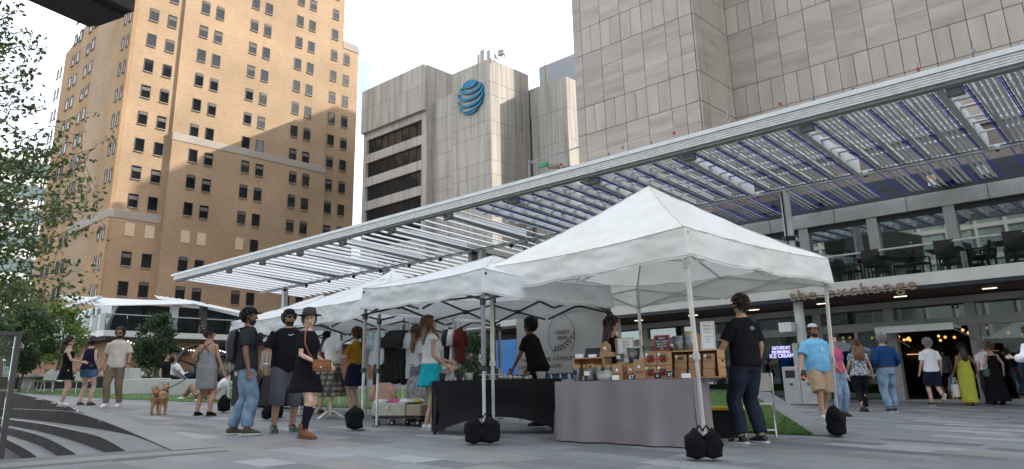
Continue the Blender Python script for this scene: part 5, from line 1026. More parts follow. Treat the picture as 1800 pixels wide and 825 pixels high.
p = onY(1475, 480, 24.2); wicker_chair((p.x, 24.2, ZBf), R(60), 'lone dark chair at the left of the balcony'); p = onY(1725, 470, 24.2); wicker_chair((p.x, 24.5, ZBf), R(-40), 'low dark chair between the two right balcony tables')
# ================================================================ left plaza furniture
conb = wmat('bench_concrete', [(.36, .355, .335), (.44, .435, .41)], .8, 2)
def bench(px, py, w, label, step=True):
    g = gr(px, py); o = thing('concrete_bench', label, 'bench', g, R(35), 'pale concrete benches on the lawn'); part(o, 'seat_block', MB().prism([(-w/2, -.35, 0), (w/2, -.35, 0), (w/2-.04, -.35, .52), (-w/2+.1, -.35, .52)], (0, .7, 0)), conb, world=False, bevel=.03)
    if step: part(o, 'back_block', MB().prism([(-w/2+.12, -.3, .521), (-.05, -.3, .521), (-.15, -.3, .88), (-w/2+.22, -.3, .88)], (0, .6, 0)), conb, world=False, bevel=.03)
bench(240, 694, 2.1, 'pale stepped concrete bench left of the seated people'); bench(332, 696, 2.0, 'low pale concrete bench behind the woman in grey', False)
def wire_chair(px, py, rz, label):
    g = gr(px, py); o = thing('wire_armchair', label, 'chair', g, rz, 'white wire chairs'); wm = mat('white_wire', (.62, .62, .6), .5)
    part(o, 'seat', MB().grid(lambda u, t: V(((u-.5)*.6, (t-.5)*.55, .40+.03*cos(u*6))), 8, 8).box(-.3, .3, -.28, -.26, .37, .42), wm, False, False); part(o, 'backrest', MB().grid(lambda u, t: V(((u-.5)*.66, .27+.1*t-.1*(2*u-1)**2, .42+.4*t*(1-.3*(2*u-1)**2))), 10, 6), wm, False, False)
    for sx in (-1, 1):
        part(o, 'armrest', MB().tube([(sx*.32, .2, .62), (sx*.33, -.25, .6)], .015, 6), wm, world=False)
        for sy in (-1, 1): part(o, 'leg', MB().tube([(sx*.26, sy*.22, .40), (sx*.3, sy*.28, 0)], .013, 6), wm, world=False)
wire_chair(92, 690, R(-60), 'white wire armchair left of the woman in black'); wire_chair(140, 691, R(-80), 'white wire armchair behind the two women'); wire_chair(70, 690, R(-40), 'leftmost white wire armchair by the low wall')
pl0 = thing('long_planter', 'long dark planter wall with small plants in front of the restaurant', 'planter', (-40, 14, 1.5)); p0, p1 = onX(60, 672, -36), onX(470, 672, -36)
part(pl0, 'trough', MB().box(-37, -36, p0.y-2, p1.y, 1.2, onX(250, 662, -36).z), mat('planter_black', (.02, .019, .019), .6)); ztp = onX(250, 662, -36).z
leafm = mat('planter_leaf', (.06, .09, .04), .8, var=.4, scale=5); pt_ = mat('pot_white', (.6, .6, .58), .6); rs_ = random.Random(9)
for k in range(30):
    y = p0.y+.6+(p1.y-p0.y-1)*k/30+rs_.uniform(-.1, .1); b = MB()
    for j in range(16): a = rs_.random()*6.28; b.tube([(0, 0, .0), (cos(a)*.1, sin(a)*.1, .16), (cos(a)*rs_.uniform(.12, .2), sin(a)*rs_.uniform(.12, .2), rs_.uniform(.2, .42))], .01, 4, rads=[.018, .022, .003])
    solo('potted_succulent', b, leafm, 'small spiky plant in the row on the long planter', 'plant', (-36.4+rs_.uniform(-.2, .2), y, ztp), 'spiky plants along the planter', False, False)
    if k % 2: solo('table_glass', MB().lathe((0, 0, 0), [(.05, .001), (.07, .12), (.06, .2)], 8), pt_, 'small white pot in the row on the long planter', 'pot', (-36.1, y+.3, ztp), 'white pots along the planter', True, False)
o = thing('round_side_table', 'small round stone table left of the wire chairs', 'table', gr(48, 686)); part(o, 'table_top', MB().lathe((0, 0, 0), [(.5, .5), (.5, .56)], 18), conb, world=False); part(o, 'stem', MB().lathe((0, 0, 0), [(.3, 0), (.2, .25), (.25, .5)], 14), conb, True, False)
# big spoked wheel sculpture
p = onX(346, 664, -34); o = thing('spoked_wheel', 'large dark spoked wheel leaning by the benches', 'sculpture', (-34, p.y, gz(-34))); b = MB(); R_ = .95; ring = [V((0, R_*cos(a), R_+R_*sin(a))) for a in [2*pi*k/28 for k in range(29)]]; b.tube(ring, .07, 6); part(o, 'rim', b, blk, True, False)
for k in range(5): a = k*2*pi/5+.3; part(o, 'spoke', MB().tube([(0, 0, R_), (0, R_*cos(a), R_+R_*sin(a))], .05, 6), blk, True, False)
part(o, 'hub', MB().tube([(-.1, 0, R_), (.1, 0, R_)], .16, 12), blk, False, False)
# glass guard rail post at the left edge
g = gr(6, 806); o = thing('guard_rail', 'dark steel guard rail post at the left edge', 'railing', g); rlm = mat('rail_steel', (.045, .04, .038), .5, .3)
tpt = onX(14, 583, g.x); h = tpt.z-g.z; part(o, 'post', MB().box(-.02, .02, -.05, 0, 0, h), rlm, world=False, bevel=.005); part(o, 'top_rail', MB().box(-.03, .03, -2.5, -.0505, h-.04, h), rlm, world=False); part(o, 'glass_pane', MB().box(-.008, .008, -2.4, -.06, .08, h-.05), glass('guard_glass', (.75, .8, .8), .15), world=False)
# dark overhead frame
o = thing('overhead_frame', 'dark steel overhead frame jutting in at the top left', 'steel frame', (-17, 4.8, 9)); c = onZ(157, 49, 9.0); d = V((-.32, 1.11, 0)).normalized(); e = V((d.y, -d.x, 0))
far = c; near = c-d*9; ofm = mat('frame_steel', (.035, .033, .033), .6, .2, var=.15)
w_ = 1.5; b = MB(); b.obox((far+near)/2-e*(-w_/2)+V((0, 0, .9)), (far-near)/2, e*(w_/2), V((0, 0, .9))); part(o, 'box_beam', b, ofm, bevel=.02)
b = MB(); b.obox((far+near)/2+e*(w_/2)+V((0, 0, -.03)), (far-near)/2*.995, e*(w_/2*.62), V((0, 0, .03))); part(o, 'bottom_plate', b, ofm)
# ================================================================ people
FH = V((FW.x, FW.y, 0)).normalized(); RH = V((RT.x, RT.y, 0)).normalized()
def ik(a, c, l1, l2, pole):
    a, c = V(a), V(c); d = c-a; L_ = min(d.length, (l1+l2)*.995); u = d.normalized(); c = a+u*L_; x = (l1*l1-l2*l2+L_*L_)/(2*L_); h = max(l1*l1-x*x, 0)**.5
    p = V(pole); p = (p-u*p.dot(u)).normalized(); return a+u*x+p*h, c
def remesh(mb, vox, sm=2, wr=0, wsc=11, seed=0):
    me = mb.mesh('tmp', []); o = bpy.data.objects.new('tmp', me)
    m = o.modifiers.new('r', 'REMESH'); m.mode = 'VOXEL'; m.voxel_size = vox
    if sm: s = o.modifiers.new('s', 'SMOOTH'); s.iterations = sm; s.factor = .5
    out = bpy.data.meshes.new_from_object(tmp_eval(o)); bpy.data.objects.remove(o); bpy.data.meshes.remove(me)
    if wr:
        nr = [v.normal.copy() for v in out.vertices]; sd = V((seed*3.1, seed*1.7, seed))
        for v, n in zip(out.vertices, nr):
            p = V((v.co.x, v.co.y, v.co.z*.75))+sd; v.co += n*(wr*noise.noise(p*wsc)+wr*.5*noise.noise(p*wsc*2.3)+wr*1.1*(1-abs(noise.noise(p*wsc*.6+V((9, 2, 4)))*2))*.4)
    out.polygons.foreach_set('use_smooth', [True]*len(out.polygons)); return out
TM = [(.84, .160, .115), (.92, .172, .122), (1.0, .163, .114), (1.1, .155, .108), (1.2, .162, .113), (1.3, .176, .120), (1.38, .178, .112), (1.43, .145, .092), (1.47, .085, .07), (1.505, .058, .06)]
TF = [(.84, .165, .122), (.92, .180, .128), (1.0, .160, .112), (1.1, .132, .098), (1.2, .138, .104), (1.28, .152, .122), (1.36, .150, .104), (1.42, .120, .082), (1.465, .07, .062), (1.505, .050, .053)]
SK = {k: mat('skin_'+k, c, .55, var=.09, scale=7, spec=.35) for k, c in dict(light=(.52, .33, .25), fair=(.56, .37, .29), tan=(.36, .205, .135), brown=(.19, .098, .06), dark=(.10, .05, .032), olive=(.42, .26, .17)).items()}
HR = {k: mat('hair_'+k, c, .45, var=.35, scale=30, stretch=(1, 1, .25), bump=.6, bscale=70) for k, c in dict(black=(.008, .007, .007), brown=(.045, .024, .014), light=(.17, .095, .045), grey=(.28, .275, .27), red=(.12, .045, .02)).items()}
def cl(name, col, **k): return mat('cloth_'+name, col, k.pop('rough', .92), spec=.12, var=k.pop('var', .06), scale=8, bump=.35, bscale=k.pop('bs', 38), **k)
class P: pass
def person(label, at_, H, face, sex='m', skin='tan', bw=1, belly=0, lean=0, headyaw=0, headpitch=0, feet=None, hands=None, hip=None, fine=1, seed=1, top=None, bottom=None, dress=None, shoes=None, socks=None, hair=None, hat=None, beard=None, eyes=True, shades=None, group=None, poles=None, twist=0):
    g = gr(*at_) if len(at_) == 2 else V(at_); d = FH*cos(R(face))+RH*sin(R(face)); rz = math.atan2(d.y, d.x)-pi/2; k = H/1.75; vox = {2: .0105, 1: .0135, 0: .019}[fine]
    hz = hip if hip is not None else .93; dz = hz-.93; T = TF if sex == 'f' else TM
    LM = Matrix.Translation((0, 0, hz))@Matrix.Rotation(-R(lean), 4, 'X')@Matrix.Rotation(R(twist), 4, 'Z')@Matrix.Translation((0, 0, -.93))    # upper body about the hips
    def up(x, y, z): return LM@V((x, y, z))
    q = P(); sh = (.185 if sex == 'm' else .158)*(.6+.4*bw)
    feet = feet or {'R': (.1, .02, 0), 'L': (-.1, -.02, 0)}; hands = hands or {}; poles = poles or {}
    HM = LM@Matrix.Translation((0, 0, 1.5))@Matrix.Rotation(R(headyaw), 4, 'Z')@Matrix.Rotation(-R(headpitch)+R(lean)*.5, 4, 'X')@Matrix.Translation((0, 0, -1.5))
    def hd(x, y, z): return HM@V((x, y, z))
    leg = {}; arm = {}
    for s, sg_ in (('R', 1), ('L', -1)):
        f = feet[s]; an = V((f[0], f[1]-.02, .085+f[2])); hp = V((sg_*.088*(1+(bw-1)*.5), 0, hz-.02)); kn, an = ik(hp, an, .435, .42, poles.get('k'+s, (sg_*.12, 1, .05))); leg[s] = (hp, kn, an)
        so_ = up(sg_*sh*.93, -.005, 1.405); h = hands.get(s); h = up(*h) if h else up(sg_*(sh+.075+.05*(bw-1)), .03, .885); el, wr_ = ik(so_, h, .285, .255, LM.to_3x3()@V(poles.get('e'+s, (sg_*.3, -1, -.1)))); arm[s] = (so_, el, wr_)
    def bel(z): return belly*max(0, 1-abs(z-1.08)/.22)
    def ring(z, off, fl=0):
        for a, c in zip(T, T[1:]):
            if a[0] <= z <= c[0]: t = (z-a[0])/(c[0]-a[0]); ra = a[1]+(c[1]-a[1])*t; rb = a[2]+(c[2]-a[2])*t; break
        else: ra, rb = (T[0][1], T[0][2]) if z < .84 else (T[-1][1], T[-1][2])
        bb = bel(z); return (0, .015*bb*8*.5+(.012 if sex == 'f' and 1.22 < z < 1.34 else 0), z), (ra*bw+off+fl+bb*.35, rb*(.7+.3*bw)+off+fl+bb*.6)
    def torso(b, z0, z1, off, flare=0, n=12):
        pts, rd = [], []
        for i in range(n+1): z = z0+(z1-z0)*i/n; p, r = ring(z, off, flare*(1-i/n)); pts.append(up(*p)); rd.append(r)
        b.tube(pts, 0, 28, rads=rd)
    def legs(b, off, frac, flare=0):     # frac 0..2 : 1 = knee, 2 = ankle
        for s in 'RL':
            hp, kn, an = leg[s]; rr = [(0, .098*(.5+.5*bw)+(.008 if sex == 'f' else 0)), (.5, .083*(.5+.5*bw)), (1, .058), (1.35, .057), (2, .038)]; pts, rd = [], []
            for i in range(13):
                t = frac*i/12; p = hp.lerp(kn, t) if t <= 1 else kn.lerp(an, t-1)
                if t > 1: p = p+V((0, -.012*sin(pi*(t-1)), 0))
                for a, c in zip(rr, rr[1:]):
                    if a[0] <= t <= c[0]+1e-9: r = a[1]+(c[1]-a[1])*(t-a[0])/(c[0]-a[0]); break
                rd.append(r+off+flare*t/max(frac, .1)); pts.append(p)
            b.tube(pts, 0, 16, rads=rd)
    def arms(b, off, frac, flare=0):
        for s in 'RL':
            a, e, w = arm[s]; rr = [(-.1, .05), (0, .055), (.35, .050), (1, .040), (1.3, .041), (2, .027)]; pts, rd = [], []
            for i in range(11):
                t = frac*i/10; p = a.lerp(e, t) if t <= 1 else e.lerp(w, t-1); tt = max(t, -.1)
                for x, y in zip(rr, rr[1:]):
                    if x[0] <= tt <= y[0]+1e-9: r = x[1]+(y[1]-x[1])*(tt-x[0])/(y[0]-x[0]); break
                rd.append(r*(.82 if sex == 'f' else 1)*(.55+.45*bw)+off+flare*max(0, t)/max(frac, .1)); pts.append(p)
            b.tube(pts, 0, 14, rads=rd)
    # ---- body
    b = MB(); torso(b, .84, 1.505, 0, 0, 14); b.tube([up(0, -.005, 1.44), hd(0, .0, 1.50), hd(0, .01, 1.56)], 0, 14, rads=[(.062, .06), (.052, .055), (.05, .055)] if sex == 'm' else [(.052, .05), (.043, .046), (.043, .048)])
    legs(b, 0, 2); arms(b, 0, 2)
    hp_ = [(1.518, .030, .036, .042), (1.535, .048, .058, .03), (1.56, .058, .076, .018), (1.59, .067, .088, .010), (1.625, .073, .095, .005), (1.665, .077, .098, -.002), (1.70, .074, .092, -.006), (1.73, .056, .070, -.010), (1.748, .024, .03, -.012)]
    b.tube([hd(0, y, z) for z, _, _, y in hp_], 0, 20, rads=[(a, c) for _, a, c, _ in hp_]); b.tube([hd(0, .094, 1.64), hd(0, .108, 1.612), hd(0, .114, 1.597), hd(0, .098, 1.588)], 0, 8, rads=[.008, .012, .015, .009])
    for sg_ in (-1, 1): b.ball(hd(sg_*.077, -.005, 1.618), (.012, .02, .03), 8); b.ball(hd(sg_*.035, .083, 1.60), (.02, .012, .016), 6)
    b.ball(hd(0, .075, 1.535), (.022, .016, .016), 8)
    for s, sg_ in (('R', 1), ('L', -1)):      # feet and hands
        hp, kn, an = leg[s]; b.tube([an+V((0, -.045, -.035)), an+V((0, .02, -.03)), an+V((sg_*.01, .10, -.05)), an+V((sg_*.015, .165, -.065))], 0, 10, rads=[(.03, .032), (.036, .04), (.042, .026), (.03, .014)]); b.ball(an, .036, 8)
        a, e, w = arm[s]; f = (w-e).normalized(); sd_ = (V((0, 1, 0)) if abs(f.y) < .8 else V((0, 0, 1))); sd_ = (sd_-f*sd_.dot(f)).normalized(); nn = f.cross(sd_)*(-sg_); curl = nn*-.02
        b.tube([w, w+f*.04, w+f*.085], 0, 10, rads=[(.024, .024), (.026, .030), (.022, .038)] if abs(f.z) > .6 else [.025, .029, .031])
        if fine:
            for j, (o_, ln) in enumerate(((.03, .068), (.01, .078), (-.01, .073), (-.028, .058))): p0 = w+f*.08+sd_*o_; b.tube([p0, p0+f*ln*.5+curl*.4, p0+f*ln+curl*1.3], 0, 6, rads=[.0105, .0100, .0085])
            b.tube([w+f*.025+sd_*.025, w+f*.055+sd_*.05+curl*.5, w+f*.085+sd_*.055+curl], 0, 6, rads=[.014, .012, .009])
        else: b.tube([w+f*.08, w+f*.13+curl*.6, w+f*.16+curl*1.3], 0, 8, rads=[(.018, .034), (.016, .03), (.012, .02)])
    me = remesh(b, vox, 2); me.materials.append(SK[skin]); ro = bpy.data.objects.new('person', me); ro.location = g; ro.rotation_euler = (0, 0, rz); ro.scale = (k, k, k); link(ro); tag(ro, label, 'person', group)
    q.o = ro; q.up, q.hd, q.leg, q.arm, q.ring = up, hd, leg, arm, ring
    def child(name, mb, m, wr=0, rm=True, wsc=11, sm=2, parent=None):
        me = remesh(mb, vox*1.2, sm, wr, wsc, seed) if rm else mb.mesh(name, [], None, True); me.name = name; me.materials.append(m); o = bpy.data.objects.new(name, me); link(o, parent or ro); return o
    q.child = child
    # ---- clothes
    if top:
        b = MB(); m = top['m']; hem = top.get('hem', .86); nk = top.get('neck', 1.472); off = top.get('off', .018); torso(b, hem, nk, off, top.get('flare', .012)); sl_ = top.get('sleeve', .6)
        if sl_: arms(b, top.get('soff', .014), sl_, top.get('sfl', .012)*.7)
        elif top.get('strap', 1):
            for sg_ in (-1, 1): b.tube([up(sg_*sh*.55, -.06, 1.36), up(sg_*sh*.6, -.01, 1.455), up(sg_*sh*.55, .07, 1.36)], 0, 8, rads=[(.03, .02)]*3)
        child('top', b, m, .008 if fine else .006)
    if bottom:
        b = MB(); m = bottom['m']; kind = bottom['k']
        if kind == 'skirt':
            z1, hem, fl = bottom.get('top', 1.04), bottom.get('hem', .55), bottom.get('flare', .06); pts, rd = [], []
            for i in range(13):
                z = z1+(hem-z1)*i/12; p, r = ring(max(z, .86), .03); t = max(0, (.92-z)/.4); pts.append(V((p[0], p[1]-.0, z+dz)) if lean == 0 else (up(*p) if z > .93 else V((p[0], p[1], z+dz)))); rd.append((r[0]+fl*t, r[1]+fl*t))
            b.tube(pts, 0, 30, rads=rd)
            o_ = child('skirt', b, m, .01, wsc=16)
        else:
            torso(b, .84, bottom.get('top', 1.03), .014); hp0 = [V((0, 0, hz-.02)), V((0, 0, hz+.0))]
            legs(b, bottom.get('off', .016), bottom.get('len', 1.93), bottom.get('flare', .012)); child('trousers' if bottom.get('len', 1.93) > 1.5 else 'shorts', b, m, .009 if fine else .006, wsc=9)
        if bottom.get('belt'): b = MB(); p, r = ring(1.0, .026); b.tube([up(0, p[1], .985), up(0, p[1], 1.02)], 0, 26, rads=[r, r]); child('belt', b, bottom['belt'], rm=False)
    if dress:
        b = MB(); m = dress['m']; z1, hem = dress.get('top', 1.36), dress.get('hem', .5); pts, rd = [], []; n = 18
        for i in range(n+1):
            z = z1+(hem-z1)*i/n; p, r = ring(max(z, .88), dress.get('off', .014)); t = max(0, (.9-z)/.5); fl = dress.get('flare', .02)*t; pts.append(up(*p) if z > .9 else V((p[0], p[1], z+dz))); rd.append((r[0]+fl, r[1]+fl))
        b.tube(pts, 0, 30, rads=rd)
        if dress.get('sleeve'): arms(b, .02, dress['sleeve'], .01); torso(b, z1-.05, 1.44, .016)
        o_ = child('dress', b, m, dress.get('wr', .008), wsc=dress.get('wsc', 12))
        for sx, ex in dress.get('straps', []): child('strap', MB().tube([up(sx*sh, .095, 1.34), up(sx*sh*.95, .02, 1.445), up(sx*sh*.9, -.06, 1.42), up(ex*sh, -.105, 1.27)], .009, 6), m, rm=False)
    if socks:
        for s in 'RL': hp, kn, an = leg[s]; child('sock', MB().tube([kn.lerp(an, socks[1]+(1-socks[1])*i/6)+V((0, -.01, 0)) for i in range(7)], 0, 14, rads=[.064-.02*i/6 for i in range(7)]), socks[0], rm=False)
    if shoes:
        m, sole, hgt = shoes
        for s, sg_ in (('R', 1), ('L', -1)):
            an = leg[s][2]; tilt = feet[s][3] if len(feet[s]) > 3 else 0
            def ft(x, y, z): v = Matrix.Rotation(-R(tilt), 3, 'X')@V((x, y-.13*(tilt > 0), z)); return an+v+V((0, .13*(tilt > 0), 0))
            b = MB(); b.tube([ft(0, -.07, -.04), ft(0, -.04, -.03), ft(0, .03, -.028), ft(sg_*.008, .1, -.045), ft(sg_*.012, .165, -.055), ft(sg_*.012, .195, -.065)], 0, 14, rads=[(.02, .025), (.042, .045), (.047, .05), (.052, .036), (.044, .026), (.02, .012)])
            if hgt: b.tube([ft(0, -.01, -.03), ft(0, -.01, hgt)], 0, 14, rads=[(.048, .055), (.052, .058)])
            o_ = child('shoe', b, m, 0)
            b = MB(); sl2 = [(-.036, -.085), (.0, -.1), (.036, -.085), (.043, 0), (.055+.006*sg_, .1), (.045+.01*sg_, .175), (.01*sg_, .215), (-.045+.01*sg_, .175), (-.05+.006*sg_, .1), (-.043, 0)]
            b.prism([ft(x, y, -.086) for x, y in sl2], ft(0, 0, -.062)-ft(0, 0, -.086)); child('sole', b, sole, rm=False, parent=o_)
    # ---- head: hair, beard, eyes, glasses, hats
    if hair:
        col, style = hair; m = HR[col]; b = MB(); nU, nT = 26, 16; vs = {}; big = 1.1 if style in ('curly', 'afro') else .94 if style in ('short', 'bald') or hat else 1.0; low = {'short': 1.585, 'curly': 1.575, 'bald': 1.6}.get(style, 1.56)
        def hp2(i, j):
            a = 2*pi*i/nU; t = -pi/2+pi*j/nT; x, y, z = cos(t)*cos(a), cos(t)*sin(a), sin(t); rr = (1+.05*noise.noise(V((x, y, z))*3+V((seed, 0, 0)))*(2.2 if style in ('curly', 'afro') else .35 if style == 'short' else 1))*big
            return V((x*.0885*rr, y*.112*rr-.012, 1.654+z*.108*rr))
        for j in range(nT):
            for i in range(nU):
                c4 = [hp2(i, j), hp2(i+1, j), hp2(i+1, j+1), hp2(i, j+1)]; c = sum(c4, V())/4; front = c.y > .028
                if hat and c.z > 1.688: continue
                if (front and c.z < 1.695+.02*(abs(c.x)/.05)*0-(.09*max(0, abs(c.x)-.055)/.03)) or c.z < low-(.0 if c.y > -.03 else .03) or (abs(c.x) > .06 and c.y > -.005 and c.z < 1.60): continue
                b.add([hd(*v) for v in c4], [(0, 1, 2, 3)])
        o_ = child('hair', b, m, rm=False); sol = o_.modifiers.new('s', 'SOLIDIFY'); sol.thickness = .03; sol.offset = -1
        b = None
        if style == 'long': b = MB().tube([hd(0, -.05, 1.69), hd(0, -.085, 1.60), up(0, -.11, 1.48), up(.0, -.135, 1.36), up(.01, -.13, 1.24)], 0, 16, rads=[(.07, .05), (.09, .05), (.10, .04), (.095, .035), (.05, .02)])
        elif style == 'longfront': b = MB().tube([hd(0, -.05, 1.69), hd(0, -.08, 1.60), up(0, -.10, 1.48), up(.0, -.12, 1.36), up(.01, -.12, 1.28)], 0, 16, rads=[(.07, .05), (.088, .05), (.09, .04), (.08, .035), (.05, .02)]); [b.tube([hd(sg_*.07, .02, 1.68), hd(sg_*.085, .02, 1.58), up(sg_*.10, .07, 1.44), up(sg_*.09, .11, 1.34)], 0, 10, rads=[.02, .03, .032, .012]) for sg_ in (-1, 1)]
        elif style == 'pony': b = MB().tube([hd(0, -.10, 1.68), hd(0, -.15, 1.66), up(0, -.17, 1.54), up(.0, -.16, 1.40), up(0, -.15, 1.30)], 0, 12, rads=[.03, .035, .04, .035, .012])
        elif style == 'bun': b = MB().ball(hd(0, -.10, 1.735), (.052, .05, .048), 12)
        elif style == 'messy': b = MB(); rr_ = random.Random(seed); [b.ball(hd(rr_.gauss(0, .035), -.12+rr_.gauss(0, .03), 1.69+rr_.gauss(0, .045)), rr_.uniform(.028, .045), 8) for _ in range(16)]
        elif style == 'curly': b = MB(); rr_ = random.Random(seed); [b.ball(hd(.085*cos(a)*cos(e), -.012+.1*sin(a)*cos(e), 1.665+.10*sin(e)), rr_.uniform(.022, .032), 6) for a, e in [(rr_.uniform(-.6, 3.7)+pi, rr_.uniform(-.3, 1.5)) for _ in range(60)]]
        elif style == 'wavy': b = MB(); rr_ = random.Random(seed); [b.tube([hd(x, -.06, 1.7), hd(x*1.3, -.10, 1.58), up(x*1.6+rr_.gauss(0, .01), -.13, 1.46), up(x*1.5+rr_.gauss(0, .02), -.14, 1.34), up(x*1.3+rr_.gauss(0, .03), -.13, 1.24+rr_.uniform(-.03, .05))], 0, 8, rads=[.025, .032, .034, .03, .012]) for x in (-.07, -.045, -.02, 0, .02, .045, .07)]
        if b: child('hair_length', b, m, .006, wsc=26, parent=o_)
    if beard:
        b = MB()
        for j in range(8):
            for i in range(14):
                def bp(i, j): a = pi*(i/14); t = -1.25+.95*j/8; return V((cos(a)*.070*cos(t*.9)**.5, .016+sin(a)*.085*cos(t)**.35, 1.592+.078*sin(t)))
                c4 = [bp(i, j), bp(i+1, j), bp(i+1, j+1), bp(i, j+1)]; b.add([hd(*v) for v in c4], [(0, 1, 2, 3)])
        o_ = child('beard', b, HR[beard], rm=False); sol = o_.modifiers.new('s', 'SOLIDIFY'); sol.thickness = .016
    if eyes and not shades:
        for sg_ in (-1, 1):
            o_ = child('eye', MB().ball(hd(sg_*.031, .087, 1.632), (.014, .008, .008), 8), mat('eye_white', (.6, .58, .55), .3), rm=False); child('iris', MB().ball(hd(sg_*.031, .0935, 1.632), (.0065, .004, .0065), 8), mat('iris', (.02, .012, .008), .2), rm=False, parent=o_); child('eyebrow', MB().tube([hd(sg_*.014, .096, 1.651), hd(sg_*.032, .095, 1.656), hd(sg_*.052, .083, 1.65)], .004, 6), HR[hair[0] if hair else 'black'], rm=False)
    if eyes: child('lips', MB().tube([hd(-.024, .092, 1.563), hd(-.008, .1, 1.566), hd(.008, .1, 1.566), hd(.024, .092, 1.563)], 0, 8, rads=[.003, .007, .007, .003]), mat('lips_'+skin, tuple(c*f for c, f in zip(SK[skin].node_tree.nodes['Principled BSDF'].inputs['Base Color'].default_value[:3], (.85, .55, .55))), .5), rm=False)
    if shades:
        o_ = child('sunglasses', MB().bar(hd(-.075, .088, 1.645), hd(.075, .088, 1.645), .006, .008), blk, rm=False)
        for sg_ in (-1, 1): child('lens', MB().prism([hd(sg_*.008, .102, 1.646), hd(sg_*.058, .098, 1.648), hd(sg_*.064, .09, 1.63), hd(sg_*.05, .096, 1.612), hd(sg_*.018, .103, 1.612)], hd(0, .108, 1.6)-hd(0, .102, 1.6)), shades, rm=False, parent=o_); child('temple', MB().bar(hd(sg_*.076, .09, 1.643), hd(sg_*.08, -.02, 1.64), .004, .006), blk, rm=False, parent=o_)
    if hat:
        kind, m = hat[:2]
        if kind == 'cap':
            fl = hat[3] if len(hat) > 3 else 1
            o_ = child('cap', MB().tube([hd(0, -.008, z) for z in (1.672, 1.70, 1.735, 1.758, 1.766)], 0, 22, rads=[(.088, .112), (.089, .113), (.075, .096), (.045, .06), (.01, .01)]), m, rm=False)
            child('brim', MB().prism([hd(.08*cos(a), fl*(.06+.115*sin(a)), 1.685-.02*sin(a)) for a in [pi*i/10 for i in range(11)]], hd(0, 0, .008)-hd(0, 0, 0)), hat[2] if len(hat) > 2 and hat[2] else m, rm=False, parent=o_)
        else:
            o_ = child('hat_crown', MB().tube([hd(0, -.005, z) for z in (1.685, 1.73, 1.80, 1.812)], 0, 24, rads=[(.092, .112), (.090, .108), (.078, .092), (.05, .06)]), m, rm=False)
            child('hat_brim', MB().tube([hd(0, 0, 1.692), hd(0, 0, 1.70)], 0, 30, rads=[(.165, .185), (.162, .182)]), m, rm=False, parent=o_); child('hat_band', MB().tube([hd(0, -.005, 1.702), hd(0, -.005, 1.725)], 0, 24, rads=[(.0935, .1135), (.093, .112)]), blk, rm=False, parent=o_)
    return q
C = cl
char = C('charcoal', (.028, .029, .036)); blkt = C('black', (.010, .010, .012)); jean = C('jean_light', (.17, .25, .34), var=.22); jean2 = C('jean_dark', (.018, .024, .04), var=.15); grsh = C('grey_short', (.085, .088, .105)); whs = mat('shoe_white', (.7, .7, .7), .6); bks = mat('shoe_black', (.012, .012, .013), .5); brs = mat('shoe_brown', (.055, .04, .03), .7); tanb = mat('boot_tan', (.17, .062, .022), .6, var=.12); soleg = mat('sole_pale', (.5, .48, .44), .7); soleb = mat('sole_black', (.02, .02, .02), .7); dkl = mat('lens_dark', (.01, .01, .012), .08); orl = mat('lens_orange', (.55, .2, .02), .1, .6)
# --- three friends at the front left
a = person('bearded man in charcoal tee, jeans and black cap with backpack', (424, 765), 1.74, 78, 'm', 'brown', 1.02, .02, feet={'R': (.14, .1, 0), 'L': (-.12, -.13, 0)}, hands={'R': (.27, .07, .88), 'L': (-.25, .12, .9)}, fine=2, seed=1, top=dict(m=char, hem=.87, sleeve=.75, sfl=.02, flare=.02), bottom=dict(k='t', m=jean, off=.02, flare=.018), shoes=(brs, soleg, 0), hair=('black', 'short'), beard='black', hat=('cap', blkt))
bp = a.child('backpack', MB().tube([a.up(0, -.15, .98), a.up(0, -.2, 1.03), a.up(0, -.21, 1.25), a.up(0, -.19, 1.40), a.up(0, -.15, 1.44)], 0, 16, rads=[(.10, .04), (.14, .075), (.15, .085), (.13, .07), (.08, .03)]), mat('backpack_black', (.012, .012, .014), .6), .006)
for s in (-1, 1): a.child('backpack_strap', MB().tube([a.up(s*.09, -.13, 1.44), a.up(s*.10, .0, 1.475), a.up(s*.10, .125, 1.38), a.up(s*.12, .13, 1.2), a.up(s*.15, .05, 1.08)], .012, 8, rads=[(.022, .012)]*5), blkt, rm=False, parent=bp)
a.child('chest_pouch', MB().ball(a.up(-.03, .16, 1.33), (.06, .05, .075), 12), char, rm=False)
b_ = person('stout man in black tee and long grey shorts with cap and sunglasses', (497, 760), 1.76, 150, 'm', 'tan', 1.13, .06, headyaw=12, feet={'R': (.14, .05, 0), 'L': (-.14, -.02, 0)}, hands={'R': (.33, .14, .93), 'L': (-.33, .06, .9)}, fine=2, seed=2, top=dict(m=blkt, hem=.84, sleeve=.85, sfl=.03, off=.018, flare=.012), bottom=dict(k='s', m=grsh, len=1.25, off=.022, flare=.028), shoes=(bks, mat('sole_green', (.03, .12, .09), .6), .02), hair=('black', 'short'), beard='black', shades=dkl, hat=('cap', blkt))
b_.child('necklace', MB().tube([b_.up(.075*cos(t)*1.0, .02+.115*(.55+.45*sin(t)) if sin(t) > 0 else -.06+.05*cos(t)**2, 1.45-.09*max(0, sin(t))) for t in [2*pi*i/20 for i in range(21)]], .006, 6), mat('silver_chain', (.6, .6, .58), .3, .8), rm=False)
b_.child('bracelet', MB().tube([b_.arm['R'][2]+V((0, 0, .01)), b_.arm['R'][2]+V((0, 0, .03))], .036, 12), whl, rm=False)
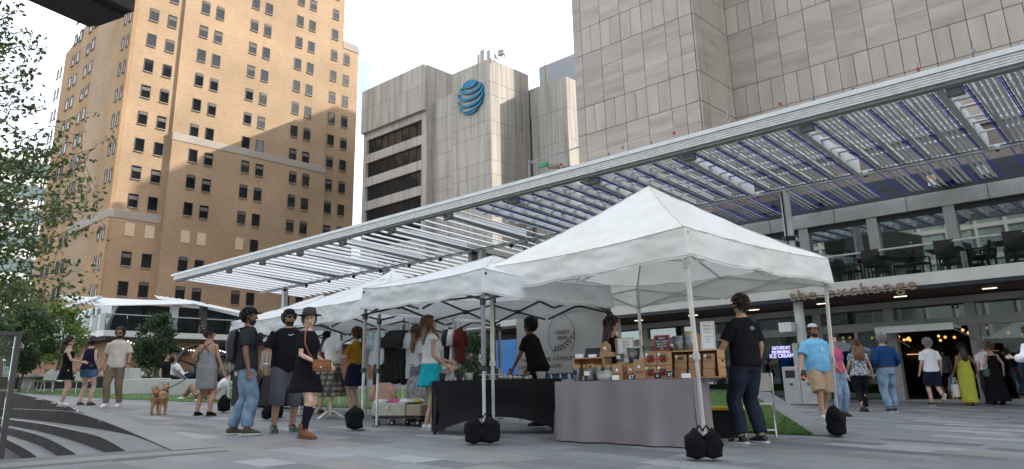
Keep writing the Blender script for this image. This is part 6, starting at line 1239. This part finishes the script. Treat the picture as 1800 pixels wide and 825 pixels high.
c_ = person('woman in black hat, black dress, knee socks and tan boots with brown bag', (533, 771), 1.66, 110, 'f', 'fair', 1.0, headyaw=-52, feet={'R': (.09, .1, 0), 'L': (-.09, -.06, 0)}, hands={'R': (.16, .26, 1.02), 'L': (-.2, .2, 1.0)}, fine=2, seed=3, top=dict(m=blkt, hem=.98, sleeve=.7, sfl=.02), bottom=dict(k='skirt', m=blkt, hem=.62, flare=.10), socks=(C('sock', (.012, .014, .022)), .15), shoes=(tanb, mat('sole_tan', (.12, .05, .02), .7), .11), hair=('brown', 'messy'), hat=('hat', mat('felt_grey', (.035, .033, .035), .9)))
c_.child('phone', MB().obox(c_.arm['R'][2]+V((0, .05, -.1)), V((.037, 0, 0)), V((0, .012, .06)), V((0, .006, -.001))), mat('phone_white', (.55, .6, .66), .3), rm=False)
bgm = mat('leather_brown', (.20, .07, .028), .45, var=.12)
bg_ = thing('shoulder_bag', 'tan brown leather shoulder bag on the hip of the woman in the hat', 'bag', c_.o.matrix_world@V((0, 0, 0)) if False else onY(566, 643, 5.62)); pl2 = bg_.location
part(bg_, 'body', MB().obox((0, 0, 0), RH*.115, FH*.04, V((0, 0, .075))), bgm, world=False, bevel=.02); part(bg_, 'flap', MB().obox(V((0, 0, .025))-FH*.043, RH*.11, FH*.004, V((0, 0, .05))), mat('leather_flap', (.24, .09, .035), .4), world=False, bevel=.003); part(bg_, 'clasp', MB().obox(-FH*.05+V((0, 0, -.02)), RH*.012, FH*.004, V((0, 0, .012))), steel, world=False)
part(bg_, 'strap', MB().tube([RH*-.1+V((0, 0, .07)), RH*-.165-FH*.05+V((0, 0, .16)), RH*-.215-FH*.075+V((0, 0, .28)), RH*-.225-FH*.05+V((0, 0, .42)), RH*-.2+V((0, 0, .52)), RH*-.17+FH*.03+V((0, 0, .54))], 0, 6, rads=[(.007, .011)]*6), bgm, True, False)
# --- stall visitors and vendors
must = C('mustard', (.40, .20, .02)); navy = C('navy', (.014, .018, .04))
person('woman in mustard top and navy skirt with a long ponytail', (622, 733), 1.68, -62, 'f', 'fair', .95, hands={'R': (.2, .28, 1.18), 'L': (-.12, .32, 1.22)}, fine=1, seed=4, top=dict(m=must, hem=.99, sleeve=.75), bottom=dict(k='skirt', m=navy, hem=.60, flare=.09), shoes=(brs, soleb, 0), hair=('red', 'pony'))
turq = C('turquoise', (.015, .36, .42)); offw = C('off_white', (.68, .68, .70))
person('woman in white sleeveless top and turquoise tiered skirt looking down', (757, 757), 1.70, 70, 'f', 'light', 1.0, headpitch=-16, headyaw=0, hands={'R': (.17, .20, .98), 'L': (-.1, .3, 1.05)}, fine=2, seed=5, top=dict(m=offw, hem=1.0, sleeve=.18, soff=.03, off=.03), bottom=dict(k='skirt', m=turq, hem=.66, flare=.11), shoes=(whs, soleg, .0), hair=('light', 'longfront'))
person('woman in white tee and grey skirt behind the turquoise skirt', (735, 742), 1.66, 60, 'f', 'light', .95, headpitch=-10, fine=1, seed=6, top=dict(m=offw, hem=.98, sleeve=.7), bottom=dict(k='skirt', m=C('denim_grey', (.18, .2, .23)), hem=.58, flare=.04), shoes=(bks, soleb, 0), hair=('light', 'long'))
person('vendor in black with a hair bun leaning over the planter table', (onY(946, 640, 9.25).x, 9.25, gz(-9)), 1.70, -58, 'f', 'brown', 1.12, .03, lean=16, headpitch=-14, hands={'R': (.22, .34, 1.0), 'L': (-.14, .42, 1.0)}, fine=2, seed=7, top=dict(m=blkt, hem=.86, sleeve=.75), bottom=dict(k='t', m=blkt), shoes=(bks, soleb, 0), hair=('black', 'bun'), shades=None)
person('vendor with dark hair in black top behind the bakery table', (-6.52, 9.35, gz(-6.52)), 1.68, 70, 'f', 'olive', 1.0, headyaw=-8, fine=2, seed=8, top=dict(m=blkt, hem=.9, sleeve=0, neck=1.42), bottom=dict(k='t', m=blkt), shoes=(bks, soleb, 0), hair=('brown', 'long'))
mb_ = person('man in black tee and dark jeans standing right of the bakery table', (1326, 780), 1.88, -32, 'm', 'olive', 1.02, .03, feet={'R': (.12, .0, 0), 'L': (-.12, .1, 0)}, hands={'R': (.27, .06, .9), 'L': (-.3, .22, .93)}, fine=2, seed=9, top=dict(m=blkt, hem=.88, sleeve=.8, sfl=.025, off=.022), bottom=dict(k='t', m=jean2, off=.02, flare=.016), shoes=(bks, soleg, .0), hair=('brown', 'short'), headyaw=-10)
mb_.child('back_print', MB().prism([mb_.up(0, -.146, 1.36), mb_.up(.05, -.146, 1.335), mb_.up(0, -.146, 1.31), mb_.up(-.05, -.146, 1.335)], (0, -.004, 0)), mat('print_grey', (.25, .25, .25), .8), rm=False)
for s in 'RL':
    an = mb_.leg[s][2]
    for j in range(3): mb_.child('shoe_stripe', MB().bar(an+V(((.05 if s == 'R' else -.05), .03+.028*j, -.06)), an+V(((.046 if s == 'R' else -.046), .015+.028*j, -.02)), .005, .01), whl, rm=False)
# --- plaza left
beige = C('linen', (.56, .50, .44)); khaki = C('khaki', (.19, .145, .095)); bkd = C('black_dress', (.009, .009, .011))
person('woman in short black dress and white trainers holding a phone', (108, 714), 1.60, 70, 'f', 'fair', 1.0, feet={'R': (.08, .02, 0), 'L': (-.08, 0, 0)}, hands={'R': (.13, .36, 1.1), 'L': (-.2, .1, .95)}, fine=1, seed=11, dress=dict(m=bkd, hem=.66, flare=.12, straps=[(.5, .4), (-.5, -.4)]), shoes=(whs, soleg, 0), hair=('brown', 'pony'), shades=dkl)
w2_ = person('woman in navy sleeveless top and denim shorts seen from behind', (148, 713), 1.62, 12, 'f', 'fair', 1.08, feet={'R': (.16, .0, 0), 'L': (-.16, .02, 0)}, hands={'L': (-.2, .26, 1.12), 'R': (.26, .05, .92)}, headyaw=30, fine=1, seed=12, top=dict(m=navy, hem=.92, sleeve=0, neck=1.45, flare=.03), bottom=dict(k='s', m=C('denim', (.09, .16, .26)), len=.42, off=.022, flare=.02), shoes=(mat('sandal_brown', (.13, .06, .03), .7), soleb, 0), hair=('brown', 'messy'))
w2_.child('hip_bag', MB().ball(w2_.up(.14, -.1, .97), (.10, .055, .075), 12), mat('bag_leather_black', (.014, .012, .013), .5), rm=False)
wm_ = person('man in open beige linen shirt, khaki trousers and white trainers walking', (196, 717), 1.80, 172, 'm', 'tan', .98, .02, feet={'R': (.1, .12, 0), 'L': (-.1, -.1, .0)}, hands={'R': (.28, .06, .9), 'L': (-.3, .14, .93)}, fine=1, seed=13, top=dict(m=beige, hem=.86, sleeve=.85, sfl=.03, off=.018, flare=.014), bottom=dict(k='t', m=khaki, off=.012, flare=.012), shoes=(whs, soleg, 0), hair=('black', 'short'), beard='black', shades=dkl)
wm_.child('watch', MB().tube([wm_.arm['L'][2], wm_.arm['L'][2]+V((0, 0, .03))], .034, 12), blk, rm=False); wm_.child('shirt_placket', MB().bar(wm_.up(0, .152, 1.40), wm_.up(0, .158, .88), .006, .018), offw, rm=False)
grd = C('grey_dress', (.23, .225, .235)); gd_ = person('woman in fitted grey dress and black cap walking a dog', (357, 732), 1.66, 14, 'f', 'tan', 1.22, .02, feet={'R': (.16, -.02, 0), 'L': (-.16, .03, 0)}, hands={'L': (-.33, .12, 1.0), 'R': (.33, .05, .9)}, headyaw=-40, fine=1, seed=14, dress=dict(m=grd, top=1.27, hem=.52, flare=-.015, off=.012, wr=.010, wsc=20), shoes=(blkt, soleb, 0), hair=('brown', 'messy'), hat=('cap', blkt))
for s in (-1, 1): gd_.child('strap', MB().tube([gd_.up(s*.09, .11, 1.3), gd_.up(s*.105, .0, 1.46), gd_.up(s*.07, -.09, 1.42), gd_.up(-s*.03, -.115, 1.33), gd_.up(-s*.11, -.115, 1.24)], .007, 6), bkd, rm=False)
def seated(label, px, py, face, sk, tm, bm, hr, hip_, ft, **k): return person(label, (px, py), k.pop('H', 1.7), face, k.pop('sex', 'm'), sk, 1.0, fine=0, hip=hip_, lean=k.pop('lean', 0), feet=ft, top=dict(m=tm, hem=.88, sleeve=.7), bottom=dict(k='s', m=bm, len=k.pop('len', 1.0), off=.02), shoes=k.pop('shoes', (whs, soleg, 0)), hair=hr, **k)
seated('seated person in white top and jeans on the pale bench', 300, 692, 120, 'light', offw, jean, ('light', 'long'), .60, {'R': (.1, .42, 0), 'L': (-.1, .45, 0)}, sex='f', len=1.9, seed=20)
seated('seated person in black beside the person in white', 287, 693, 100, 'tan', blkt, blkt, ('black', 'short'), .60, {'R': (.1, .42, 0), 'L': (-.1, .4, 0)}, len=1.9, seed=21)
seated('man in white tee lounging on the low pale bench', 318, 692, 60, 'tan', offw, jean2, ('black', 'short'), .60, {'R': (.1, .5, .2), 'L': (-.1, .5, .2)}, lean=-35, len=1.9, seed=22)
seated('man in white tee and red shorts sitting on the lawn', 383, 706, -75, 'light', offw, C('red_short', (.25, .02, .03)), ('brown', 'short'), .13, {'R': (.1, .6, .0), 'L': (-.12, .52, 0)}, lean=-28, seed=23, poles={'kR': (0, .2, 1), 'kL': (0, .2, 1)})
seated('person with bare legs lying on the lawn behind the grey dress', 352, 703, -80, 'tan', C('grey_tee', (.3, .3, .32)), C('tan_short', (.3, .22, .14)), ('black', 'short'), .13, {'R': (.1, .62, 0), 'L': (-.1, .55, 0)}, lean=-50, seed=24, poles={'kR': (0, .2, 1), 'kL': (0, .2, 1)})
person('woman with bare legs behind the dress form', (571, 727), 1.66, 20, 'f', 'light', .95, fine=0, seed=25, top=dict(m=C('rose', (.3, .05, .08)), hem=.95, sleeve=.4), bottom=dict(k='skirt', m=bkd, hem=.62, flare=.06), shoes=(mat('sandal_brown', (.13, .06, .03), .7), soleb, 0), hair=('black', 'long'))
# --- plaza right
sky_ = C('sky_blue', (.16, .40, .60)); bm_ = person('bearded man in sky blue tee, tan shorts and cap walking towards the viewer', (1449, 738), 1.80, 172, 'm', 'tan', 1.15, .09, headyaw=4, feet={'R': (.1, .16, 0), 'L': (-.1, -.2, .05, -18)}, hands={'R': (.40, .1, .92), 'L': (-.36, .03, .93)}, fine=2, seed=30, top=dict(m=sky_, hem=.86, sleeve=.85, sfl=.04, off=.026, flare=.02), bottom=dict(k='s', m=C('tan_shorts', (.34, .245, .155)), len=1.0, off=.035, flare=.035), shoes=(mat('shoe_grey', (.4, .4, .4), .6), soleg, .0), hair=('black', 'short'), beard='black', shades=orl, hat=('cap', mat('cap_grey', (.42, .42, .42), .8), mat('cap_teal', (.01, .07, .07), .7)))
q_ = text_mb('T', 1, .02, 1, 'CENTER'); place(q_, bm_.up(0, .238, 1.235), (-.085, 0, 0), (0, -.005, .085), (0, .1, 0)); bm_.child('shirt_letter', q_, whl, rm=False)
q_ = text_mb('TEXAS', 1, .02, 1, 'CENTER'); place(q_, bm_.up(0, .246, 1.205), (-.045, 0, 0), (0, -.005, .02), (0, .1, 0)); bm_.child('shirt_lettering', q_, mat('print_blue', (.05, .12, .3), .8), rm=False)
w_ = bm_.arm['R'][2]; solo_ = bm_.o.matrix_world
bo = thing('drink_bottle', 'dark bottle with orange label in the hand of the man in blue', 'bottle', (0, 0, 0)); bpy.context.view_layer.update(); bo.location = bm_.o.matrix_world@(w_+V((.0, .05, -.14))); part(bo, 'bottle_body', MB().lathe((0, 0, 0), [(.034, -.08), (.036, .05), (.03, .08), (.016, .11), (.016, .13)], 14), blk, True, False); part(bo, 'bottle_label', MB().lathe((0, 0, 0), [(.037, -.05), (.0375, -.04), (.0375, .0), (.037, .01)], 14), mat('label_orange', (.6, .12, .03), .5), True, False)
person('woman in pink top and jeans hidden behind the man in blue', (1481, 733), 1.64, 165, 'f', 'light', .95, fine=0, seed=31, top=dict(m=C('pink', (.45, .08, .18)), hem=.93, sleeve=.7), bottom=dict(k='t', m=jean), shoes=(bks, soleb, 0), hair=('brown', 'long'))
silv = tiedye('silver_sequin', (.10, .11, .13), (.48, .52, .56), 26, .48); person('woman with long wavy hair in silver patterned top and black leggings', (1521, 725), 1.60, 8, 'f', 'tan', 1.12, feet={'R': (.07, .1, 0), 'L': (-.07, -.12, .03, 12)}, hands={'L': (-.28, .1, .93), 'R': (.30, .0, .9)}, fine=1, seed=32, top=dict(m=silv, hem=.88, sleeve=.6, flare=.03), bottom=dict(k='t', m=blkt, off=.006, flare=-.002), shoes=(bks, soleb, 0), hair=('red', 'wavy'))
roy = C('royal_blue', (.012, .045, .13)); bs_ = person('grey haired man in royal blue sweater, tan belt and jeans', (1569, 725), 1.76, 4, 'm', 'olive', 1.08, .02, feet={'R': (.1, .1, 0), 'L': (-.1, -.1, 0)}, hands={'R': (.26, .12, 1.02), 'L': (-.28, .1, .98)}, fine=1, seed=33, top=dict(m=roy, hem=.99, sleeve=1.9, soff=.016), bottom=dict(k='t', m=jean, off=.022, flare=.016, belt=bgm), shoes=(mat('shoe_navy', (.02, .025, .05), .6), soleg, 0), hair=('grey', 'short'))
person('man in grey tee and black shorts inside the doorway', (-6.3, 27.2, .2), 1.74, 10, 'm', 'tan', 1.0, feet={'R': (.1, .1, 0), 'L': (-.1, -.1, 0)}, fine=0, seed=34, top=dict(m=C('mid_grey', (.17, .18, .2)), hem=.9, sleeve=.8), bottom=dict(k='s', m=blkt, len=.95, off=.03), shoes=(bks, soleb, 0), hair=('brown', 'short'))
person('man with curly grey hair in white shirt and navy shorts', (1648, 714), 1.78, 4, 'm', 'light', 1.02, feet={'R': (.09, -.24, .12, 45), 'L': (-.07, .14, 0)}, hands={'R': (.26, .05, .9), 'L': (-.26, .1, .9)}, fine=1, seed=35, top=dict(m=offw, hem=.88, sleeve=.8, sfl=.02, off=.024), bottom=dict(k='s', m=navy, len=.9, off=.03, flare=.02), shoes=(brs, soleg, 0), hair=('grey', 'curly'))
person('little girl in short denim blue dress', (1681, 708), .92, 5, 'f', 'light', 1.05, fine=0, seed=36, dress=dict(m=C('denim_dress', (.10, .19, .31)), top=1.4, hem=.55, flare=.18, sleeve=.5), shoes=(brs, soleb, 0), hair=('brown', 'pony'))
yel = C('chartreuse', (.42, .42, .06)); yw = person('woman in long chartreuse dress carrying a white tote', (1707, 714), 1.66, 2, 'f', 'brown', 1.22, .02, feet={'R': (.08, .05, 0), 'L': (-.08, -.05, 0)}, hands={'L': (-.3, .05, .93), 'R': (.36, .06, .95)}, fine=1, seed=37, dress=dict(m=yel, top=1.26, hem=.10, flare=.0, off=.012, wr=.008, straps=[(.55, .5), (-.55, -.5)]), shoes=(mat('sandal_brown', (.13, .06, .03), .7), soleb, 0), hair=('black', 'long'))
bpy.context.view_layer.update(); hw = yw.o.matrix_world@(yw.arm['L'][2]+V((0, .02, -.1)))
tt = thing('tote_bag', 'white canvas tote hanging from the hand of the woman in chartreuse', 'bag', hw-V((0, 0, .55))); part(tt, 'bag_body', MB().obox((0, 0, .17), RH*.12+FH*.05, FH*.05-RH*.02, V((0, 0, .17))), C('canvas', (.62, .60, .56)), world=False, bevel=.03)
for s in (-1, 1): part(tt, 'bag_handle', MB().tube([RH*(-.06)+FH*.03*s+V((0, 0, .33)), RH*-.02+FH*.02*s+V((0, 0, .52)), RH*.02+FH*.02*s+V((0, 0, .52)), RH*.06+FH*.03*s+V((0, 0, .33))], .008, 6), C('canvas', (.62, .60, .56)), True, False)
person('bald man in white shirt and dark trousers between the two women', (-4.75, 25.3, .2), 1.72, 5, 'm', 'fair', 1.0, fine=0, seed=38, top=dict(m=offw, hem=.95, sleeve=.8), bottom=dict(k='t', m=char), shoes=(bks, soleb, 0), hair=('grey', 'bald'))
bw_ = person('woman in long black halter dress with a green bag', (1757, 712), 1.72, -2, 'f', 'light', 1.2, .02, feet={'R': (.12, .0, 0), 'L': (-.12, 0, 0)}, hands={'R': (.3, .0, .92), 'L': (-.27, .1, .95)}, headyaw=35, fine=1, seed=39, dress=dict(m=bkd, top=1.40, hem=.10, flare=.08, straps=[(.4, .3), (-.4, -.3)]), shoes=(bks, soleb, 0), hair=('light', 'bun'), shades=dkl)
bpy.context.view_layer.update(); gp = bw_.o.matrix_world@V((-.24, -.05, .9)); gb = thing('green_bag', 'small green shoulder bag of the woman in black', 'bag', gp); part(gb, 'bag_body', MB().obox((0, 0, 0), RH*.09, FH*.04, V((0, 0, .11))), mat('leather_green', (.02, .09, .05), .5), world=False, bevel=.02); part(gb, 'strap', MB().tube([V((0, 0, .1)), RH*.06-FH*.04+V((0, 0, .35)), RH*.16-FH*.03+V((0, 0, .58))], .007, 6), mat('strap_grey', (.25, .25, .25), .7), True, False)
ew = gr(1840, 748); person('woman with long brown hair in white top and jeans at the right edge', (ew.x, ew.y, ew.z), 1.70, -25, 'f', 'light', 1.0, hands={'L': (-.24, .22, 1.2), 'R': (.24, .05, .9)}, fine=1, seed=40, top=dict(m=offw, hem=1.02, sleeve=1.6, soff=.03), bottom=dict(k='t', m=jean), shoes=(whs, soleg, 0), hair=('brown', 'long'))
# --- dog with leash
g = gr(278, 730); dd = FH*cos(R(-8))+RH*sin(R(-8)); rzd = math.atan2(dd.y, dd.x)-pi/2; b = MB()
b.tube([(0, -.20, .36), (0, -.12, .37), (0, .02, .36), (0, .14, .37), (0, .22, .40)], 0, 16, rads=[(.05, .06), (.085, .095), (.085, .10), (.10, .125), (.07, .085)])
b.tube([(0, .18, .42), (0, .25, .50), (0, .29, .555)], 0, 12, rads=[.085, .07, .06]); b.ball((0, .31, .57), (.068, .075, .065), 12); b.tube([(0, .35, .56), (0, .41, .545), (0, .435, .54)], 0, 10, rads=[.042, .03, .02])
for s in (-1, 1):
    b.tube([(s*.035, .30, .61), (s*.05, .29, .665)], 0, 8, rads=[.028, .008])
    b.tube([(s*.065, .17, .34), (s*.07, .17, .22), (s*.07, .18, .12), (s*.07, .175, .05), (s*.07, .20, .02)], 0, 8, rads=[.05, .036, .026, .023, .026])
    b.tube([(s*.06, -.16, .36), (s*.07, -.11, .24), (s*.07, -.19, .15), (s*.07, -.19, .05), (s*.07, -.165, .02)], 0, 8, rads=[.07, .045, .026, .022, .026])
b.tube([(0, -.22, .40), (0, -.28, .47), (-.02, -.27, .55), (-.05, -.20, .57)], 0, 10, rads=[.035, .06, .07, .035])
me = remesh(b, .012, 2, .012, 30, 3); me.materials.append(mat('fur_ginger', (.33, .185, .09), .9, var=.35, scale=7, bump=.8, bscale=60)); dg = bpy.data.objects.new('dog', me); dg.location = g; dg.rotation_euler = (0, 0, rzd); dg.scale = (1.0, 1.0, .92); link(dg); tag(dg, 'small fluffy ginger dog walking away on a leash', 'dog')
tf = MB().ball((0, -.245, .52), (.06, .065, .075), 12); me = remesh(tf, .012, 1, .014, 30, 5); me.materials.append(mat('fur_cream', (.50, .40, .28), .9, var=.2, scale=9, bump=.8, bscale=60)); o = bpy.data.objects.new('tail_fluff', me); link(o, dg)
part(dg, 'collar', MB().tube([(0, .20, .445), (0, .225, .47)], .09, 14), blk, False, False)
bpy.context.view_layer.update(); h0 = dg.matrix_world@V((0, .22, .53)); h1 = gd_.o.matrix_world@(gd_.arm['L'][2]+V((0, .04, -.08))); m_ = (h0+h1)/2-V((0, 0, .05))
solo('dog_leash', MB().tube([h0, h0.lerp(m_, .5)-V((0, 0, .015)), m_, m_.lerp(h1, .5)-V((0, 0, .01)), h1], .009, 6), blk, 'thin black leash from the ginger dog to the woman in grey', 'leash', h0)
# ================================================================ trees
bark = wmat('bark', [(.10, .075, .055), (.18, .14, .10)], .9, 6, (3, 3, .6)); 
def leafmat(name, c1, c2):
    m = bpy.data.materials.new(name); m.use_nodes = True; n, l = m.node_tree.nodes, m.node_tree.links; b = n['Principled BSDF']; o = n['Material Output']; b.inputs['Roughness'].default_value = .5
    g = n.new('ShaderNodeNewGeometry'); r = n.new('ShaderNodeValToRGB'); r.color_ramp.elements[0].color = (*c1, 1); r.color_ramp.elements[1].color = (*c2, 1); l.new(g.outputs['Random Per Island'], r.inputs[0]); l.new(r.outputs[0], b.inputs['Base Color'])
    t = n.new('ShaderNodeBsdfTranslucent'); l.new(r.outputs[0], t.inputs[0]); x = n.new('ShaderNodeMixShader'); x.inputs[0].default_value = .35; l.new(b.outputs[0], x.inputs[1]); l.new(t.outputs[0], x.inputs[2]); l.new(x.outputs[0], o.inputs[0]); return m
lf1 = leafmat('leaf_mid', (.045, .08, .022), (.17, .24, .07)); lf2 = leafmat('leaf_bright', (.09, .15, .03), (.24, .33, .07)); lf3 = leafmat('leaf_deep', (.025, .055, .022), (.06, .115, .04))
def leaf(b, p, s, rs):
    a = V((rs.gauss(0, 1), rs.gauss(0, 1), rs.gauss(0, .8)-.3)).normalized(); c = a.cross(V((rs.gauss(0, 1), rs.gauss(0, 1), rs.gauss(0, 1)))).normalized(); n = a.cross(c)*.12
    b.add([p, p+a*s*.5+c*s*.28+n*s, p+a*s, p+a*s*.5-c*s*.28+n*s], [(0, 1, 2, 3)])
def limb(b, a, c, r0, r1, rs, wig=.12, n=6):
    pts = []; a, c = V(a), V(c); L_ = (c-a).length
    for k in range(n+1):
        t = k/n; p = a.lerp(c, t)+V((rs.gauss(0, 1), rs.gauss(0, 1), rs.gauss(0, .6)))*L_*wig*.3*sin(pi*t); p.z += L_*.06*sin(pi*t); pts.append(p)
    b.tube(pts, 0, 6, rads=[r0+(r1-r0)*k/n for k in range(n+1)]); return pts
# near tree: trunk just outside the frame, sprays reaching in from the left
rs = random.Random(21); base = V((-16.6, 1.0, gz(-16.6)-.6)); tr1 = thing('near_tree', 'leafy tree reaching in from the left edge of the picture', 'tree', base)
b = MB(); top = base+V((.1, .1, 9.5)); tp = limb(b, base, top, .17, .05, rs, .05, 8); part(tr1, 'trunk', b, bark, True)
b = MB(); lv = MB(); DZ = 15.5
sprays = [((-40, 120), (25, 22), 40), ((-60, 80), (40, 55), 45), ((-60, 130), (55, 80), 45), ((-50, 170), (58, 120), 50), ((-40, 200), (45, 150), 46), ((-60, 230), (70, 190), 42), ((-50, 200), (20, 180), 50), ((-60, 150), (10, 90), 60), ((-40, 90), (5, 30), 46), ((-60, 330), (85, 222), 50), ((-50, 340), (60, 260), 60), ((-40, 350), (40, 300), 60),
          ((-60, 380), (100, 262), 45), ((-50, 400), (165, 262), 42), ((-50, 410), (150, 292), 45), ((-60, 420), (160, 335), 55), ((-50, 420), (120, 350), 55), ((-40, 420), (155, 372), 40), ((-60, 460), (95, 375), 60), ((-60, 460), (60, 350), 60), ((-60, 470), (30, 400), 70), ((-60, 480), (80, 430), 60), ((-60, 500), (130, 400), 42), ((-60, 520), (110, 480), 55), ((-60, 530), (60, 470), 70), ((-60, 540), (130, 520), 45), ((-60, 560), (50, 530), 70), ((-60, 300), (10, 250), 60), ((-80, 560), (10, 500), 70)]
def at(px, py, d): return EYE+ray(px, py)*d
for (x0, y0), (x1, y1), sp in sprays:
    sp *= .66 if y1 < 215 else .8
    d0 = DZ+rs.uniform(-1, 1); d1 = d0+rs.uniform(-1.6, .8); e = at(x1, y1, d1); s_ = at(x0-60, y0+30, d0); k = min(range(len(tp)), key=lambda i: (tp[i]-s_).length)
    pts = limb(b, tp[k], s_, .05, .028, rs, .1, 4); pts2 = limb(b, s_, e, .026, .006, rs, .16, 8)
    for j, p in enumerate(pts2[1:], 1):
        for _ in range(3):
            q = p+V((rs.gauss(0, 1), rs.gauss(0, 1), rs.gauss(-.1, .8)))*sp*.011*(.6+.05*j); limb(b, p, q, .006, .002, rs, .2, 3)
            for _ in range(int(sp*.24)):
                t = rs.random()**.6; leaf(lv, p.lerp(q, t)+V((rs.gauss(0, 1), rs.gauss(0, 1), rs.gauss(0, 1)))*.085, rs.uniform(.09, .155), rs)
part(tr1, 'branches', b, bark, True); o = bpy.data.objects.new('foliage', lv.mesh('foliage', lf1, base, False, False)); link(o, tr1)
def tree(label, base, h, crown, lm, nleaf, stems=1, seed=0, ls=.16, trunk=.07, lean=0):
    base = V(base); rs = random.Random(seed); t = thing('plaza_tree', label, 'tree', base, 0, 'small plaza trees'); b = MB(); lv = MB(); cz, rx, rz = crown; cc = base+V((0, 0, cz))
    for k in range(stems):
        o_ = V((rs.uniform(-.2, .2), rs.uniform(-.2, .2), 0))*(stems > 1); tp = limb(b, base+o_, base+o_*2+V((0, 0, cz+rz*.5)), trunk, trunk*.35, rs, .06, 8)
        for i in range(14):
            s_ = tp[rs.randint(3, 8)]; a = rs.random()*6.28; el = rs.uniform(-.5, .9); e = cc+V((cos(a)*rx*cos(el), sin(a)*rx*cos(el), rz*sin(el)))*rs.uniform(.6, .95); limb(b, s_, e, trunk*.3, .008, rs, .12, 5)
    cl = []
    for i in range(46):
        a = rs.random()*6.28; u = rs.uniform(-1, 1); r = rs.uniform(.45, 1)**.5; q = (1-u*u)**.5; tap = 1.0-.35*max(0, u); cl.append((cc+V((cos(a)*q*rx*r*tap, sin(a)*q*rx*r*tap, u*rz*r)), rs.uniform(.22, .42)*rx))
    for i in range(nleaf):
        c, r = cl[rs.randrange(len(cl))]; d = V((rs.gauss(0, 1), rs.gauss(0, 1), rs.gauss(0, .7))); leaf(lv, c+d*r*.5, ls*rs.uniform(.7, 1.3), rs)
    part(t, 'trunk', b, bark, True); o = bpy.data.objects.new('crown', lv.mesh('crown', lm, base, False, False)); link(o, t)
p = onX(270, 668, -31); tree('small round multi-stem tree in front of the restaurant', (-31, p.y, gz(-31)), 5, (onX(270, 598, -31).z-gz(-31), .78, 1.2), lf3, 5000, 3, 5, .13, .05)
p = onX(92, 640, -34); tree('bright yellow-green tree left of the two women', (-34, p.y, gz(-34)), 5, (onX(92, 588, -34).z-gz(-34), 1.05, 1.3), lf2, 3600, 2, 6, .15, .06)
p = onX(38, 640, -31); tree('dense dark tree at the far left with thin stems', (-31, p.y, gz(-31)), 5, (onX(38, 592, -31).z-gz(-31), 1.0, 1.2), lf3, 4200, 3, 7, .14, .05)
p = onX(12, 540, -40); tree('pale green tree behind the near sprays', (-46, onX(15, 560, -46).y, gz(-46)), 6, (onX(20, 540, -46).z-gz(-46), 1.7, 2.0), lf1, 2600, 1, 8, .22, .1)
p = onY(832, 640, 19.5); tree('leafy shrub glimpsed between the tents', (p.x, 19.5, gz(p.x)), 3, (1.3, .8, 1.0), lf3, 3500, 2, 9, .12, .03)
for i, px in enumerate((1325, 845)): pass

bpy.data.scenes.remove(TS)
